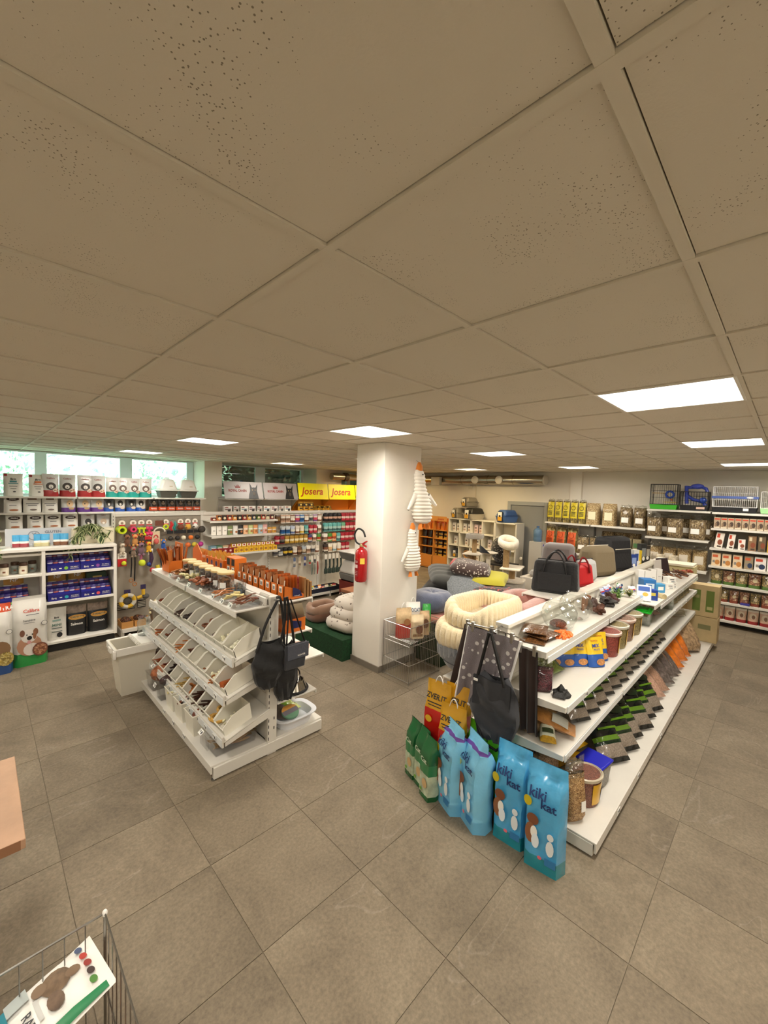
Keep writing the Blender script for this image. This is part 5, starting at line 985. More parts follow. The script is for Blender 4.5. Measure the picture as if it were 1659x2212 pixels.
# hanging goods
HK = MB().tube([(0, .0, .0), (0, -.17, .0), (0, -.178, .012)], .0025, 5).mesh('hook', STEEL, 40)
def hook(x, z): link('hook', HK, W_, (x, PY - .01, z))
CARDW = M('#efe9dd', .5); RED = M('#c4262b', .4)
def toy(label, x, z, build, head='round', y=6.76, cat='toy', name='dog_toy'):
    hook(x, z); t = thing(name, label, cat, (x, y, z))
    if head == 'round':
        ob('header_card', MB().lathe([(.042, 0), (.042, .002)], 20, (0, 0, -.045), ax='y'), CARDW, t); ob('card_face', MB().lathe([(.018, 0), (.018, .001)], 14, (.0, -.0015, -.045), ax='y'), M('#9a8672', .6), t); ob('card_band', MB().box(-.036, -.002, -.085, .036, 0, -.068), RED, t, smooth=0)
    elif head == 'card': ob('header_card', MB().box(-.045, 0, -.03, .045, .002, .01), CARDW, t, smooth=0)
    for nm, mb, mat in build: ob(nm, mb, mat, t)
    return t
def tubeT(r0, r1, L, z): return MB().lathe([(r1, 0), (r0, 0), (r0 * 1.05, L * .15), (r0, L), (r1, L), (r1, 0)], 20, (0, -.03, z), ax='y', cap=False)
LIME = M('#c8dc1e', .4); PINK = M('#d83a6a', .4)
def boneT(h, r, mat): 
    mb = MB().tube([(0, 0, -.13), (0, 0, -.13 - h)], r, 8)
    for z in (-.13, -.13 - h):
        for s in (-1, 1): mb.ell((s * r * 1.2, 0, z), (r * 1.4, r * 1.4, r * 1.4), 10, 8)
    return [('toy_body', mb, mat)]
def ball(r, z, mat): return [('toy_body', MB().ell((0, -.01, z), (r, r, r), 16, 12), mat)]
toy('lime yellow ridged rubber tube toy at the left of the toy wall', 1.46, 1.62, [('toy_body', tubeT(.055, .03, .16, -.145), LIME)])
toy('pink rubber tube toy beside the lime tube', 1.60, 1.62, [('toy_body', tubeT(.042, .02, .14, -.14), PINK)])
toy('pair of lime yellow rubber bone toys on the toy wall', 1.705, 1.62, [('toy_body', MB().add(boneT(.09, .013, 0)[0][1], Matrix.Translation((-.025, 0, 0))).add(boneT(.09, .013, 0)[0][1], Matrix.Translation((.03, -.01, 0))), LIME)])
toy('magenta rubber bone toy on the toy wall', 1.81, 1.62, boneT(.085, .02, PINK))
toy('white rope ring toy under a brown card', 1.95, 1.60, [('toy_body', MB().tube([(.075 * math.cos(math.pi * i / 10), 0, -.17 + .06 * math.sin(math.pi * i / 10)) for i in range(11)], .011, 7), M('#e9e2cf', .8)), ('card', MB().box(-.06, 0, -.08, .06, .004, -.0), M('#6d3c2a', .6))], 'none')
toy('lime rubber ring toy with white card', 2.04, 1.62, [('toy_body', MB().tube([(.03 * math.cos(6.2832 * i / 16), 0, -.12 + .03 * math.sin(6.2832 * i / 16)) for i in range(16)], .013, 8, closed=True), LIME)])
toy('red vinyl dragon shaped toy on the toy wall', 2.11, 1.60, [('toy_body', MB().tube([(0, 0, -.02), (.015, -.01, -.07), (-.01, 0, -.12), (.015, 0, -.16)], [.012, .025, .02, .012], 8), RED)], 'none')
toy('teal vinyl toy beside the red one', 2.165, 1.60, [('toy_body', MB().tube([(0, 0, -.02), (.01, -.01, -.07), (-.008, 0, -.12), (.012, 0, -.16)], [.01, .02, .018, .012], 8), M('#1f8f8a', .4))], 'none')
toy('brown football toy in net', 2.25, 1.62, ball(.045, -.13, M('#7a3f26', .6, var=.3))); toy('yellow giraffe patterned ball toy', 2.36, 1.62, ball(.048, -.13, DOTS('#d9a53c', '#8a5524', 22, .3))); toy('white and black football toy', 2.47, 1.62, ball(.044, -.12, DOTS('#e6e2da', '#18181a', 24, .33, soft=.01))); toy('dark grey mesh ball hanging at the right of the toy wall', 2.575, 1.58, ball(.055, -.14, M('#3a352f', .7, var=.5, vs=30)), 'none')
def plush(cols, s=1):
    a, b, c = cols
    return [('body', MB().ell((0, -.01, -.12 * s), (.04 * s, .03 * s, .055 * s), 12, 9), M(a, .9, sheen=.4)), ('head', MB().ell((0, -.02, -.045 * s), (.036 * s, .032 * s, .034 * s), 12, 9), M(b, .9, sheen=.4)), ('ear', MB().ell((-.03 * s, -.02, -.025 * s), (.013 * s, .01 * s, .02 * s), 8, 6), M(c, .9)), ('ear', MB().ell((.03 * s, -.02, -.025 * s), (.013 * s, .01 * s, .02 * s), 8, 6), M(c, .9)), ('paw', MB().ell((-.025 * s, -.03, -.17 * s), (.018 * s, .02 * s, .018 * s), 8, 6), M(b, .9)), ('paw', MB().ell((.025 * s, -.03, -.17 * s), (.018 * s, .02 * s, .018 * s), 8, 6), M(b, .9)), ('muzzle', MB().ell((0, -.05, -.052 * s), (.016 * s, .012 * s, .012 * s), 8, 6), M(c, .9))]
for k, (x, z, cols, s, nm) in enumerate([(1.46, 1.30, ('#d8ccb8', '#e2d8c6', '#8a7a68'), .9, 'cream plush dog toy low on the toy wall'), (1.52, 1.42, ('#6d4a34', '#8a5d3e', '#3a281e'), 1.0, 'brown plush animal toy under the lime tube'), (1.62, 1.42, ('#c48a4a', '#d9a05a', '#c23a2c'), 1.0, 'orange plush bird toy in the second toy row'), (1.60, 1.24, ('#7d6a5a', '#9a8672', '#b23a3a'), .9, 'grey brown plush toy with red neck'), (1.70, 1.30, ('#6d5360', '#8a6a7a', '#2c2028'), 1.15, 'mauve plush monster toy with white teeth'), (1.70, 1.43, ('#4a3326', '#c8762f', '#231a16'), .8, 'orange and black small plush toy'), (1.80, 1.30, ('#d9a21f', '#e2b428', '#c2262b'), .9, 'yellow plush chick toy under a red card'), (2.0, 1.32, ('#1f4f9c', '#2a62b5', '#e0a050'), .9, 'blue plush toy in the second toy row')]): toy(nm, x, z, plush(cols, s), 'none')
toy('bright red toy card above the yellow chick', 1.80, 1.44, [('card', MB().box(-.05, 0, -.12, .05, .004, 0), RED), ('lettering', lettering('kong', .03, lambda x, z: (x, -.002, z - .07)), CARDW)], 'none')
toy('cream toy card with horseshoe cutout', 1.90, 1.44, [('card', MB().box(-.055, 0, -.20, .055, .004, 0), M('#dcc7a4', .6)), ('cutout', MB().tube([(.028 * math.cos(math.pi * i / 8), -.004, -.10 + .04 * math.sin(math.pi * i / 8)) for i in range(9)], .008, 6), M('#c23a3a', .5)), ('toy_body', MB().ell((0, -.03, -.15), (.035, .03, .045), 12, 9), M('#c9605a', .8))], 'none')
for k, (x, c, nm) in enumerate([(2.10, '#2f2a26', 'black'), (2.20, '#2a2522', 'dark'), (2.29, '#e2d9c0', 'cream'), (2.40, '#e87a2c', 'orange'), (2.50, '#222', 'black')]):
    c = c if len(c) == 7 else '#222222'; toy('%s ball toy hanging from a black card, %s in the ball row' % (nm, ORD[k]), x, 1.44, [('card', MB().box(-.045, 0, -.05, .045, .004, 0), INK), ('toy_body', MB().ell((0, -.02, -.12), (.036, .036, .036), 14, 10), M(c, .6))], 'none')
for k, (x, c) in enumerate([(2.36, '#d86a2c'), (2.46, '#c8b83a'), (2.56, '#b52f8a')]): toy('bright %s ball toy low beside the treat shelves' % ['orange', 'yellow', 'magenta'][k], x, 1.28, ball(.04, -.08, M(c, .5)), 'none')
toy('red toy card with a tennis ball', 1.46, 1.14, [('card', MB().box(-.055, 0, -.19, .055, .004, 0), RED), ('card_top', MB().box(-.055, -.001, -.08, .055, 0, 0), CARDW), ('ball', MB().ell((.015, -.035, -.14), (.032, .032, .032), 14, 10), M('#d4de3a', .8)), ('lettering', lettering('play', .03, lambda x, z: (x, -.003, z - .06)), INK)], 'none')
for k, x in enumerate((1.575, 1.62)): toy('black rope tug with wooden end, %s of two' % ['left', 'right'][k], x, 1.16, [('rope', MB().tube([(0, 0, 0), (.004, 0, -.2), (-.004, 0, -.38 - .06 * k)], .009, 7), BLACK), ('ring', MB().tube([(.025 * math.cos(6.2832 * i / 14), 0, -.43 - .06 * k + .025 * math.sin(6.2832 * i / 14)) for i in range(14)], .007, 6, closed=True), M('#a9744a', .6)), ('knob', MB().ell((0, 0, -.02), (.03, .02, .025), 10, 8), BLACK)], 'none')
toy('lime tennis ball with pink strap', 1.71, 1.12, [('toy_body', MB().ell((0, -.02, -.14), (.048, .048, .048), 16, 12), M('#d2e03a', .85)), ('strap', MB().tube([(0, 0, 0), (-.01, 0, -.09)], .02, 6), M('#a85a78', .7))], 'none')
toy('dark purple and blue rope bundle with red ball', 1.83, 1.15, [('rope', MB().tube([(0, 0, 0), (.01, -.01, -.12), (-.01, 0, -.24)], [.02, .03, .02], 8), M('#3c2440', .8, var=.5, vs=40)), ('blue_ball', MB().ell((-.03, -.02, -.2), (.03, .03, .03), 12, 8), M('#27408f', .6)), ('red_ball', MB().ell((.015, -.03, -.29), (.036, .034, .036), 12, 8), M('#cf2f3a', .5)), ('card', MB().box(-.03, -.0, -.06, .03, .004, .03), CARDW)], 'none')
toy('yellow and cream plush bone low on the toy wall', 1.92, .92, [('toy_body', MB().tube([(0, 0, 0), (.02, -.01, -.09)], .03, 9), M('#c9b83a', .8)), ('cap', MB().ell((-.02, -.02, -.11), (.03, .03, .03), 10, 8), M('#e0b08a', .8))], 'none')
for k, (x, c) in enumerate([(2.0, '#2a2a2c'), (2.1, '#3a302a')]): toy('dark nylon collar bundle hanging low, %s' % DN[k], x, 1.14, [('loop', MB().tube([(.03 * math.cos(6.2832 * i / 14), 0, -.13 + .11 * math.sin(6.2832 * i / 14)) for i in range(14)], .012, 6, closed=True), M(c, .7)), ('card', MB().box(-.035, -.004, -.05, .035, 0, 0), M('#4a4644', .6))], 'none')
t = toy('large yellow and grey ring toy near the foot of the toy wall', 1.525, .56, [], 'none')
for i in range(8): ob('ring_segment', MB().tube([(.085 * math.cos(.785 * i + .098 * j), -.02, -.12 + .085 * math.sin(.785 * i + .098 * j)) for j in range(9)], .028, 8), M(['#d9ae2a', '#c9c4b8'][i % 2], .6), t)
ob('ring_core', MB().ell((0, -.005, -.12), (.055, .015, .055), 16, 8), M('#4a4640', .7), t); ob('card', MB().box(-.04, 0, -.03, .04, .004, .04), M('#2d2450', .5), t)
toy('yellow and grey plush hammer toy beside the ring toy', 1.73, .60, [('toy_body', MB().tube([(0, 0, -.02), (0, -.01, -.1)], .024, 9).tube([(-.08, -.01, -.14), (-.02, -.01, -.12)], .026, 9), M('#d9ae2a', .6)), ('head', MB().ell((.03, -.01, -.13), (.05, .035, .04), 12, 8), M('#55524e', .7)), ('card', MB().box(-.035, 0, -.02, .035, .004, .05), M('#2d2450', .5))], 'none')
for k, x in enumerate((1.46, 1.58, 1.72)):
    t = thing('slotted_tray', 'black wire front tray with white printed slips, %s below the ring toy' % ORD[k], 'tray', (x, 6.80, .30), group='black wire trays'); ob('frame', MB().box(-.055, 0, 0, .055, .01, .11), M('#25221f', .6), t, smooth=0)
    for i in range(4): ob('slip', MB().box(-.05, -.002, .015 + .023 * i, .05, 0, .026 + .023 * i), M('#b9b3a6', .6), t, smooth=0)
KB = M('#c08a4a', .7)
for k, x in enumerate((1.47, 1.63)):
    t = thing('chew_crate', 'open kraft crate of dark chews on the toy wall base, %s' % ['left', 'right'][k], 'crate', (x, 6.62, .113), group='kraft chew crates'); ob('crate', open_tub(.145, .24, .09, .004, 1, 0), KB, t); ob('chews', MB().ell((0, 0, .085), (.064, .11, .045), 14, 8), SPECK(['#4a2a1a', '#6e4026', '#2e1a10', '#8a5a38'], 60, .5, 1.0), t, kind='stuff')
t = thing('zinc_bucket', 'zinc bucket of pale rawhide chews on the toy wall base', 'bucket', (1.86, 6.56, .113)); ob('bucket', MB().lathe([(.075, 0), (.10, .2), (.106, .205), (.10, .21), (.095, .2), (.07, .02), (.001, .02)], 24), M('#b0aea8', .35, 1), t)
for i in range(9): ob('rawhide', bone(.13, .018), M('#e6d8ae', .7), t, (rnd.uniform(-.04, .04), rnd.uniform(-.04, .04), .19 + .015 * i), (rnd.uniform(-.8, .8), rnd.uniform(-.8, .8), rnd.uniform(0, 3)))
# treat shelves
row = [('#8a2a20', 'dark red'), ('#c2702c', 'orange'), ('#3a2a22', 'black'), ('#b5442a', 'red'), ('#d08a3a', 'orange'), ('#33241e', 'black'), ('#9a2f28', 'red'), ('#e0a04a', 'yellow'), ('#2f3a4a', 'navy'), ('#5f7a2f', 'green'), ('#c44a3a', 'red'), ('#d9c9a8', 'cream'), ('#7a2424', 'maroon')]
for k, (c, nm) in enumerate(row):
    x = 2.74 + .088 * k; carton('small %s domed treat box, %s on the highest treat shelf' % (nm, ORD[k]), 'box', (x, 6.70, 1.579), 0, .07, .06, .085 if k else .05, M(c, .45), (('r', 0, .78, .9, .36, M('#2b1d18', .5)), ('e', 0, .45, .3, .25, M('#e8d9b8', .5))), 'small boxes on the highest treat shelf', 'treat_box')
row = [('#ece8e0', 'white'), ('#eae6de', 'white'), ('#efebe4', 'white'), ('#7a8a5a', 'green meadow'), ('#e6e4e0', 'white'), ('#1e1c1c', 'black'), ('#e6b48a', 'peach'), ('#c8d08a', 'light green'), ('#e0975a', 'orange'), ('#a8c4cf', 'pale blue'), ('#e0a8a4', 'pink'), ('#c08a2a', 'golden'), ('#c9962f', 'golden')]
for k, (c, nm) in enumerate(row):
    x = 2.73 + .092 * k; bag('%s pouch of dog treats, %s on the middle treat shelf' % (nm, ORD[k]), 'pouch', (x, 6.66, 1.336), 0, .085, .155 if k < 11 else .10, .035, [GLOSS(c), M('#e9e4da', .4), M('#2b2622', .5)], [(.12, 2 if k < 3 else 0), (.5, 0), (.62, 1), (1, 0)] if k > 2 else [(.03, 2), (1, 0)], (('e', .1, .3, .25, .12, M('#a8683a', .6)),) if k > 2 else (('r', 0, .5, .4, .1, M('#b5b0a6', .6)),), group='treat pouches on the middle treat shelf', name='treat_pouch')
for k in range(9):
    x = 3.05 + .09 * k; carton('yellow treat box, %s, front row of the lowest treat shelf' % ORD[k], 'box', (x, 6.54, 1.046), 0, .08, .06, .075, M('#e2b42c', .45), (('e', 0, .5, .3, .3, M('#a06a2a', .6)),), 'front row of yellow treat boxes', 'treat_box', key='yb1')
    carton('white topped yellow box, %s, back row of lowest treat shelf' % ORD[k], 'box', (x, 6.63, 1.046), 0, .08, .06, .145, M('#d9a82a', .45), (('r', 0, .8, .8, .3, CARD), ('e', 0, .8, .25, .1, M('#a83a2c', .6)), ('r', 0, .97, 1, .06, INK)), 'back row of white topped boxes', 'treat_box', key='yb2')
for k in range(5): carton('dark red round-topped tin, %s on the lowest treat shelf' % ORD[k], 'tin', (2.70 + .085 * k, 6.55, 1.046), 0, .075, .06, .085, M('#8a1f22', .4), (('e', 0, .55, .25, .2, M('#e0c8c0', .5)),), 'dark red tins', 'treat_tin', key='rt')
for k, (c, nm) in enumerate([('#7aa0b0', 'pale blue'), ('#5f8a6a', 'green'), ('#c9b08a', 'beige'), ('#a8503a', 'rust')]): carton('%s flat pack lying behind the red tins, %s' % (nm, ORD[k]), 'pack', (2.72 + .10 * k, 6.68, 1.046), 0, .095, .1, .12, M(c, .45), (('r', 0, .6, .7, .3, CARD),), 'flat packs behind the tins', 'flat_pack')
# pegboard packs
HB = MB().box(-.5, -.5, -1, .5, .5, 0)
def hang_pack(label, x, z, w, h, cols, kind, y, key, dep=.02):
    if key in BAGS: o = dup(BAGS[key], (x, y, z), None, label); return o
    mats = [M(c, .3, coat=.2) for c in cols]; mb, yf, wz = bag_mesh(w, h, dep, None, [(.12, 0), (.34, 1), (.62, 2), (.86, 0), (1, 1 if kind == 'card' else 0)], 'pillow', 4, 9); mb.v = [(a, b, c - h) for a, b, c in mb.v]
    o = ob('hanging_pack', mb, mats, None, (x, y, z), smooth=60, weld=True, label=label, cat='pack')
    ob('hang_tab', MB().box(-w * .3, -.001, -.012, w * .3, .001, .012), CARDW if kind == 'card' else mats[0], o, smooth=0)
    ob('print', MB().lathe([(w * .24, 0), (w * .24, .001)], 14, (0, yf(0, h * .45) - .004, -h * .55), ax='y'), mats[2], o)
    BAGS[key] = o; return o
def hang_row(bayname, rowname_, x0, dx, z, w, h, items, deep=2, kind='bag'):
    for k, (cols, nm) in enumerate(items):
        x = x0 + dx * k; hook(x, z + .004)
        for q in range(deep):
            o = hang_pack('%s hanging pack, %s, %s row of the %s%s' % (nm, ORD[k], rowname_, bayname, '' if q == 0 else ', rear one'), x, z, w, h, cols, kind, 6.755 + .05 * q, ('hp', cols, w, h, kind)); o['group'] = '%s row packs, %s' % (rowname_, bayname)
BR = ('#d9cfc0', '#7a5038', '#efe6da'); BKW = ('#17161a', '#2a2628', '#c9a08a'); RDP = ('#a51f30', '#c23a4a', '#e6c8c0'); TEA = ('#5fa8a4', '#3c5f60', '#a8c8c0'); GLD = ('#a8802c', '#c9a040', '#f0e2b8'); WHT = ('#e9e2d8', '#c9a48a', '#8a6a54'); BLU = ('#c9d0d4', '#2a6aa8', '#1f4a80'); PPL = ('#d8d0cc', '#7a4a8a', '#c44a5a'); GRY = ('#cfc8bc', '#7d7a76', '#4a4a50'); MLT = ('#1c1c20', '#2a2a2e', '#d9b43a'); GRN_ = ('#4d8a3a', '#d8c9a0', '#b5442a'); ORP = ('#d98a4a', '#e6c09a', '#a84a2a'); DKG = ('#2c3a36', '#4a5a52', '#8a9a8c'); 
L_ = 'left pegboard'; R_ = 'right pegboard'
hang_row(L_, 'top', 3.97, .105, 1.64, .095, .155, [(('#6d4a2a', '#4a3222', '#8a6a44'), 'dark brown'), (WHT, 'white'), (WHT, 'white round print'), (BR, 'cream'), (PPL, 'purple'), (BLU, 'red and blue'), (BR, 'cream'), (GRY, 'grey'), (PPL, 'purple'), (BR, 'brown')], kind='card')
hang_row(L_, 'second', 4.08, .105, 1.42, .085, .15, [(BLU, 'blue'), (BLU, 'blue card'), (('#b8c4d8', '#5a6a9a', '#d8d8c8'), 'pale violet'), (BR, 'brown'), (('#e0d8c0', '#d8b43a', '#e9e2d0'), 'yellow'), (TEA, 'green'), (RDP, 'red'), (RDP, 'red paw'), (WHT, 'white')])
hang_row(L_, 'third', 3.96, .105, 1.235, .09, .14, [(RDP, 'red and white'), (('#8a2a30', '#2a2426', '#6a6a64'), 'maroon'), (GLD, 'gold'), (GLD, 'gold round'), (GLD, 'gold'), (GLD, 'gold light'), (GLD, 'gold'), (('#3c3a6a', '#d8c8b8', '#c44a3a'), 'violet'), (WHT, 'white'), (GRN_, 'green dotted')])
hang_row(L_, 'fourth', 3.93, .105, 1.01, .09, .15, [(GRY, 'dark'), (('#2a2a30', '#e0e0dc', '#b0b4b0'), 'silver'), (MLT, 'black colour dot'), (MLT, 'black colour dot'), (BR, 'brown'), (('#6d4a34', '#4a3424', '#b09070'), 'dark brown'), (('#a8b0b8', '#6a5a4a', '#c9b8a0'), 'grey'), (WHT, 'beige'), (GRY, 'grey'), (BR, 'cream')])
hang_row(L_, 'fifth', 4.34, .12, .80, .055, .17, [(('#5a6a8a', '#8a8a86', '#c9c4bc'), 'blue grey'), (('#b8a890', '#7a6a58', '#d8c9b0'), 'beige'), (('#3a4a8a', '#5a5a70', '#c9c4bc'), 'blue'), (('#c9c0b0', '#b0342a', '#6f8a6a'), 'red tag'), (GRY, 'grey')], 1)
hang_row(R_, 'top', 5.08, .115, 1.65, .105, .155, [(BKW, 'black kitten'), (BKW, 'black cat'), (BKW, 'black puppy'), (BKW, 'black dog'), (RDP, 'red'), (RDP, 'red meat'), (RDP, 'red chicken'), (RDP, 'red'), (RDP, 'red')])
hang_row(R_, 'second', 5.08, .115, 1.45, .105, .17, [(TEA, 'teal'), (TEA, 'teal salmon'), (TEA, 'teal'), (TEA, 'teal cod'), (('#6fae8a', '#a8343a', '#d8c8b8'), 'green and red'), (RDP, 'red'), (RDP, 'red'), (RDP, 'red'), (RDP, 'red')])
hang_row(R_, 'third', 5.07, .115, 1.235, .105, .165, [(WHT, 'white red'), (GRN_, 'green'), (ORP, 'orange'), (TEA, 'teal'), (RDP, 'red'), (RDP, 'red'), (RDP, 'red'), (RDP, 'red'), (RDP, 'red')])
hang_row(R_, 'fourth', 5.09, .115, 1.02, .10, .17, [(('#3a302c', '#e6dccb', '#8a5a44'), 'brown capped'), (('#efe6d6', '#c9a48a', '#e6c08a'), 'cream'), (('#efe6d6', '#8ab0b8', '#e9e2d8'), 'cream blue'), (('#efe6d6', '#c98a4a', '#e9e2d8'), 'cream orange'), (RDP, 'red'), (RDP, 'red')])
for k in range(5):
    x = 5.10 + .10 * k; hook(x, .80); t = thing('grooming_brush', 'dark green grooming brush hanging low, %s on the right pegboard' % ORD[k], 'brush', (x, 6.76, .80), group='hanging grooming brushes'); ob('card', MB().box(-.035, 0, -.10, .035, .002, .01), CARDW, t, smooth=0); ob('handle', MB().tube([(0, 0, -.10), (0, -.01, -.24), (0, 0, -.30)], [.02, .014, .022], 8), M('#2a3a36', .5), t); ob('head', MB().box(-.04, -.025, -.40, .04, .01, -.29), M('#35463f', .5), t, bev=.01)
for k in range(3):
    x = 4.76 + .07 * k; hook(x, .80); t = thing('grooming_tool', 'slim grey green grooming tool hanging between the pegboards, %s' % ORD[k], 'brush', (x, 6.77, .80), group='slim grooming tools'); ob('card', MB().box(-.025, 0, -.14, .025, .002, .01), CARDW, t, smooth=0); ob('handle', MB().tube([(0, 0, -.12), (0, -.01, -.26), (0, 0, -.38)], [.012, .016, .01], 8), M(['#6d7a70', '#8a9288', '#a83a30'][k], .5), t)
# things on the far base shelf
t = thing('bargain_tray', 'long dark blue tray of small packs on the far base shelf', 'tray', (4.82, 6.60, .113)); ob('tray', open_tub(.94, .26, .085, .006, 1, 0), M('#1b2030', .5), t)
cs = ['#c23a3a', '#d9b43a', '#e6ddc8', '#7a3a6a', '#3a5a8a', '#8a6a4a', '#4a8a5a', '#e08a4a']
for i in range(26): bag('small mixed treat pack in the dark blue tray, %s pack' % ['front', 'back'][i % 2], 'pack', (4.42 + .032 * i, 6.55 + .10 * (i % 2), .13), (-.9 - .3 * (i % 3), 0, rnd.uniform(-.5, .5)), .08, .11, .02, [FOIL(cs[i % 8]), FOIL('#e4dccb')], [(.4, 0), (.65, 1), (1, 0)], style='pillow', name='small_pack', group='%s packs in the dark blue tray' % ['front', 'back'][i % 2], key='sp%d' % (i % 8))
for k in range(2): carton('dark red small box with white letters, %s beside the dark tray' % ['lower', 'upper'][k], 'box', (4.45, 6.78, .113 + .10 * k + (.1 if k else 0)), 0, .17, .12, .19 if k == 0 else .09, M('#8a1c22', .4), (('t', 'TIPS', .1, .3, .22, CARD),), 'dark red boxes', 'red_box')
ob('small_pack', MB().box(-.06, -.05, 0, .06, .05, .05), M('#e0b49a', .5), None, (5.45, 6.58, .113), smooth=0, bev=.01, label='pinkish pack at the end of the far base shelf', cat='pack')

# ================================================================== far wall under the windows
GY = 9.2
F1 = thing('wall_shelves', 'white wall shelves of food bags below the bright left windows', 'shelf unit', (0, 0, 0))
ob('back_panel', MB().box(-1.2, GY + .36, 0, 3.62, GY + .38, 1.86), M('#cdc7ba', .6), F1, smooth=0)
for x in (-1.2, .04, 1.29, 2.55, 3.6): ob('upright', MB().box(x - .015, GY + .32, 0, x + .015, GY + .36, 1.87), SHELF, F1, smooth=0)
for a, b in ((-1.2, .03), (.05, 1.28), (1.30, 2.54), (2.56, 3.6)):
    for z in (1.87, 1.59, 1.30, .95, .6, .2): shelf_board(F1, a, GY, b, GY + .36, z, .03, 'y0')
TL = GLOSS('#1f8f86'); RD2 = GLOSS('#9c2326'); SG = M('#c4c3c0', .35, bump=.25, bs=12, coat=.3); WG = M('#e4e1da', .4, bump=.25, bs=12, coat=.2)
BE = 'white food bag with %s, %s on the top far shelf'
for k, (x, c) in enumerate([(.43, '#4a8a90'), (.75, '#c8652f')]): bag(BE % (['teal lettering', 'orange lettering'][k], ORD[k]), 'bag', (x, GY + .14, 1.871), 0, .25, .38, .1, [WG], [(1, 0)], (('r', -.38, .93, .16, .1, RD2), ('t', 'Brit', 0, .72, .09, INK), ('r', 0, .65, .36, .08, M(c, .5)), ('r', 0, .56, .5, .03, M(c, .5)), ('r', 0, .44, .4, .025, TX), ('r', 0, .34, .3, .02, TX), ('e', .05, .2, .08, .03, TX)), name='food_bag', group='white bags on the top far shelf')
def cal(label, x, z, w, h, foot, pic, key, y=GY + .13, rot=0):
    return bag(label, 'bag', (x, y, z), rot, w, h, .1, [SG, foot], [(.28, 1), (1, 0)], (('t', 'Calibra', 0, .78, .07, M('#8a3a34', .5)), ('e', 0, .46, .3, .17, M(pic, .6)), ('e', 0, .44, .14, .09, M('#d8d0c8', .6)), ('e', .28, .28, .2, .08, SPECK(['#b8917a', '#e0d0c0', '#8a6450'], 50, .6, .5)), ('e', 0, .41, .04, .02, INK)), name='food_bag', group='grey bags with coloured foot', key=key)
for k, x in enumerate((.92, 1.16, 1.42, 1.62)): cal('grey bag with red foot, %s on the top far shelf' % ORD[k], x, 1.871, .24, .40, RD2, '#3a322c', 'calr', rot=.12 * (-1) ** k)
for k, x in enumerate((1.85, 2.03, 2.22, 2.43)): cal('grey bag with teal foot, %s on the top far shelf' % ORD[k], x, 1.871, .215, .38, TL, '#5d4a42', 'calt', rot=.12 * (-1) ** k)
for k, x in enumerate((2.84, 3.24)):
    t = thing('hooded_litter_box', 'white hooded litter box with grey base, %s on the far shelf' % ['left', 'right'][k], 'litter box', (x, GY + .17, 1.871), group='hooded litter boxes'); ob('base_tray', MB().tbox(0, 0, 0, .28, .26, .36, .32, .15), M('#55534c', .5), t, bev=.02); ob('hood', MB().tbox(0, 0, .15, .37, .33, .22, .24, .24), M('#ebe9e4', .35), t, bev=.045); ob('rim', MB().box(-.195, -.175, .14, .195, .175, .165), M('#ebe9e4', .35), t, bev=.01); ob('door_flap', MB().lathe([(.085, 0), (.085, .006)], 24, (0, -.158, .24), ax='y', sy=1.15), CLEAR('#d8d4cc', .1, .6, .25), t, rot=(-.18, 0, 0), loc=(0, .03, 0)); ob('sticker', MB().box(.01, -.15, .19, .07, -.145, .25), M('#c9b8a0', .5), t, smooth=0); ob('top_handle', MB().tube([(-.05, 0, .385), (-.04, 0, .41), (.04, 0, .41), (.05, 0, .385)], .01, 6), M('#ebe9e4', .35), t)
FRS = lambda z0: (('e', 0, z0, .36, .12, M('#3a2620', .5)), ('t', 'FRESH', 0, z0 - .045, .09, CARD), ('r', 0, .5, .4, .035, TX), ('e', .05, .18, .26, .06, M('#a8623a', .6)))
for k, (x, w) in enumerate([(.42, .23), (.67, .24), (.91, .22)]): bag('white fresh food bag, %s on the second far shelf' % ORD[k], 'bag', (x, GY + .12, 1.591), 0, w, .25, .1, [WG], [(1, 0)], FRS(.92) if k == 0 else (('r', 0, .93, .5, .1, M('#6d4a38', .5)), ('r', 0, .6, .7, .05, TX), ('r', 0, .5, .5, .05, TX), ('e', .05, .2, .2, .06, M('#7a6a64', .6))), name='food_bag', group='white bags on the second far shelf')
PP = GLOSS('#5a2f80'); BB = GLOSS('#1f4a9a')
for k, x in enumerate((1.17, 1.40, 1.61)): bag('purple footed food bag with labrador, %s on the second far shelf' % ORD[k], 'bag', (x, GY + .12, 1.591), 0, .21, .25, .09, [SG, PP], [(.32, 1), (1, 0)], (('e', .1, .62, .24, .26, M('#d0b088', .6)), ('e', .05, .6, .05, .05, INK), ('e', .2, .26, .2, .08, M('#a88a64', .6))), name='food_bag', group='bags with purple foot', key='purp')
for k, x in enumerate((1.79, 1.98, 2.17, 2.34)): bag('blue footed food bag with dog, %s on the second far shelf' % ORD[k], 'bag', (x, GY + .12, 1.591), 0, .17, .25, .09, [SG if k % 2 else M('#55585c', .4, coat=.3), BB], [(.3, 1), (1, 0)], (('e', 0, .65, .28, .22, M('#2b2724', .6)), ('e', 0, .56, .1, .1, M('#c9c2b8', .6)), ('e', .2, .3, .25, .1, M('#c9b8a8', .6))), name='food_bag', group='bags with blue foot')
for k in range(6): bag('black and orange food bag, %s of six on the second far shelf' % ORD[k], 'bag', (2.57 + .172 * k, GY + .11, 1.591), 0, .165, .235, .08, [GLOSS('#1d1714'), GLOSS('#c24a22')], [(.06, 0), (.38, 1), (1, 0)], (('t', 'Farmina', 0, .18, .10, CARD), ('e', .05, .7, .22, .14, M('#6d5a4a', .6)), ('e', .05, .82, .1, .06, M('#c9bca8', .6))), name='food_bag', group='black and orange bags', key='bo')
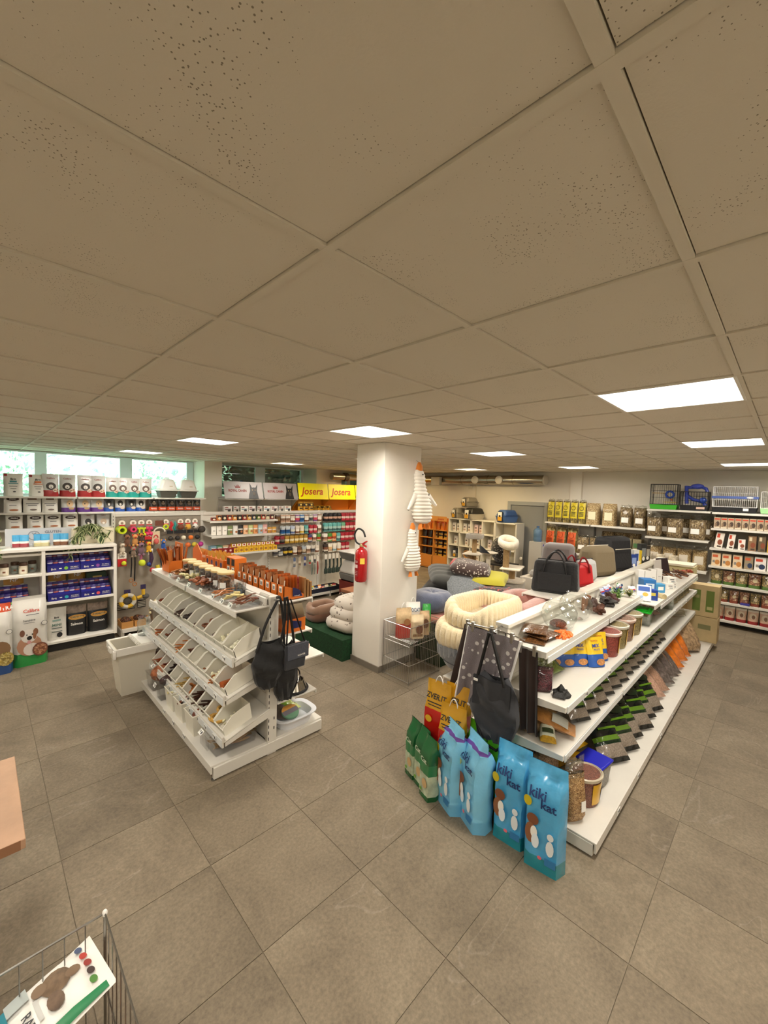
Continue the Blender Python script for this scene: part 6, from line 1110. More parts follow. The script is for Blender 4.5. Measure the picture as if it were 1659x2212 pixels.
for k, x in enumerate((.435, .71, .95, 1.2)): bag('white fresh food bag with brown crest, %s on the third far shelf' % ORD[k], 'bag', (x, GY + .12, 1.301), 0, .22, .255, .1, [WG], [(1, 0)], FRS(.76), name='food_bag', group='white bags on the third far shelf', key='fr3')
for k, x in enumerate((1.46, 1.70, 1.93)): bag('grey food bag half hidden by the plant, %s on the third far shelf' % ORD[k], 'bag', (x, GY + .12, 1.301), 0, .21, .255, .1, [SG], [(1, 0)], (('e', 0, .42, .24, .22, M(['#2a2624', '#b09a84', '#4a4340'][k], .6)), ('e', 0, .3, .1, .08, M('#e0d8d0', .6)), ('t', 'Calibra', 0, .84, .07, M('#8a3a34', .5))), name='food_bag', group='grey bags on the third far shelf')
ob('carrier_dome', MB().ell((0, 0, .2), (.2, .16, .2), 18, 12), M('#14161a', .4), None, (.06, GY + .12, 1.871), label='black round carrier cut by the left picture edge', cat='carrier')
bag('magenta and grey food bag at the left picture edge', 'bag', (.14, GY + .12, 1.591), 0, .2, .25, .09, [GLOSS('#8a1f4a'), M('#55525a', .4)], [(.5, 0), (1, 1)], name='food_bag')
bag('dark blue food bag at the left picture edge', 'bag', (.14, GY + .12, 1.301), 0, .2, .25, .09, [GLOSS('#2a2860'), M('#8a8690', .4)], [(.6, 0), (1, 1)], name='food_bag')
# signs and shelves to the right of the wall pier
F2 = thing('wall_shelves', 'grey wall shelves under the grey dog signs', 'shelf unit', (0, 0, 0))
GR2 = M('#b9b3aa', .5)
ob('back_panel', MB().box(4.02, GY + .36, 0, 6.0, GY + .38, 1.88), GR2, F2, smooth=0)
for a, b in ((4.02, 5.0), (5.02, 6.0)):
    for z in (1.535, 1.2, .8, .4): shelf_board(F2, a, GY, b, GY + .36, z, .03, 'y0')
    ob('sign_ledge', MB().box(a, GY + .02, 1.845, b, GY + .37, 1.86), GR2, F2, smooth=0)
    ob('bracket', MB().prism([(GY + .36, 1.62), (GY + .05, 1.845), (GY + .36, 1.845)], 'x', b - .012, b - .006), GR2, F2, smooth=0)
SGN = M('#97908f', .4); BRD = M('#7a2a24', .5)
for k, x in enumerate((4.51, 5.51)):
    s = ob('brand_sign', MB().box(-.485, -.004, 0, .485, .004, .42), SGN, None, (x, GY + .01, 1.865), (-.28, 0, 0), 0, .002, label='slanted grey sign with red crown lettering and black dog, %s one' % ['left', 'right'][k], cat='sign', group='slanted grey dog signs')
    flat_text('ROYAL CANIN', .058, s, BRD, (-.16, -.006, .17), (0, 0, 0), .44, bold=.045)
    cr = MB().prism([(-.21, .26), (-.09, .26), (-.075, .335), (-.105, .29), (-.12, .345), (-.137, .295), (-.15, .355), (-.163, .295), (-.18, .345), (-.195, .29), (-.225, .335)], 'y', -.0075, -.0055); ob('crown_emblem', cr, BRD, s, smooth=0)
    dg = MB().prism([(.10, .0), (.36, .0), (.345, .10), (.33, .20), (.36, .37), (.30, .28), (.26, .285), (.21, .28), (.16, .385), (.155, .20), (.12, .10)], 'y', -.008, -.0055); ob('dog_silhouette', dg, M('#17171a', .5), s, smooth=0)
    ob('dog_muzzle', MB().ell((.25, -.009, .13), (.035, .002, .05), 12, 8), M('#4a4038', .6), s)
    for e in (.215, .285): ob('dog_eye', MB().ell((e, -.0085, .22), (.012, .001, .009), 8, 6), M('#c9a86a', .5), s)
for k in range(9): carton('small white and black kibble pack, %s on the grey wall shelf' % ORD[k], 'pack', (4.13 + .20 * k, GY + .12, 1.536), 0, .18 - .05 * (k % 3 == 1), .1, .15, M(['#c9c4c0', '#b5b2ae', '#d6d2ca'][k % 3], .4, var=.2, vs=20), (('r', 0, .5, .8, .25, M(['#6d5a5a', '#8a7a70', '#7d8a94'][k % 3], .5)), ('e', .15, .3, .2, .2, INK), ('r', -.2, .8, .4, .15, BRD)), 'white kibble packs under the dog signs', 'kibble_pack')
F3 = thing('wall_shelves', 'orange wall shelves under the yellow signs', 'shelf unit', (0, 0, 0))
OB = M('#d98a2a', .5); 
ob('back_panel', MB().box(6.02, GY + .36, 0, 9.0, GY + .38, 1.88), OB, F3, smooth=0)
for a, b in ((6.02, 7.0), (7.01, 8.0), (8.01, 9.0)):
    for z in (1.535, 1.2, .8, .4): ob('shelf', MB().box(a, GY, z - .02, b, GY + .36, z), OB, F3, smooth=0)
    ob('bracket', MB().prism([(GY + .36, 1.56), (GY + .02, 1.86), (GY + .36, 1.86)], 'x', a, a + .012), OB, F3, smooth=0)
YS = M('#fff700', .4); RS = M('#c9391f', .5)
for k in range(3):
    s = ob('brand_sign', MB().box(-.488, -.004, 0, .488, .004, .44), YS, None, (6.51 + k, GY + .01, 1.868), (-.22, 0, 0), 0, .002, label='slanted bright yellow sign with red script, %s of three' % ['left', 'middle', 'right'][k], cat='sign', group='slanted yellow signs')
    flat_text('Josera', .20, s, RS, (-.05, -.006, .13), (0, 0, 0), .78, bold=.018, shear=.28)
for k in range(7): bag('black and gold food bag, %s on the orange wall shelf' % ORD[k], 'bag', (6.14 + .17 * k, GY + .12, 1.536), (-.0 if k < 3 else -.7, 0, 0), .16, .27 if k < 3 else .2, .08, [GLOSS('#c9952a'), GLOSS('#2a2418')], [(.1, 1), (.5, 0), (.8, 1), (1, 0)], (('r', 0, .32, .6, .1, INK), ('e', 0, .66, .2, .08, M('#e2c870', .5))), name='food_bag', group='black and gold bags on orange shelf')

# ================================================================== right wall
RX = 9.05
H1 = thing('wall_shelves', 'white wall shelves of hay and bedding on the right wall', 'shelf unit', (0, 0, 0))
GPAN = M('#b0aca4', .6)
ob('back_panel', MB().box(9.55, 1.0, .1, 9.57, 3.98, 1.70), GPAN, H1, smooth=0); ob('back_panel', MB().box(9.55, .99, 1.7, 9.57, 1.97, 2.0), GPAN, H1, smooth=0)
for y in (3.0, 1.97): ob('upright', MB().box(9.50, y - .015, 0, 9.55, y + .015, 1.72), M('#55524d', .5), H1, smooth=0)
for a, b in ((3.01, 3.97), (1.985, 2.99)):
    for z in (1.575, .93, .12): shelf_board(H1, 9.18, a, 9.55, b, z, .035, 'x0')
for z in (1.975, 1.45, .9, .12): shelf_board(H1, RX, .995, 9.55, 1.955, z, .035, 'x0')
HAY = SPECK(['#8a7a48', '#a5935c', '#6b5c34', '#b8a878'], 45, .7, .9, .2, (1, 1, .35)); HAY2 = SPECK(['#7a6648', '#94805c', '#5d4c34', '#a8977a'], 55, .7, .8, .3, (1, 1, .5)); SHV = SPECK(['#a58c62', '#bca67c', '#8a7048', '#d0bd94'], 80, .7, .7, .2)
GOLD = M('#d3bf2a', .3, var=.15, vs=30, coat=.4); ORL = M('#d9581c', .35, var=.12, vs=30, coat=.3)
W90 = -math.pi / 2
def hay_pack(label, y, z, w, h, d, fill, lab, labm, x=9.36, group=None, key=None, top=.07, style='sack'):
    if key in BAGS: return dup(BAGS[key], (x, y, z), (0, 0, W90), label)
    t = film_bag(label, (x, y, z), W90, w, h, d, fill, name='hay_pack', cat='bag', lab=lab, tagm=labm, group=group, top=top, style=style)
    if labm in (GOLD, ORL):
        ob('label_emblem', MB().tube([(.32 * w * math.cos(6.2832 * i / 18) * .8, -d / 2 - .014, h * .70 + .13 * w * 2.2 * math.sin(6.2832 * i / 18)) for i in range(18)], .004, 5, closed=True), INK if labm is GOLD else M('#7a2a10', .5), t)
        for q in (.5, .44, .38, .32): ob('label_line', MB().box(-w * .28, -d / 2 - .013, h * q, w * .28, -d / 2 - .011, h * q + .012), INK if labm is GOLD else M('#7a2a10', .5), t, smooth=0)
    if key: BAGS[key] = t
    return t
for k in range(5): hay_pack('tall straw pack with yellow label, %s on the upper hay shelf' % ORD[k], 3.90 - .17 * k, 1.576, .155, .48, .13, HAY, (0, .58, .9, .72), GOLD, group='yellow label straw packs', key='gold')
for k in range(2): hay_pack('square hay block with picture label, %s of two on the upper hay shelf' % ['left', 'right'][k], 3.0 - .32 * k, 1.576, .29, .46, .18, SHV, (0, .42, .5, .36), M('#e6e2c0', .5), group='square hay blocks', key='blk', top=0, style='gusset')
for k in range(2): hay_pack('rounded hay bag with white label, %s of two on the upper hay shelf' % ['left', 'right'][k], 2.37 - .25 * k, 1.576, .23, .40, .2, HAY2, (0, .36, .55, .26), CARD, group='rounded hay bags', key='rnd')
for k in range(3): hay_pack('tall straw pack with orange label, %s on the lower hay shelf' % ORD[k], 3.88 - .24 * k, .931, .21, .53, .17, HAY, (0, .55, .8, .55), ORL, group='orange label straw packs', key='orng')
for k in range(2): hay_pack('rounded hay bag with white label, %s on the lower hay shelf' % ['left', 'right'][k], 3.18 - .27 * k, .931, .25, .36, .2, HAY2, (0, .4, .5, .25), CARD, key='rnd2')
for k in range(3): bag('flat clear hay bag lying at the back of the lower hay shelf, %s' % ORD[k], 'bag', (9.42, 2.72 - .24 * k, 1.25), (-.5, 0, W90), .26, .22, .16, [HAY2], style='pillow', name='hay_bag', group='flat hay bags')
for k in range(2): carton('green and white bedding bale, %s on the lower hay shelf' % ['left', 'right'][k], 'bale', (9.36, 2.30 - .17 * k, .931), W90, .15, .2, .42, M('#8a7f62', .4, var=.3, vs=20), (('r', 0, .7, .8, .2, M('#4d7a4a', .5)), ('r', 0, .4, .8, .3, M('#d8dcc8', .5)), ('e', 0, .4, .3, .1, M('#5d8a3a', .5))), name='bedding_bale')
for k, (y, x, nm) in enumerate([(1.85, 9.25, 'leftmost front'), (1.52, 9.22, 'middle front'), (1.18, 9.22, 'right front'), (1.68, 9.40, 'left back'), (1.36, 9.42, 'middle back'), (1.05, 9.40, 'right back')]): hay_pack('knotted clear hay bag on the shelf under the cages, %s' % nm, y, 1.451, .25, .36, .22, HAY2, (-.1, .42, .5, .26), CARD, x=x, group='knotted hay bags', top=.1)
for k in range(4): hay_pack('clear bag of pale straw on the low shelf behind the island end, %s' % ORD[k], 1.82 - .23 * k, .901, .22, .36, .18, SHV, (0, .5, .6, .4), M('#c9bfae', .5), x=9.28, group='pale straw bags', top=.1)
for k in range(4): bag('clear pack of white chew rolls, %s on the low straw shelf' % ORD[k], 'pack', (9.15, 2.9 - .2 * k - .8, .931), W90, .15, .2, .08, [M('#b8ac94', .3, var=.5, vs=25, bump=.7, coat=.5)], name='chew_pack', style='pillow', group='clear packs of chew rolls')
# ---- rodent and bird cages on top
def wire(mb, a, b, r=.0022): mb.tube([a, b], r, 4)
def cage(label, y, z, w, h, d, frame, bars, base_, nb, extra=None, x=9.28, baseh=.09):
    t = thing('small_animal_cage', label, 'cage', (x, y, z), W90)
    ob('base_tray', MB().tbox(0, 0, 0, w * .93, d * .93, w, d, baseh), base_, t, bev=.006)
    fr = MB()
    for sx in (-1, 1):
        for sy in (-1, 1): fr.tube([(sx * w * .48, sy * d * .48, baseh), (sx * w * .48, sy * d * .48, h)], .006, 5)
    for z_ in (baseh, h): fr.tube([(-w * .48, -d * .48, z_), (w * .48, -d * .48, z_), (w * .48, d * .48, z_), (-w * .48, d * .48, z_)], .006, 5, closed=True)
    ob('frame', fr, frame, t)
    wr_ = MB()
    for i in range(1, nb):
        xx = -w * .48 + w * .96 * i / nb
        for sy in (-1, 1): wire(wr_, (xx, sy * d * .48, baseh), (xx, sy * d * .48, h))
        wire(wr_, (xx, -d * .48, h), (xx, d * .48, h))
    for i in range(1, max(3, nb // 2)):
        yy = -d * .48 + d * .96 * i / max(3, nb // 2)
        for sx in (-1, 1): wire(wr_, (sx * w * .48, yy, baseh), (sx * w * .48, yy, h))
    for q in (.35, .68):
        for sy in (-1, 1): wire(wr_, (-w * .48, sy * d * .48, baseh + (h - baseh) * q), (w * .48, sy * d * .48, baseh + (h - baseh) * q))
    ob('cage_wires', wr_, bars, t, kind='stuff')
    for nm, mb, m in (extra or []): ob(nm, mb, m, t)
    return t
DKC = M('#17181c', .5); BLP = M('#2a4fb0', .35); 
cage('dark rodent cage with bright green base on the right wall shelf', 1.72, 1.976, .44, .47, .26, DKC, DKC, M('#3fae2c', .4), 12, [('perch', MB().box(-.2, -.05, .30, -.02, .1, .31), M('#c9a45a', .6)), ('wheel', MB().tube([(.08 + .06 * math.cos(6.2832 * i / 16), -.02, .28 + .06 * math.sin(6.2832 * i / 16)) for i in range(16)], .02, 6, closed=True), BLP), ('ramp', MB().tube([(.0, 0, .3), (.12, 0, .17)], .012, 5), M('#c9663a', .6)), ('bottom_shelf', MB().box(0, -.08, .13, .19, .08, .14), M('#d0b83a', .5))])
cage('black rodent cage with blue tubes looping above it', 1.255, 1.976, .42, .34, .26, DKC, DKC, DKC, 10, [('tube', MB().tube([(-.12, 0, .12), (-.13, 0, .26), (-.14, 0, .45)], .03, 10), M('#3a4fb8', .2, alpha=.85)), ('tube', MB().tube([(-.13, 0, .42), (-.02, 0, .42), (.08, 0, .43), (.15, 0, .40), (.17, 0, .34)], .028, 10), M('#3a4fb8', .2, alpha=.85)), ('tube_dome', MB().ell((.02, 0, .44), (.10, .07, .05), 14, 8), M('#4a5ac8', .2, alpha=.85)), ('slide', MB().tube([(-.12, 0, .27), (-.03, 0, .2), (.12, 0, .16), (.15, 0, .1)], .03, 10), M('#3a4fb8', .2, alpha=.85)), ('wheel', MB().ell((.12, -.04, .19), (.055, .03, .055), 14, 8), BLP), ('price_sticker', MB().box(.04, -.135, .03, .16, -.131, .07), M('#d8b8a8', .5))])
WW = M('#e9e8e6', .35)
cage('wide white two-storey cage with blue belt and black base', .70, 1.976, .60, .44, .28, WW, WW, DKC, 22, [('belt', MB().box(-.305, -.145, .235, .305, .145, .275), M('#4a62a8', .4)), ('belt_emblem', MB().ell((.2, -.147, .255), (.045, .003, .016), 14, 6), WHITE), ('price_sticker', MB().box(.12, -.142, .03, .19, -.139, .075), CARD)])
cage('white bird cage with pale green base at the right picture edge', .19, 1.976, .36, .36, .28, WW, WW, M('#a8dca0', .4), 16)
# ---- rack of boxes and bags at the far right
H2 = thing('wall_shelves', 'white right wall rack of small pet food boxes beside the aisle', 'shelf unit', (0, 0, 0))
ob('back_panel', MB().box(9.55, -1.5, .1, 9.57, .98, 2.0), M('#8f8a80', .6), H2, smooth=0); ob('kick_board', MB().box(9.2, -1.5, 0, 9.22, .98, .1), M('#25221f', .7), H2, smooth=0)
for y in (.985, -.26, -1.5): ob('upright', MB().box(9.50, y - .015, 0, 9.55, y + .015, 2.0), SHELF, H2, smooth=0)
RZ = [1.97, 1.69, 1.345, 1.035, .725, .425, .12]
for k, z in enumerate(RZ):
    for a, b in ((-.25, .975 - (.09 if k == 6 else 0)), (-1.5, -.27)): shelf_board(H2, RX, a, 9.55, b, z, .035, 'x0')
for k in range(10): carton('brown animal treat box, %s in the highest rack row' % ORD[k], 'box', (9.12, .90 - .092 * k, 1.691), W90, .086, .07, .19, M('#b09a80', .5), (('e', .1, .42, .3, .22, M('#4a3a30', .6)), ('r', 0, .85, .8, .12, RDL), ('r', -.2, .3, .3, .35, M('#8a7058', .6)), ('r', 0, .08, .9, .1, M('#d8ccb8', .5))), 'brown boxes in the highest rack row', 'treat_box', key='r1')
for k, (y, w, h, c, a) in enumerate([(.87, .11, .27, '#e6ddd0', .12), (.71, .09, .26, '#e9e2d8', .1), (.56, .09, .18, '#e9e0d8', 0), (.43, .10, .25, '#8a6a4c', 0), (.31, .09, .26, '#6a5a44', 0), (.20, .09, .2, '#c9a23a', 0), (.08, .09, .24, '#a0805c', 0), (-.05, .1, .24, '#e6ddd0', 0)]): carton('snack pack of differing size, %s in the second rack row' % ORD[k], 'box', (9.14, y, 1.346), (0, a, W90), w, .06, h, M(c, .45), (('e', .1, .4, .3, .18, M('#8a4a30', .6)), ('r', -.2, .8, .35, .25, RDL if k < 3 else M('#d8c8a8', .5)), ('r', .1, .12, .5, .1, M('#4a3a30', .6))), 'packs in the second rack row', 'snack_box')
for k, (w, c, nm) in enumerate([(.13, '#e0c9a8', 'cream'), (.13, '#e0c9a8', 'cream'), (.13, '#e0c9a8', 'cream'), (.12, '#9a8a70', 'clear bird'), (.15, '#ece8e2', 'white'), (.13, '#ece8e2', 'white'), (.12, '#e0c9a8', 'cream')]): carton('%s bird food box, %s in the third rack row' % (nm, ORD[k]), 'box', (9.14, .88 - .142 * k, 1.036), W90, w - .01, .08, .22, M(c, .45), (('e', .15, .3, .28, .2, M('#c08040', .6) if k < 3 else M('#2a3a5a', .6)), ('r', -.1, .78, .6, .2, RDL if k > 3 else M('#c9603a', .5)), ('r', -.25, .35, .25, .2, M('#8a847c', .5))), 'boxes in the third rack row', 'bird_food_box')
def rackbags(n, y0, dy, z, w, h, fills, foot, row, y1=9.16, lab=None):
    for k in range(n): bag('%s bag, %s in the %s rack row' % (fills[k % len(fills)][1], ORD[k], row), 'bag', (y1, y0 - dy * k, z), W90, w, h, .09, [fills[k % len(fills)][0], foot, M('#e0d9cc', .45)], [(.22, 1), (.86, 0), (1, 2 if lab else 0)], (('e', 0, .58, .32, .2, M('#d8c9b0', .6)), ('e', .05, .52, .16, .14, M('#7a5a44', .6))) if lab else (('e', .05, .55, .2, .15, M('#c9b894', .6)),), group='bags in the %s rack row' % row, name='rodent_food_bag')
MIX = SPECK(['#7a6a44', '#a08a54', '#554a30', '#c0a468'], 90, .4, .6, .5); MIX2 = SPECK(['#8a5a40', '#6d4430', '#a87a58', '#c9a884'], 80, .4, .6, .5)
rackbags(7, .86, .165, .726, .155, .235, [(MIX, 'clear green footed seed mix'), (MIX2, 'brown seed mix')], M('#4d6a2c', .4), 'fourth')
rackbags(7, .88, .135, .426, .125, .21, [(MIX2, 'reddish pellet'), (MIX, 'golden seed'), (MIX2, 'brown pellet')], M('#7a3a28', .4), 'fifth')
rackbags(8, .80, .15, .121, .14, .235, [(M('#c9a890', .4), 'pale topped red footed')], M('#8a2222', .4), 'lowest', lab=1)
carton('small blue pack lying in the fifth rack row', 'pack', (9.1, .46, .426), W90, .12, .06, .035, M('#3a3a90', .4), name='blue_pack')

# ================================================================== far corner: orange shelf, cube shelf, carriers
CX = 9.1
OS = thing('orange_rack', 'orange open shelf rack of pet food in the far corner', 'shelf unit', (0, 0, 0)); OW = M('#d08a3c', .55)
for y in (6.62, 7.10, 7.62): ob('upright', MB().box(CX, y - .012, 0, CX + .42, y + .012, 1.36), OW, OS, smooth=0)
for z in (1.12, .88, .63, .38, .04): ob('shelf', MB().box(CX, 6.62, z - .02, CX + .42, 7.62, z), OW, OS, smooth=0)
ob('back_board', MB().box(CX + .41, 6.62, 0, CX + .42, 7.62, 1.36), M('#5a3c1c', .7), OS, smooth=0)
for y in (6.86, 7.36): ob('drawer_front', MB().box(CX - .004, y - .23, .05, CX, y + .23, .36), M('#d98a3a', .5), OS, smooth=0)
for k in range(6): bag('orange dog food bag, %s on top of the orange rack' % ORD[k], 'bag', (CX + .15, 7.52 - .16 * k, 1.121), W90, .15, .33, .1, [GLOSS('#d97a2a')], [(1, 0)], (('r', 0, .6, .6, .1, RS),), name='food_bag', group='orange bags on the orange rack', key='orbag')
for j, z in enumerate((.881, .631, .381)):
    for k in range(5): bag('black and gold pouch, %s on the %s orange shelf' % (ORD[k], ['upper', 'middle', 'lower'][j]), 'pouch', (CX + .12, 7.50 - .19 * k, z), W90, .14, .19, .07, [GLOSS('#d3a53a') if k > 1 else GLOSS('#2a2420'), GLOSS('#2a2018')], [(.3, 0), (.5, 1), (.75, 0), (1, 1)], (('e', 0, .4, .22, .14, INK),), name='food_pouch', group='pouches on the %s orange shelf' % ['upper', 'middle', 'lower'][j], key='gp%d' % (k > 1))
sg = ob('shelf_sign', MB().box(-.3, -.004, 0, .3, .004, .13), M('#e09a4a', .5), None, (CX - .01, 6.95, 1.37), (0, 0, W90), 0, label='small orange name sign standing above the orange rack', cat='sign'); flat_text('Josera', .06, sg, RS, (.1, -.005, .03), (0, 0, 0), .25, shear=.25)
CU = thing('cube_shelf', 'white sixteen-cube shelf against the far wall under the pet carriers', 'shelf unit', (0, 0, 0)); CW = M('#e9e4d6', .5)
ys = [6.58 - .345 * i for i in range(5)]; zs = [.04 + .3575 * i for i in range(5)]
for y in ys: ob('divider', MB().box(CX, y - .012, .03, CX + .39, y + .012, 1.47), CW, CU, smooth=0)
for z in zs: ob('board', MB().box(CX, ys[-1], z - .012 if z > .1 else .0, CX + .39, ys[0], z + .012), CW, CU, smooth=0)
ob('back_board', MB().box(CX + .385, ys[-1], .03, CX + .39, ys[0], 1.47), M('#d8cfb8', .6), CU, smooth=0)
C2 = thing('cube_shelf', 'single column white cube shelf beside the grey door', 'shelf unit', (0, 0, 0))
for y in (4.62, 5.17): ob('side_panel', MB().box(CX, y - .018, 0, CX + .39, y + .018, 1.47), M('#cfc9bb', .5), C2, smooth=0)
for z in (.05, .43, .80, 1.10, 1.46): ob('board', MB().box(CX, 4.62, z - .018, CX + .39, 5.17, z + .012), CW, C2, smooth=0)
ob('back_board', MB().box(CX + .385, 4.62, 0, CX + .39, 5.17, 1.45), M('#d8cfb8', .6), C2, smooth=0)
CUB = [(0, 3, '#ded6cc'), (1, 3, '#e2dcd4'), (2, 3, '#dcc0bc'), (0, 2, '#e0dcd2'), (1, 2, '#d8cfc4'), (2, 2, '#e4dccc'), (3, 2, '#e0d4d0'), (2, 1, '#e4dccc'), (3, 1, '#e0d6d0'), (2, 0, '#d8d0c8')]
for i, j, c in CUB:
    for q in range(2 if j == 3 else 1): bag('white small pouch in cube column %s, %s row%s' % (['one', 'two', 'three', 'four'][i], ['floor', 'third', 'second', 'top'][j], [', left', ', right'][q] if j == 3 else ''), 'pouch', (CX + .12, ys[i] - .1 - .14 * q - (.07 if j != 3 else 0), zs[j] + .013), W90, .12, .23, .06, [GLOSS(c)], [(1, 0)], (('r', 0, .62, .4, .14, M('#5a4a4a', .5)), ('e', .05, .3, .28, .1, M('#b89a84', .6))), name='food_pouch', group='pouches in the cube shelf')
# carriers
def carrier(label, y, z, w, h, top, bot, x=CX + .2, rz=W90 - .25):
    t = thing('pet_carrier', label, 'pet carrier', (x, y, z), rz); d = w * .72
    ob('lower_shell', MB().tbox(0, 0, 0, w * .84, d * .84, w, d, h * .48), bot, t, bev=.02); ob('upper_shell', MB().tbox(0, 0, h * .49, w, d, w * .74, d * .74, h * .5), top, t, bev=.035)
    ob('rim', MB().box(-w * .51, -d * .51, h * .46, w * .51, d * .51, h * .5), bot, t, bev=.008); ob('door', MB().box(-w * .52, -d * .25, h * .1, -w * .49, d * .25, h * .86), DKC, t, bev=.01); ht_ = ob('hanging_tag', MB().box(-w * .535, -d * .2, h * .12, -w * .522, d * .2, h * .82), CARD, t, smooth=0); ob('tag_print', MB().box(-w * .54, -d * .2, h * .12, -w * .535, d * .2, h * .45), M('#d9a02a', .5), ht_, smooth=0); ob('tag_emblem', MB().ell((-w * .54, 0, h * .5), (.003, d * .1, h * .08), 10, 6), INK, ht_)
    return t
TP = M('#8d8577', .45); 
carrier('taupe pet carrier stacked on top of the other two', 6.08, 1.80, .40, .26, TP, TP, rz=W90 + 1.3); carrier('taupe pet carrier at the left of the cube shelf top', 6.40, 1.473, .38, .29, TP, TP, rz=W90 + 1.3); carrier('black topped beige pet carrier on the cube shelf', 5.93, 1.473, .48, .31, M('#26241f', .45), M('#b0a898', .45), rz=W90 + 1.3); carrier('blue pet carrier on the single column cube shelf', 4.98, 1.473, .46, .31, M('#3f5f96', .45), M('#46689f', .45), rz=W90 + 1.3); carrier('small grey pet carrier inside the cube shelf', ys[0] - .17, zs[1] + .013, .26, .24, M('#4d4f50', .5), M('#6d6f6c', .5), rz=W90 + 1.57)
ob('cat_toy_ring', MB().tube([(0, .1 * math.cos(6.2832 * i / 18), .12 + .1 * math.sin(6.2832 * i / 18)) for i in range(18)], .022, 8, closed=True), M('#c9955a', .7), None, (CX + .15, ys[1] - .17, zs[1] + .015), label='tan ring shaped toy in the cube shelf', cat='toy')
for k, (y, z) in enumerate([(4.04, 1.12), (3.98, .82)]):
    t = thing('water_jug', 'blue water jug beside the grey door, %s one' % ['upper', 'lower'][k], 'jug', (9.0, y, z)); ob('jug_body', MB().lathe([(.08, 0), (.095, .02), (.095, .08), (.09, .1), (.095, .12), (.095, .24), (.07, .28), (.03, .3), (.03, .33)], 20), M('#5f7f9c' if not k else '#4a4fae', .15, alpha=.75), t); ob('jug_cap', MB().lathe([(.033, .33), (.033, .35)], 14), M('#3a5a8a', .4), t)
ob('jug_stand', MB().box(-.13, -.14, 0, .13, .14, 1.119).box(-.1, -.1, .82, .1, .1, .821), M('#b4b0a8', .5), None, (9.0, 4.03, 0), smooth=0, bev=.006, label='narrow white stand under the blue water jug', cat='stand')

# ------------------------------------------------------------------ cat trees
SIS = M('#a88a60', .85, var=.2, vs=60, bump=.5, bs=160); PLU = M('#d8ccb6', .95, var=.08, vs=20, bump=.5, bs=90, sheen=.5); PLG = M('#b8b0a4', .95, var=.1, vs=20, bump=.5, bs=90, sheen=.5)
def post(mb, x, y, z0, z1, r=.045): mb.tube([(x, y, z0), (x, y, z1)], r, 14)
t = thing('cat_tree', 'beige cat tree with cat cave, hammock and top bed right of the cushion pile', 'cat tree', (5.85, 3.0, 0), .3); t.scale = (1.05, 1.05, 1.05)
ob('base_plate', MB().box(-.3, -.28, 0, .3, .28, .04), PLU, t, bev=.01)
for nm, x, y, z0, z1, m in [('sisal_post', -.08, .08, .04, .62, SIS), ('plush_post', -.08, .08, .62, .98, PLU), ('sisal_post', -.08, .08, .98, 1.28, SIS), ('sisal_post', .1, .02, .80, .97, SIS), ('sisal_post', -.12, -.15, .04, .58, SIS)]: 
    mb = MB(); post(mb, x, y, z0, z1); ob(nm, mb, m, t)
ob('platform', MB().box(-.22, -.14, .97, .2, .14, .995), PLU, t, bev=.008)
ob('top_bed', MB().surf(lambda u, v: ((.15 + .03 * math.cos(6.2832 * v)) * math.cos(6.2832 * u) - .08, (.12 + .03 * math.cos(6.2832 * v)) * math.sin(6.2832 * u) + .06, 1.36 + .06 * math.sin(6.2832 * v) + .04 * math.cos(6.2832 * u - .6)), 24, 8, cu=True, cv=True), PLU, t); ob('top_bed_floor', MB().lathe([(.15, 1.29), (.15, 1.33), (.001, 1.34)], 20, (-.08, .06, 0), sy=.8), PLU, t)
ob('cat_cave', loft([ov(.19, .17, .50), ov(.19, .17, .78)]), PLG, t, (.04, .0, 0)); ob('cave_roof', loft([ov(.2, .18, .78), ov(.2, .18, .80)]), PLU, t, (.04, .0, 0)); ob('cave_doorway', MB().prism([(.062 * math.cos(math.pi * i / 10), .63 + .075 * math.sin(math.pi * i / 10)) for i in range(11)] + [(-.062, .53), (.062, .53)], 'y', -.006, .006), M('#7a6a58', .9), t, (-.05, -.155, 0), (0, 0, -.62)); ob('cave_floor', MB().box(-.12, -.16, .47, .34, .26, .50), PLU, t, bev=.008); mb = MB(); post(mb, .2, .1, .04, .47); ob('sisal_post', mb, SIS, t)
ob('hammock', MB().lathe([(.03, .50), (.09, .53), (.125, .60), (.145, .645), (.155, .64), (.135, .61), (.10, .56), (.001, .55)], 24, (-.16, -.17, 0)), PLU, t); ob('pompom', MB().ell((.08, -.1, 1.12), (.022, .022, .022), 10, 8), PLU, t)
t = thing('cat_tree', 'grey beige cat tree with round top tray before the cube shelf', 'cat tree', (7.0, 4.42, 0), .3)
ob('base_plate', MB().box(-.25, -.25, 0, .25, .25, .04), PLG, t, bev=.01)
for x, y, z0, z1 in [(0, 0, .04, .98), (.0, 0, .98, 1.27), (-.14, .05, .04, .96)]: mb = MB(); post(mb, x, y, z0, z1); ob('sisal_post', mb, SIS, t)
ob('platform', MB().box(-.26, -.17, .96, .18, .17, .985), PLU, t, bev=.008); ob('top_tray', loft([ov(.17, .15, 1.27), ov(.185, .165, 1.29), ov(.185, .165, 1.36), ov(.16, .14, 1.36), ov(.155, .135, 1.31)]), PLG, t)
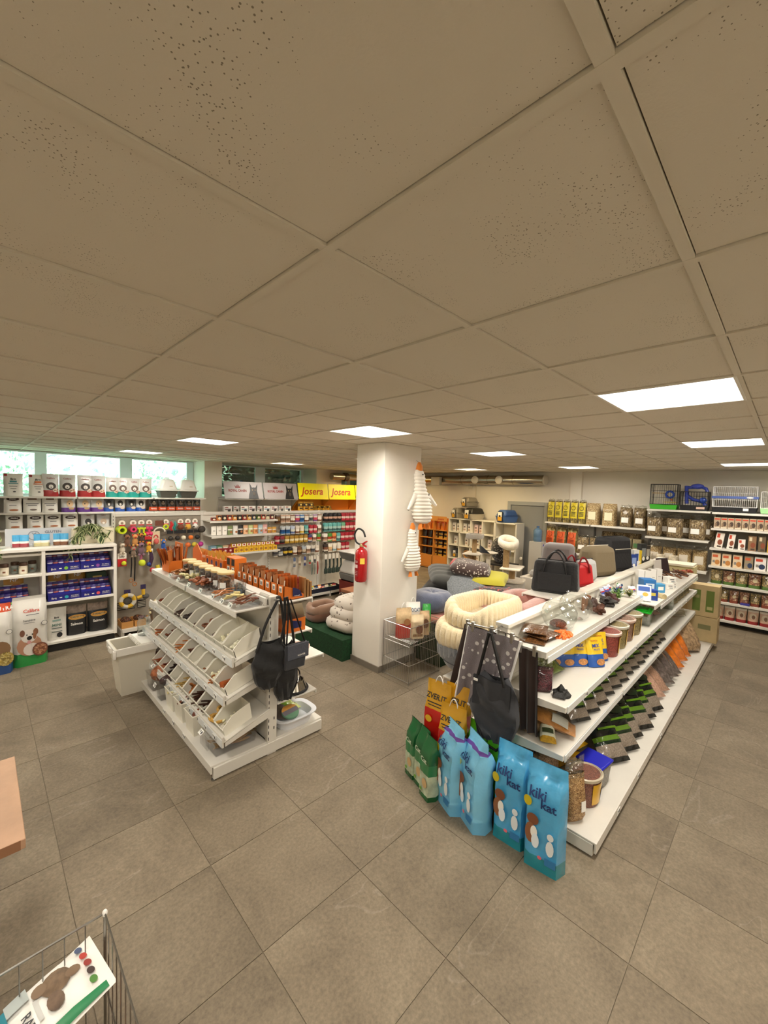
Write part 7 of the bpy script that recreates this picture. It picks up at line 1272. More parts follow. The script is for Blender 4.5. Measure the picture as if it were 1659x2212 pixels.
t = thing('cat_tree', 'low cat post with black edged scoop seat between the two cat trees', 'cat tree', (6.7, 3.92, 0)); mb = MB(); post(mb, 0, 0, .03, 1.04, .04); ob('plush_post', mb, PLU, t); ob('base_plate', MB().box(-.2, -.2, 0, .2, .2, .03), PLG, t, bev=.008); ob('scoop_seat', MB().lathe([(.05, 1.04), (.15, 1.06), (.17, 1.08), (.15, 1.085), (.001, 1.07)], 22), PLU, t); ob('scoop_back', MB().surf(lambda u, v: (.17 * math.cos(1.2 + 2.6 * u), .17 * math.sin(1.2 + 2.6 * u), 1.08 + .13 * v * math.sin(math.pi * u)), 14, 3), M('#1d1f24', .9, sheen=.3), t)
t = thing('pet_cushion', 'large black dotted round cushion standing before the single cube shelf', 'cushion', (7.9, 4.34, .70)); ob('cushion_body', MB().ell((0, 0, .27), (.16, .29, .28), 22, 14), DOTS('#1d1a18', '#d9d4c8', 30, .22), t, rot=(0, 0, -.5))
t = thing('pet_bed_stand', 'dark stand under the dotted round cushion', 'stand', (7.9, 4.34, 0)); ob('stand_top', MB().box(-.22, -.32, .66, .22, .32, .70), M('#2b2724', .6), t, bev=.005)
for sx in (-1, 1):
    for sy in (-1, 1): ob('leg', MB().tube([(sx * .17, sy * .26, 0), (sx * .17, sy * .26, .66)], .035, 10), PLG, t)
ob('felt_bed', MB().lathe([(.2, 0), (.24, .05), (.2, .1), (.001, .08)], 22, sy=.8), M('#8f8b86', .95, sheen=.4), None, (6.9, 3.0, .76), label='grey felt oval bed behind the beige cat tree', cat='pet bed'); ob('felt_bed_table', MB().box(-.28, -.25, 0, .28, .25, .759), M('#c9c0b0', .7), None, (6.9, 3.0, 0), smooth=0, bev=.006, label='pale low table under the grey felt bed', cat='table')

# ------------------------------------------------------------------ heap of cushions
def cushion(label, loc, rot, w, d, h, mat, extra=None, quilt=0, cat='cushion'):
    t = thing('pet_cushion', label, cat, loc, rot)
    def f(u, v, s):
        a, b = 2 * u - 1, 2 * v - 1; e = ((1 - a ** 4) * (1 - b ** 4)) ** .5
        z = h / 2 * s * e * (1 + (.16 * abs(math.sin(quilt * math.pi * u)) - .12 if quilt else .1 * math.sin(5 * u + 3 * v)))
        return (w / 2 * a * (1 - .06 * b * b), d / 2 * b * (1 - .06 * a * a), h / 2 + z)
    ob('cushion_body', MB().surf(lambda u, v: f(u, v, 1), 22 if quilt else 14, 12).surf(lambda u, v: f(u, v, -1), 14, 12), mat, t, smooth=80, weld=True)
    for nm, mb, m in extra or []: ob(nm, mb, m, t)
    return t
ob('display_podium', MB().box(-.75, -.72, 0, .75, .72, .6), M('#17181a', .8), None, (5.26, 3.35, 0), smooth=0, bev=.01, label='black podium carrying the heap of cushions', cat='podium')
FLO = DOTS('#141216', '#b8433a', 22, .3); cushion('black cushion with floral print at the lower right of the heap', (5.0, 2.84, .605), (0, 0, .6), .75, .6, .16, DOTS('#17141a', '#e0d8d0', 18, .2)); cushion('black cushion with colourful flowers, second from below', (5.03, 2.86, .735), (0, .05, .5), .72, .58, .16, FLO)
cushion('plain black cushion at the left of the heap', (5.0, 3.62, .605), (0, 0, .5), .8, .7, .22, M('#131416', .9, sheen=.3)); cushion('charcoal quilted puffy cushion with teal underside', (5.0, 3.60, .80), (.08, -.12, .75), .78, .6, .22, M('#3a3a36', .8, sheen=.3, bump=.2), quilt=5); cushion('grey tweed cushion sloping towards the pillar', (4.78, 3.10, .80), (0, -.36, .72), .62, .56, .11, M('#6b6f72', .9, var=.45, vs=80, bump=.5, bs=90))
cushion('yellow and black cushion with pointed corner', (5.22, 3.02, .88), (0, -.1, .4), .62, .5, .13, M('#a59c1e', .85, sheen=.2)); cushion('brown cushion with pale spots on top of the heap', (5.22, 3.36, .93), (.1, .0, .5), .75, .6, .22, DOTS('#43322c', '#d8cdc0', 24, .24)); cushion('red cushion peeping out at the back of the heap', (5.6, 3.75, .92), (0, 0, .5), .5, .4, .16, M('#b3262c', .85, sheen=.3))

# ------------------------------------------------------------------ soft beds
def ribbed_bed(label, loc, rot, L, W, h, mat, ribs=44, dip=.0, floor_=True, r=.052, name='pet_bed'):
    t = thing(name, label, 'pet bed', loc, rot)
    sgn = lambda c, n: math.copysign(abs(c) ** n, c); at = lambda a: ((L / 2 - r) * sgn(math.cos(a), .42), (W / 2 - r) * sgn(math.sin(a), .42))
    pp = [at(6.2832 * i / 720) for i in range(721)]; cl = [0]
    for p, q in zip(pp, pp[1:]): cl.append(cl[-1] + math.hypot(q[0] - p[0], q[1] - p[1]))
    def path(u):                                                                # even steps along the rounded rectangle
        s = u * cl[-1]; i = min(719, max(0, __import__('bisect').bisect_right(cl, s) - 1)); f_ = (s - cl[i]) / max(1e-9, cl[i + 1] - cl[i]); p, q = pp[i], pp[i + 1]
        return p[0] + (q[0] - p[0]) * f_, p[1] + (q[1] - p[1]) * f_, math.atan2(sgn(p[1] / W, 1.6), sgn(p[0] / L, 1.6))
    def f(u, v):
        x, y, a = path(u); q = 6.2832 * v; rr = r * (1 + (.34 if ribs > 20 else .12) * abs(math.sin(ribs * math.pi * u)) - .1); hh = h * (1 - dip * max(0, math.cos(a - math.pi)) ** 6)
        nx, ny = math.cos(a), math.sin(a); k = rr * math.copysign(abs(math.cos(q)) ** .6, math.cos(q))
        return (x + nx * k, y + ny * k, h * .05 + (hh - h * .05) * (.5 + .5 * math.sin(q)) )
    ob('bolster', MB().surf(f, ribs * 6, 10, cu=True, cv=True), mat, t, smooth=80)
    if floor_: ob('bed_floor', MB().surf(lambda u, v: ((L - 2 * r) * (u - .5), (W - 2 * r) * (v - .5), h * .34 + .012 * abs(math.sin(9 * math.pi * (u + v * .2)))), 54, 8), mat, t)
    return t
CRM = M('#e6d5b0', .95, var=.05, vs=30, bump=.5, bs=120, sheen=.6); GRB = M('#8b9096', .95, var=.1, vs=30, bump=.5, bs=120, sheen=.6); GRP = M('#b6b7b8', .95, var=.3, vs=26, bump=.5, bs=120, sheen=.6); PNK = M('#c48f84', .95, var=.08, vs=20, bump=.6, bs=110, sheen=.6); BLG = M('#5a6178', .95, var=.08, vs=20, bump=.5, bs=100, sheen=.6)
ribbed_bed('cream ribbed plush bed on top of the bed stack', (2.98, 1.765, 1.07), (0, .04, .05), .70, .46, .23, CRM, 40, .35)
ribbed_bed('pale grey plaid plush bed beneath the top cream bed', (3.02, 1.77, .97), (0, .0, .05), .74, .5, .16, GRP, 46, floor_=False); ribbed_bed('second cream ribbed bed, tilted below the top one', (2.86, 1.79, .91), (0, .10, .12), .60, .48, .22, CRM, 36, .2)
ribbed_bed('blue grey ribbed plush bed low in the stack', (2.87, 1.78, .80), (0, .06, .08), .56, .47, .22, GRB, 40, floor_=False)
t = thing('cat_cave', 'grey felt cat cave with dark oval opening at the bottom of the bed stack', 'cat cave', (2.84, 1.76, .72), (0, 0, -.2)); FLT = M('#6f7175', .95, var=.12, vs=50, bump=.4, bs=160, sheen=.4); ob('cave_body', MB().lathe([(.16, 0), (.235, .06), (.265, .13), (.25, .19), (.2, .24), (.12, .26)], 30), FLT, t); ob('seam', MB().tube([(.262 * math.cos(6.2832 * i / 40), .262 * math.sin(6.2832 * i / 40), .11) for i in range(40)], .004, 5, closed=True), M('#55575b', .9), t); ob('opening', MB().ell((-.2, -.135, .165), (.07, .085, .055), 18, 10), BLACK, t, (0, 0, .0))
t = ribbed_bed('dusty pink plush bed beside the white island top', (3.55, 1.78, .97), (0, -.06, 0), .85, .5, .22, PNK, 8, .0, r=.09); ribbed_bed('grey bed under the dusty pink bed', (3.55, 1.77, .80), 0, .8, .5, .19, GRB, 8, floor_=False, r=.08)
ribbed_bed('blue grey round plush bed on the podium beside the pillar', (4.24, 3.29, .60), 0, .50, .52, .26, BLG, 7, r=.13) ; ribbed_bed('salmon pink round bed beneath the blue grey one', (4.25, 3.27, .48), 0, .50, .54, .13, M('#c98678', .95, sheen=.5), 7, r=.13)
ob('bed_plinth', MB().box(-.24, -.3, 0, .24, .3, .48), M('#14301b', .95), None, (4.25, 3.25, 0), smooth=0, label='dark green plinth behind the wire basket', cat='plinth')
# green plinth with beds left of the pillar
ob('bed_plinth', MB().box(3.2, 3.86, 0, 4.5, 4.92, .27), M('#0f3a1b', .95, var=.4, vs=40, bump=.5, bs=120), smooth=0, label='dark green turf covered plinth left of the pillar', cat='plinth')
PAW = DOTS('#cfc6ba', '#6d6058', 17, .2, soft=.02)
for k, (z, s, x) in enumerate([(.27, 1.0, 0), (.40, .92, .02), (.52, .84, .05)]): ribbed_bed('pale paw print bed on the green plinth, %s of three' % ['lowest', 'middle', 'top'][k], (3.66 + x, 4.18, z), .1, .72 * s, .62 * s, .17, PAW, 6, floor_=k == 2, r=.11)
for k, z in enumerate((.27, .36)): ribbed_bed('brown oval pet bed on the green plinth, %s of two' % ['lower', 'upper'][k], (3.52, 4.72, z), 0, .46, .36, .16, M(['#6d4a38', '#8a6a55'][k], .9, sheen=.4), 5, .3, r=.05)
t = thing('soft_carrier', 'brown dotted soft carrier behind the pillar', 'carrier', (4.75, 5.42, 0)); ob('carrier_body', MB().tbox(0, 0, 0, .5, .4, .46, .36, .34), DOTS('#3f281c', '#c9a98a', 24, .25), t, bev=.03); ob('lining', MB().tbox(0, 0, .34, .4, .3, .42, .32, .06), M('#a06a4a', .9), t, bev=.01)
t = thing('soft_carrier', 'black and green patterned soft carrier on the floor behind the pillar', 'carrier', (4.35, 5.22, 0)); ob('carrier_body', MB().tbox(0, 0, 0, .36, .3, .3, .24, .22), DOTS('#23251f', '#b0a884', 26, .25), t, bev=.02); ob('handle', MB().tube([(-.08, 0, .21), (0, 0, .27), (.08, 0, .21)], .01, 6), RUBBER, t)
t = thing('hooded_litter_box', 'white and grey hooded litter box half hidden by the pillar', 'litter box', (5.25, 6.05, .38)); ob('base_tray', MB().tbox(0, 0, 0, .34, .4, .4, .46, .14), M('#7a7a78', .5), t, bev=.02); ob('hood', MB().tbox(0, 0, .14, .42, .48, .28, .34, .26), M('#dcdad6', .35), t, bev=.05)
t = thing('hooded_litter_box', 'grey litter box stacked on the hooded one behind the pillar', 'litter box', (5.25, 6.05, .79)); ob('base_tray', MB().tbox(0, 0, 0, .34, .4, .42, .48, .15), M('#6a6a68', .5), t, bev=.02); ob('rim', MB().box(-.22, -.25, .14, .22, .25, .165), M('#e0deda', .35), t, bev=.008)
ob('red_crate', open_tub(.4, .4, .37, .01, .95), M('#7a2a20', .5), None, (5.25, 6.05, .0), label='dark red crate under the litter boxes behind the pillar', cat='crate')

# ------------------------------------------------------------------ bags on the island's back shelf
ZS = 1.216
def holdall(label, x, y, w, d, h, mat, rz=0, trim=BLACK, name='carry_bag', soft_=.05, handles=True, z=ZS):
    t = thing(name, label, 'bag', (x, y, z), rz); ob('bag_body', MB().tbox(0, 0, 0, w, d, w * .9, d * .72, h), mat, t, bev=soft_)
    ob('zip', MB().tube([(-w * .4, 0, h + .002), (w * .4, 0, h + .002)], .006, 5), trim, t)
    if handles:
        for s in (-1, 1): ob('handle', MB().tube([(-w * .25 + w * .5 * i / 10, s * d * (.46 - .1 * math.sin(math.pi * i / 10)), h * .62 + (h * .68) * math.sin(math.pi * i / 10) ** .6) for i in range(11)], .009, 6), trim, t)
    return t
QB = M('#111114', .8, bump=.6, bs=45, sheen=.2)
t = holdall('large black quilted handbag standing on the island', 4.02, 1.60, .43, .22, .31, QB, W90 + .25, M('#111114', .5), soft_=.03)
ob('front_pocket', MB().box(-.15, -.115, .03, .15, -.105, .2), QB, t, bev=.006)
for sx in (-.13, .13): ob('strap_ring', MB().lathe([(.016, 0), (.016, .01)], 12, (sx, -.108, .2), ax='y'), M('#2a2a2c', .3, .6), t)
holdall('bright red soft carry bag behind the black handbag', 4.48, 1.57, .36, .2, .24, M('#b8141c', .6, bump=.2, bs=20), -.35, M('#7a0c12', .5), soft_=.04); holdall('silver grey padded bag behind the red bag', 4.85, 1.62, .34, .16, .24, M('#b9b9b8', .5, bump=.3, bs=18), -.3, M('#1a1a1c', .5), soft_=.05, handles=False); holdall('taupe canvas pet carrier bag with white piping', 5.30, 1.63, .46, .28, .36, M('#76684f', .8, bump=.2, bs=60), -.35, M('#d8d0c0', .6), soft_=.07, handles=False); t = holdall('tall black pet carrier bag behind the taupe bag', 5.88, 1.63, .52, .3, .44, M('#151518', .75, bump=.3, bs=30), -.3, soft_=.05, handles=False); ob('piping', MB().box(-.2, -.151, .30, .12, -.146, .308), M('#c9c0ae', .5), t, smooth=0, rot=(.10, 0, 0), loc=(0, .005, .01))
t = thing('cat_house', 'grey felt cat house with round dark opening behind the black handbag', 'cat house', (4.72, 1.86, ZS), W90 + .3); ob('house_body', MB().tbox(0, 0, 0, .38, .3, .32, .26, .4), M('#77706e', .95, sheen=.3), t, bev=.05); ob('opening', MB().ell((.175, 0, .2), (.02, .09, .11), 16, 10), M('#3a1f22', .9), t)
ob('back_ledge', MB().box(4.45, 1.80, ZS - .012, 6.3, 2.06, ZS - .001), SHELF, RGT, smooth=0)
for k, (x, y, w, h, c, c2) in enumerate([(6.15, 1.46, .10, .2, '#24418f', '#8aa0d0'), (6.30, 1.47, .09, .25, '#e6e4de', '#2a4a8a'), (6.45, 1.47, .05, .22, '#e2c32a', '#e2c32a'), (6.55, 1.48, .05, .22, '#e2c32a', '#c9a820'), (6.72, 1.48, .10, .3, '#2a2c2e', '#8a9092'), (6.95, 1.48, .1, .26, '#3a342e', '#b0a898')]): carton('aquarium box on the island back, %s in the row' % ORD[k], 'box', (x, y, ZS + .002), -.5, w, .07, h, M(c, .45), (('r', 0, .6, .7, .4, M(c2, .45)), ('e', 0, .3, .25, .1, CARD)), 'boxes on the island back', 'aquarium_box')

# ------------------------------------------------------------------ pillar: plush geese, extinguisher, wire basket
GSE = M('#efeadf', .95, bump=.4, bs=120, sheen=.6); BEAK = M('#d97f2c', .8, sheen=.2)
def goose(label, loc, s, lean, wl, wr_):
    t = thing('plush_goose', label, 'plush toy', loc); t.scale = (s * 1.22, s, s)
    prof = [(0, .045), (.05, .072), (.11, .082), (.17, .08), (.24, .082), (.30, .095), (.36, .115), (.44, .135), (.54, .15), (.64, .148), (.72, .125), (.76, .08)]
    def R_(q):
        for (a, ra), (b, rb) in zip(prof, prof[1:]):
            if q <= b: return ra + (rb - ra) * (q - a) / (b - a)
        return .05
    ob('body', MB().surf(lambda u, v: (lean * v + R_(v * .76) * (1 + .17 * abs(math.sin(v * 15 * math.pi)) - .1) * math.cos(6.2832 * u), .72 * R_(v * .76) * (1 + .17 * abs(math.sin(v * 15 * math.pi)) - .1) * math.sin(6.2832 * u), -.10 - .76 * v), 20, 110, cu=True), GSE, t, smooth=80)
    ob('beak', MB().tube([(.0, 0, -.115), (0, -.005, -.06), (-.004, 0, .0)], [.046, .042, .018], 10), BEAK, t); ob('eye', MB().ell((.012, -.06, -.17), (.011, .006, .011), 10, 8), BLACK, t)
    for dx, L, a in ((-1, wl, .55), (1, wr_, .85)):
        ob('wing', MB().surf(lambda u, v: (lean * .55 + dx * (.105 + L * v * math.sin(a)) + .045 * (1 - .6 * v) * math.cos(6.2832 * u) * math.cos(a) * dx, .03 * (1 - .4 * v) * math.sin(6.2832 * u) - .01, -.46 - L * v * math.cos(a) + .045 * (1 - .6 * v) * (1 + .08 * abs(math.sin(v * 20))) * math.cos(6.2832 * u) * math.sin(a)), 12, 16, cu=True), GSE, t)
    for dx in (-.055, .055): ob('foot', MB().tube([(lean + dx, -.01, -.84), (lean + dx * 1.15, -.02, -.89), (lean + dx * 1.3, -.03, -.945)], [.02, .034, .044], 9, flat=.5), BEAK, t)
    ob('nail', MB().tube([(0, .03, .012), (0, .06, .03)], .004, 5).tube([(0, 0, -.0), (0, .03, .015)], .003, 5), STEEL, t)
    return t
goose('large white ribbed plush goose hanging upper on the pillar', (3.86, 3.27, 2.52), .88, .10, .24, .22); goose('smaller white ribbed plush goose hanging lower on the pillar', (3.78, 3.275, 1.775), .70, .03, .24, .05)
t = thing('fire_extinguisher', 'red fire extinguisher with black hose on the pillar side', 'fire extinguisher', (3.25, 3.61, 1.06)); RX_ = M('#a80f16', .25, coat=.5)
ob('cylinder', MB().lathe([(.068, .01), (.075, .03), (.075, .33), (.068, .37), (.045, .395), (.025, .405), (.025, .42)], 28), RX_, t); ob('foot_ring', MB().lathe([(.06, 0), (.07, .012)], 24), RX_, t); vl_ = ob('valve', MB().lathe([(.025, .42), (.028, .43), (.02, .455)], 14), M('#c9b98a', .35, .8), t); ob('lever', MB().prism([(.0, .455), (-.09, .50), (-.09, .485), (-.02, .44), (-.085, .42), (-.07, .445), (.02, .46)], 'x', -.01, .01), RX_, vl_, smooth=0)
ob('hose', MB().tube([(-.0, .02, .44), (-.01, .09, .47), (-.01, .12, .56), (-.01, .06, .63), (-.01, -.03, .61), (-.01, -.07, .545)], .011, 8, sm=5), RUBBER, t); ob('wall_bracket', MB().box(.06, -.03, .2, .08, .03, .3), STEEL, t, smooth=0)
cyl = lambda a0, a1, z0, z1, r: MB().surf(lambda u, v: (r * math.cos(a0 + (a1 - a0) * u), r * math.sin(a0 + (a1 - a0) * u), z0 + (z1 - z0) * v), 8, 1)
ob('yellow_sticker', cyl(-2.5, -1.75, .22, .29, .0762), M('#e8c84a', .5), t); ip_ = ob('instruction_panel', cyl(-4.1, -2.75, .07, .27, .0757), M('#8a1218', .4), t); ob('instruction_text', cyl(-3.6, -2.9, .17, .21, .0762), M('#d8c0bc', .5), ip_); 
for q in (.09, .11, .13, .235, .25): ob('instruction_line', cyl(-3.8, -2.9, q, q + .004, .0762), M('#d8c0bc', .5), ip_)
def basket(label, x0, y0, x1, y1, z0, z1, step, floor_=None, mat=STEEL, open_=()):
    t = thing('wire_basket', label, 'basket', (x0, y0, 0)); w, d = x1 - x0, y1 - y0; fr = MB()
    for a, b in ((0, 0), (w, 0), (w, d), (0, d)): fr.tube([(a, b, z0), (a, b, z1)], .005, 5)
    for z in (z0 + .02, (z0 * 2 + z1) / 3, (z0 + z1 * 2) / 3, z1): fr.tube([(0, 0, z), (w, 0, z), (w, d, z), (0, d, z)], .004, 5, closed=True)
    ob('frame', fr, mat, t); wr = MB(); n, m = int(w / step), int(d / step)
    for i in range(1, n):
        for b in (0, d): wire(wr, (w * i / n, b, z0 + .02), (w * i / n, b, z1), .0018)
    for i in range(1, m):
        for a in (0, w): wire(wr, (a, d * i / m, z0 + .02), (a, d * i / m, z1), .0018)
    if floor_:
        for i in range(1, n): wire(wr, (w * i / n, 0, floor_), (w * i / n, d, floor_), .0018)
    ob('wires', wr, mat, t, kind='stuff'); return t
basket('wire stacking basket of cat litter bags at the pillar foot', 3.37, 2.90, 3.93, 3.31, 0, .64, .026, .46)
RTN = M('#c9ad84', .5, var=.2, vs=12, bump=.3)
def litter(label, x, y, z, rz, w, h, d, mats, bands, deco, handle=CARD, tilt=0, **k): return bag(label, 'bag', (x, y, z), (tilt, 0, rz), w, h, d, mats, bands, deco, style='gusset', name='litter_bag', handle=handle, **k)
litter('tan cat litter bag with red foot, left in the wire basket', 3.50, 3.12, .465, -.5, .2, .34, .12, [RTN, GLOSS('#b5443a')], [(.5, 1), (1, 0)], (('e', .1, .55, .2, .12, M('#a8744a', .6)),)); litter('brown and cream cat litter bag in front in the wire basket', 3.60, 3.0, .465, -.6, .17, .27, .1, [M('#d8c4a0', .5, var=.2), GLOSS('#7a5a3c')], [(.7, 0), (1, 0)], (('e', .1, .4, .25, .2, M('#6d4630', .6)), ('r', 0, .15, .7, .1, M('#8a6a4a', .5))), None); litter('white cat litter bag with blue lettering in the wire basket', 3.72, 3.17, .465, -.6, .19, .36, .12, [M('#e6e4de', .4)], [(1, 0)], (('t', 'IGOCAT', 0, .72, .11, M('#1f4a6a', .5)), ('r', 0, .4, .5, .12, M('#8a6a5a', .5)))); litter('slim beige cat litter bag in the wire basket', 3.76, 3.02, .465, -.6, .13, .28, .1, [M('#bfa27c', .5, var=.3, vs=14)], [(1, 0)], (('e', 0, .5, .3, .2, M('#6a4a34', .6)),), None); litter('green cat litter bag, right in the wire basket', 3.87, 3.08, .465, -.6, .11, .33, .1, [GLOSS('#2a9a3a'), M('#a9b87a', .5)], [(.45, 1), (1, 0)], (('e', 0, .55, .3, .12, M('#a07a4a', .6)),), None)

# ------------------------------------------------------------------ aisle head of the right island: hanging goods and litter bags
def drape(label, loc, w, h, mat, edge, shear=0, waves=4, amp=.02, th=.008, name='fleece_blanket', cut=0):
    """hanging cloth in the Y-Z plane facing -X: y to the left"""
    t = thing(name, label, 'blanket', loc)
    f = lambda u, v, s: (s * th - amp * math.sin(waves * math.pi * u + 2 * v) * (.4 + v), w * (.5 - u) * (1 - .12 * v) + shear * v, -h * v * (1 - cut * u))
    ob('cloth', MB().surf(lambda u, v: f(u, v, .5), 28, 16).surf(lambda u, v: f(u, v, -.5), 28, 16), mat, t, smooth=80)
    if edge: ob('edge_trim', MB().tube([f(u / 20, 1, 0) for u in range(21)], .009, 6).tube([f(1, v / 16, 0) for v in range(17)], .009, 6).tube([f(0, v / 16, 0) for v in range(17)], .007, 6), edge, t)
    for u in (.1, .85): ob('clip', MB().box(-.012, w * (.5 - u) - .012, -.03, .012, w * (.5 - u) + .012, .04), STEEL, t, bev=.003)
    return t
drape('grey fleece blanket with white paw prints hanging at the island end', (2.50, 1.40, 1.20), .40, .58, DOTS('#7d757a', '#d9d6d6', 19, .26, bump=.6), M('#e2e2e2', .95, sheen=.5), .10, 5, .018, cut=.12); drape('dark brown fleece blanket hanging behind the grey one on the left', (2.545, 1.53, 1.19), .26, .50, M('#2d1d16', .95, sheen=.3), None, .12, 3, .012); drape('dark brown fleece blanket hanging behind the grey one on the right', (2.55, 1.17, 1.14), .13, .54, M('#2a1b15', .95, sheen=.3), None, -.04, 4, .012)
ob('hanger_hook', MB().tube([(2.575, 1.37, 1.235), (2.55, 1.37, 1.25), (2.5, 1.37, 1.245), (2.45, 1.37, 1.225), (2.44, 1.36, 1.24)], .005, 6), STEEL, None, label='steel hook on the end of the right island', cat='hook'); ob('hanger_bar', MB().tube([(2.52, 1.18, 1.21), (2.52, 1.36, 1.225), (2.52, 1.62, 1.21)], .005, 6), STEEL, None, label='clip hanger bar carrying the paw print blanket', cat='hanger')
t = hang_bag('charcoal pet sling bag hanging by black straps at the right island end', (2.43, 1.325, .93), (0, 0, W90), .35, .43, .13, DGREY, [], seed=5, name='sling_bag', ruck=.015)
ob('strap', MB().tube([(-.055, -.02, .30), (-.09, -.03, .12), (-.12, -.035, -.02)], .013, 6, flat=.9), BLACK, t); ob('strap', MB().tube([(-.04, -.02, .30), (.03, -.03, .12), (.08, -.035, -.02)], .013, 6, flat=.9), BLACK, t); ob('bag_wall', MB().surf(lambda u, v: (-.14 + .27 * u, -.055 + .015 * math.sin(9 * u), -.20 + .20 * v), 12, 6).surf(lambda u, v: (-.14 + .27 * u, -.047 + .015 * math.sin(9 * u), -.20 + .20 * v), 12, 6), DGREY, t); ob('hem_loop', MB().tube([(-.13, -.02, -.32), (-.06, -.03, -.45), (.04, -.03, -.465), (.13, -.02, -.36)], .009, 6), BLACK, t); ob('care_tag', MB().box(-.125, -.075, -.03, -.095, -.07, -.015), CARD, t, smooth=0)
CRK = lambda c: M(c, .24, coat=.4, bump=.55, bs=11); KB1 = CRK('#4ea6d6'); KB2 = CRK('#7cc3e6'); TEALF = CRK('#1f8a9c'); PURL = GLOSS('#6a4aa0')
def kiki(label, x, y, rz, s, old):
    dk = (('t', 'kiki', -.12, .72, .085, M('#17356b', .4)), ('t', 'kat', .14, .64, .085, M('#17356b', .4)), ('e', -.34, .66, .10, .05, M('#c9b51e', .5)), ('e', -.20, .50, .14, .055, M('#7a4a30', .6)), ('e', -.24, .36, .13, .10, M('#8a5a3a', .6)), ('e', -.16, .38, .08, .06, CARD), ('e', -.12, .30, .09, .07, M('#e4eef6', .5)), ('e', .22, .40, .075, .035, M('#dfe6ea', .5)), ('e', .22, .29, .09, .075, M('#dfe6ea', .5)), ('r', .24, .15, .25, .07, M('#2f78b0', .5)), ('e', .0, .16, .05, .018, M('#d86a7a', .5)))
    return bag(label, 'bag', (x, y, 0), (0, 0, rz), .24 * s, .60 * s, .15 * s, [KB1 if not old else KB2, TEALF if not old else GLOSS('#6db6de'), KB1, PURL], [(.14, 1), (.86, 0), (.89, 2 if not old else 3), (1, 0)], dk, style='gusset', name='litter_bag', group='light blue cat litter bags', key='kiki%d' % old, wr=.011)
kiki('large light blue cat litter bag nearest to the camera', 2.33, .91, W90 + .12, 1.0, 0); kiki('large light blue cat litter bag second from the right', 2.36, 1.13, W90 + .05, .97, 0); kiki('light blue cat litter bag third from the right, with purple seam', 2.29, 1.35, W90 - .45, .98, 1); kiki('light blue cat litter bag at the left of the blue group', 2.30, 1.54, W90 - .4, .90, 1)
ZY = CRK('#c9971e'); ZR = CRK('#c01c16')
for k, (x, y, h) in enumerate([(2.44, 1.79, .74), (2.36, 1.60, .66), (2.50, 1.66, .74)]): litter('red and yellow cat litter bag behind the blue bags, %s one' % ['left', 'front', 'rear'][k], x, y, 0, W90 + .1, .22, h, .14, [ZR, ZY], [(.74, 0), (1, 1)], (('t', 'ZVER.IT', 0, .835, .05, INK), ('r', 0, .80, .6, .010, INK), ('r', 0, .775, .5, .008, INK), ('e', -.18, .64, .13, .035, M('#e2b52a', .5)), ('r', -.2, .33, .3, .06, CARD), ('r', -.2, .33, .2, .04, M('#77706a', .5))))
CG = CRK('#1f5f34')
for k, (x, y) in enumerate([(2.34, 1.92), (2.31, 1.805), (2.25, 1.70)]): litter('dark green cat litter bag, %s of the dark green trio' % ORD[k], x, y, 0, W90 - .3, .14, .43, .11, [CG, M('#b8c4a8', .5, var=.25, vs=14), GLOSS('#2a7a48')], [(.08, 0), (.42, 1), (.6, 2), (1, 0)], (('t', 'Cat', 0, .62, .08, M('#cfe0c8', .5)), ('e', .1, .28, .2, .08, M('#c9a878', .6)), ('e', -.2, .14, .1, .025, M('#6fae3a', .5))), None)
for k, (x, y) in enumerate([(2.46, 1.46), (2.45, 1.30)]): litter('bright leaf green litter bag behind the light blue bags, %s' % ['left', 'right'][k], x, y, 0, W90 - .2, .16, .56, .12, [GLOSS('#4fae1c'), GLOSS('#6a7a2a')], [(.3, 1), (1, 0)], (('e', 0, .6, .25, .06, GLOSS('#2f8a1a')),), None)

# ================================================================== foreground
t = thing('wooden_table', 'pale wooden table cut by the left picture edge', 'table', (-.40, 2.38, 0)); WD = M('#a88468', .5, var=.14, vs=4, bump=.1, bs=30); WD2 = M('#8a6144', .6)
ob('table_top', MB().box(-.5, -.335, .71, .515, .335, .75), WD, t, bev=.003); ob('edge_band', MB().box(-.5, -.3355, .7105, .5, -.3345, .7495), WD2, t, smooth=0)
for sx in (-.42, .25):
    for sy in (-.27, .27): ob('leg', MB().box(sx - .03, sy - .03, 0, sx + .03, sy + .03, .71), WD2, t, bev=.003)
basket('wire basket of rodent food in the lower left corner', -.30, .98, .275, 1.505, .02, .75, .05, .40, M('#8d8a84', .3, .9))
ob('basket_clip', MB().ell((.275, 1.505, .75), (.008, .008, .012), 10, 8), M('#e9e6e0', .4), None, label='white plastic corner clip on the foreground basket', cat='clip')
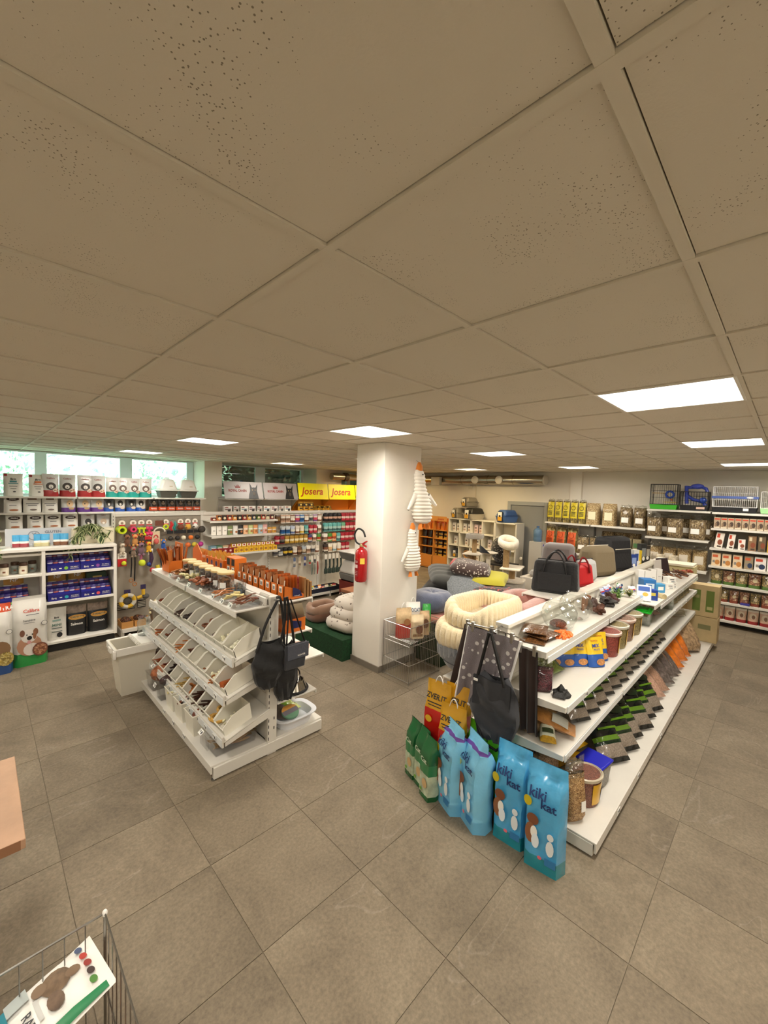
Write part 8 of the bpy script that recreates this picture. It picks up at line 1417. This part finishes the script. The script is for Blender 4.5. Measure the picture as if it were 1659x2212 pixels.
RB = M('#e4e2dc', .45, bump=.3, bs=14); GRF = M('#1f7a4a', .45)
bag('white rat food bag with green edge lying in the foreground basket', 'bag', (-.085, 1.405, .565), (-1.35, .0, -1.40), .21, .36, .09, [RB, GRF], [(1, 0)], (('r', .44, .5, .1, .9, GRF), ('e', -.10, .70, .19, .10, M('#6b5641', .7, var=.4, vs=30)), ('e', -.06, .81, .08, .05, M('#77604a', .7)), ('e', -.16, .60, .10, .05, M('#77604a', .7)), ('e', .16, .66, .13, .055, M('#5d4a3a', .7, var=.4, vs=30)), ('e', -.32, .89, .06, .026, M('#3f4a6a', .5)), ('e', -.17, .90, .06, .026, M('#a8342c', .5)), ('e', -.02, .905, .06, .026, M('#8a2a24', .5)), ('e', .13, .90, .06, .026, M('#3a2a26', .5)), ('e', .28, .89, .06, .026, M('#4a7a34', .5)), ('r', .1, .56, .3, .03, M('#b8b8b4', .5)), ('t', 'RAT', .16, .465, .06, INK), ('r', -.28, .47, .25, .14, M('#a8b0ae', .6)), ('r', -.05, .32, .55, .16, M('#1f7a8a', .5)), ('r', .0, .28, .4, .12, M('#d8d23a', .5)), ('r', .05, .19, .5, .1, M('#2a52a8', .5))), style='pillow', name='rodent_food_bag', wr=.002)
carton('brown card packet with barcode in the foreground basket', 'pack', (.17, 1.17, .405), (-.5, .1, -.6), .17, .06, .2, M('#8f6240', .6, var=.15, vs=20), (('r', .2, .75, .3, .3, M('#6a4630', .6)), ('r', -.1, .4, .5, .4, M('#7d5638', .6))), name='card_packet')
bag('red and clear seed packet in the foreground basket', 'bag', (.08, 1.03, .42), (-.7, 0, -.5), .2, .24, .08, [M('#b8a890', .3, var=.5, vs=40, coat=.4), GLOSS('#c01f1c')], [(.5, 0), (.8, 1), (1, 0)], style='pillow', name='seed_packet')
bag('brown seed bag at the bottom of the foreground basket', 'bag', (.12, 1.25, .41), (-1.2, 0, .4), .3, .3, .1, [M('#7a5a38', .35, var=.5, vs=50, coat=.3)], style='pillow', name='seed_bag')
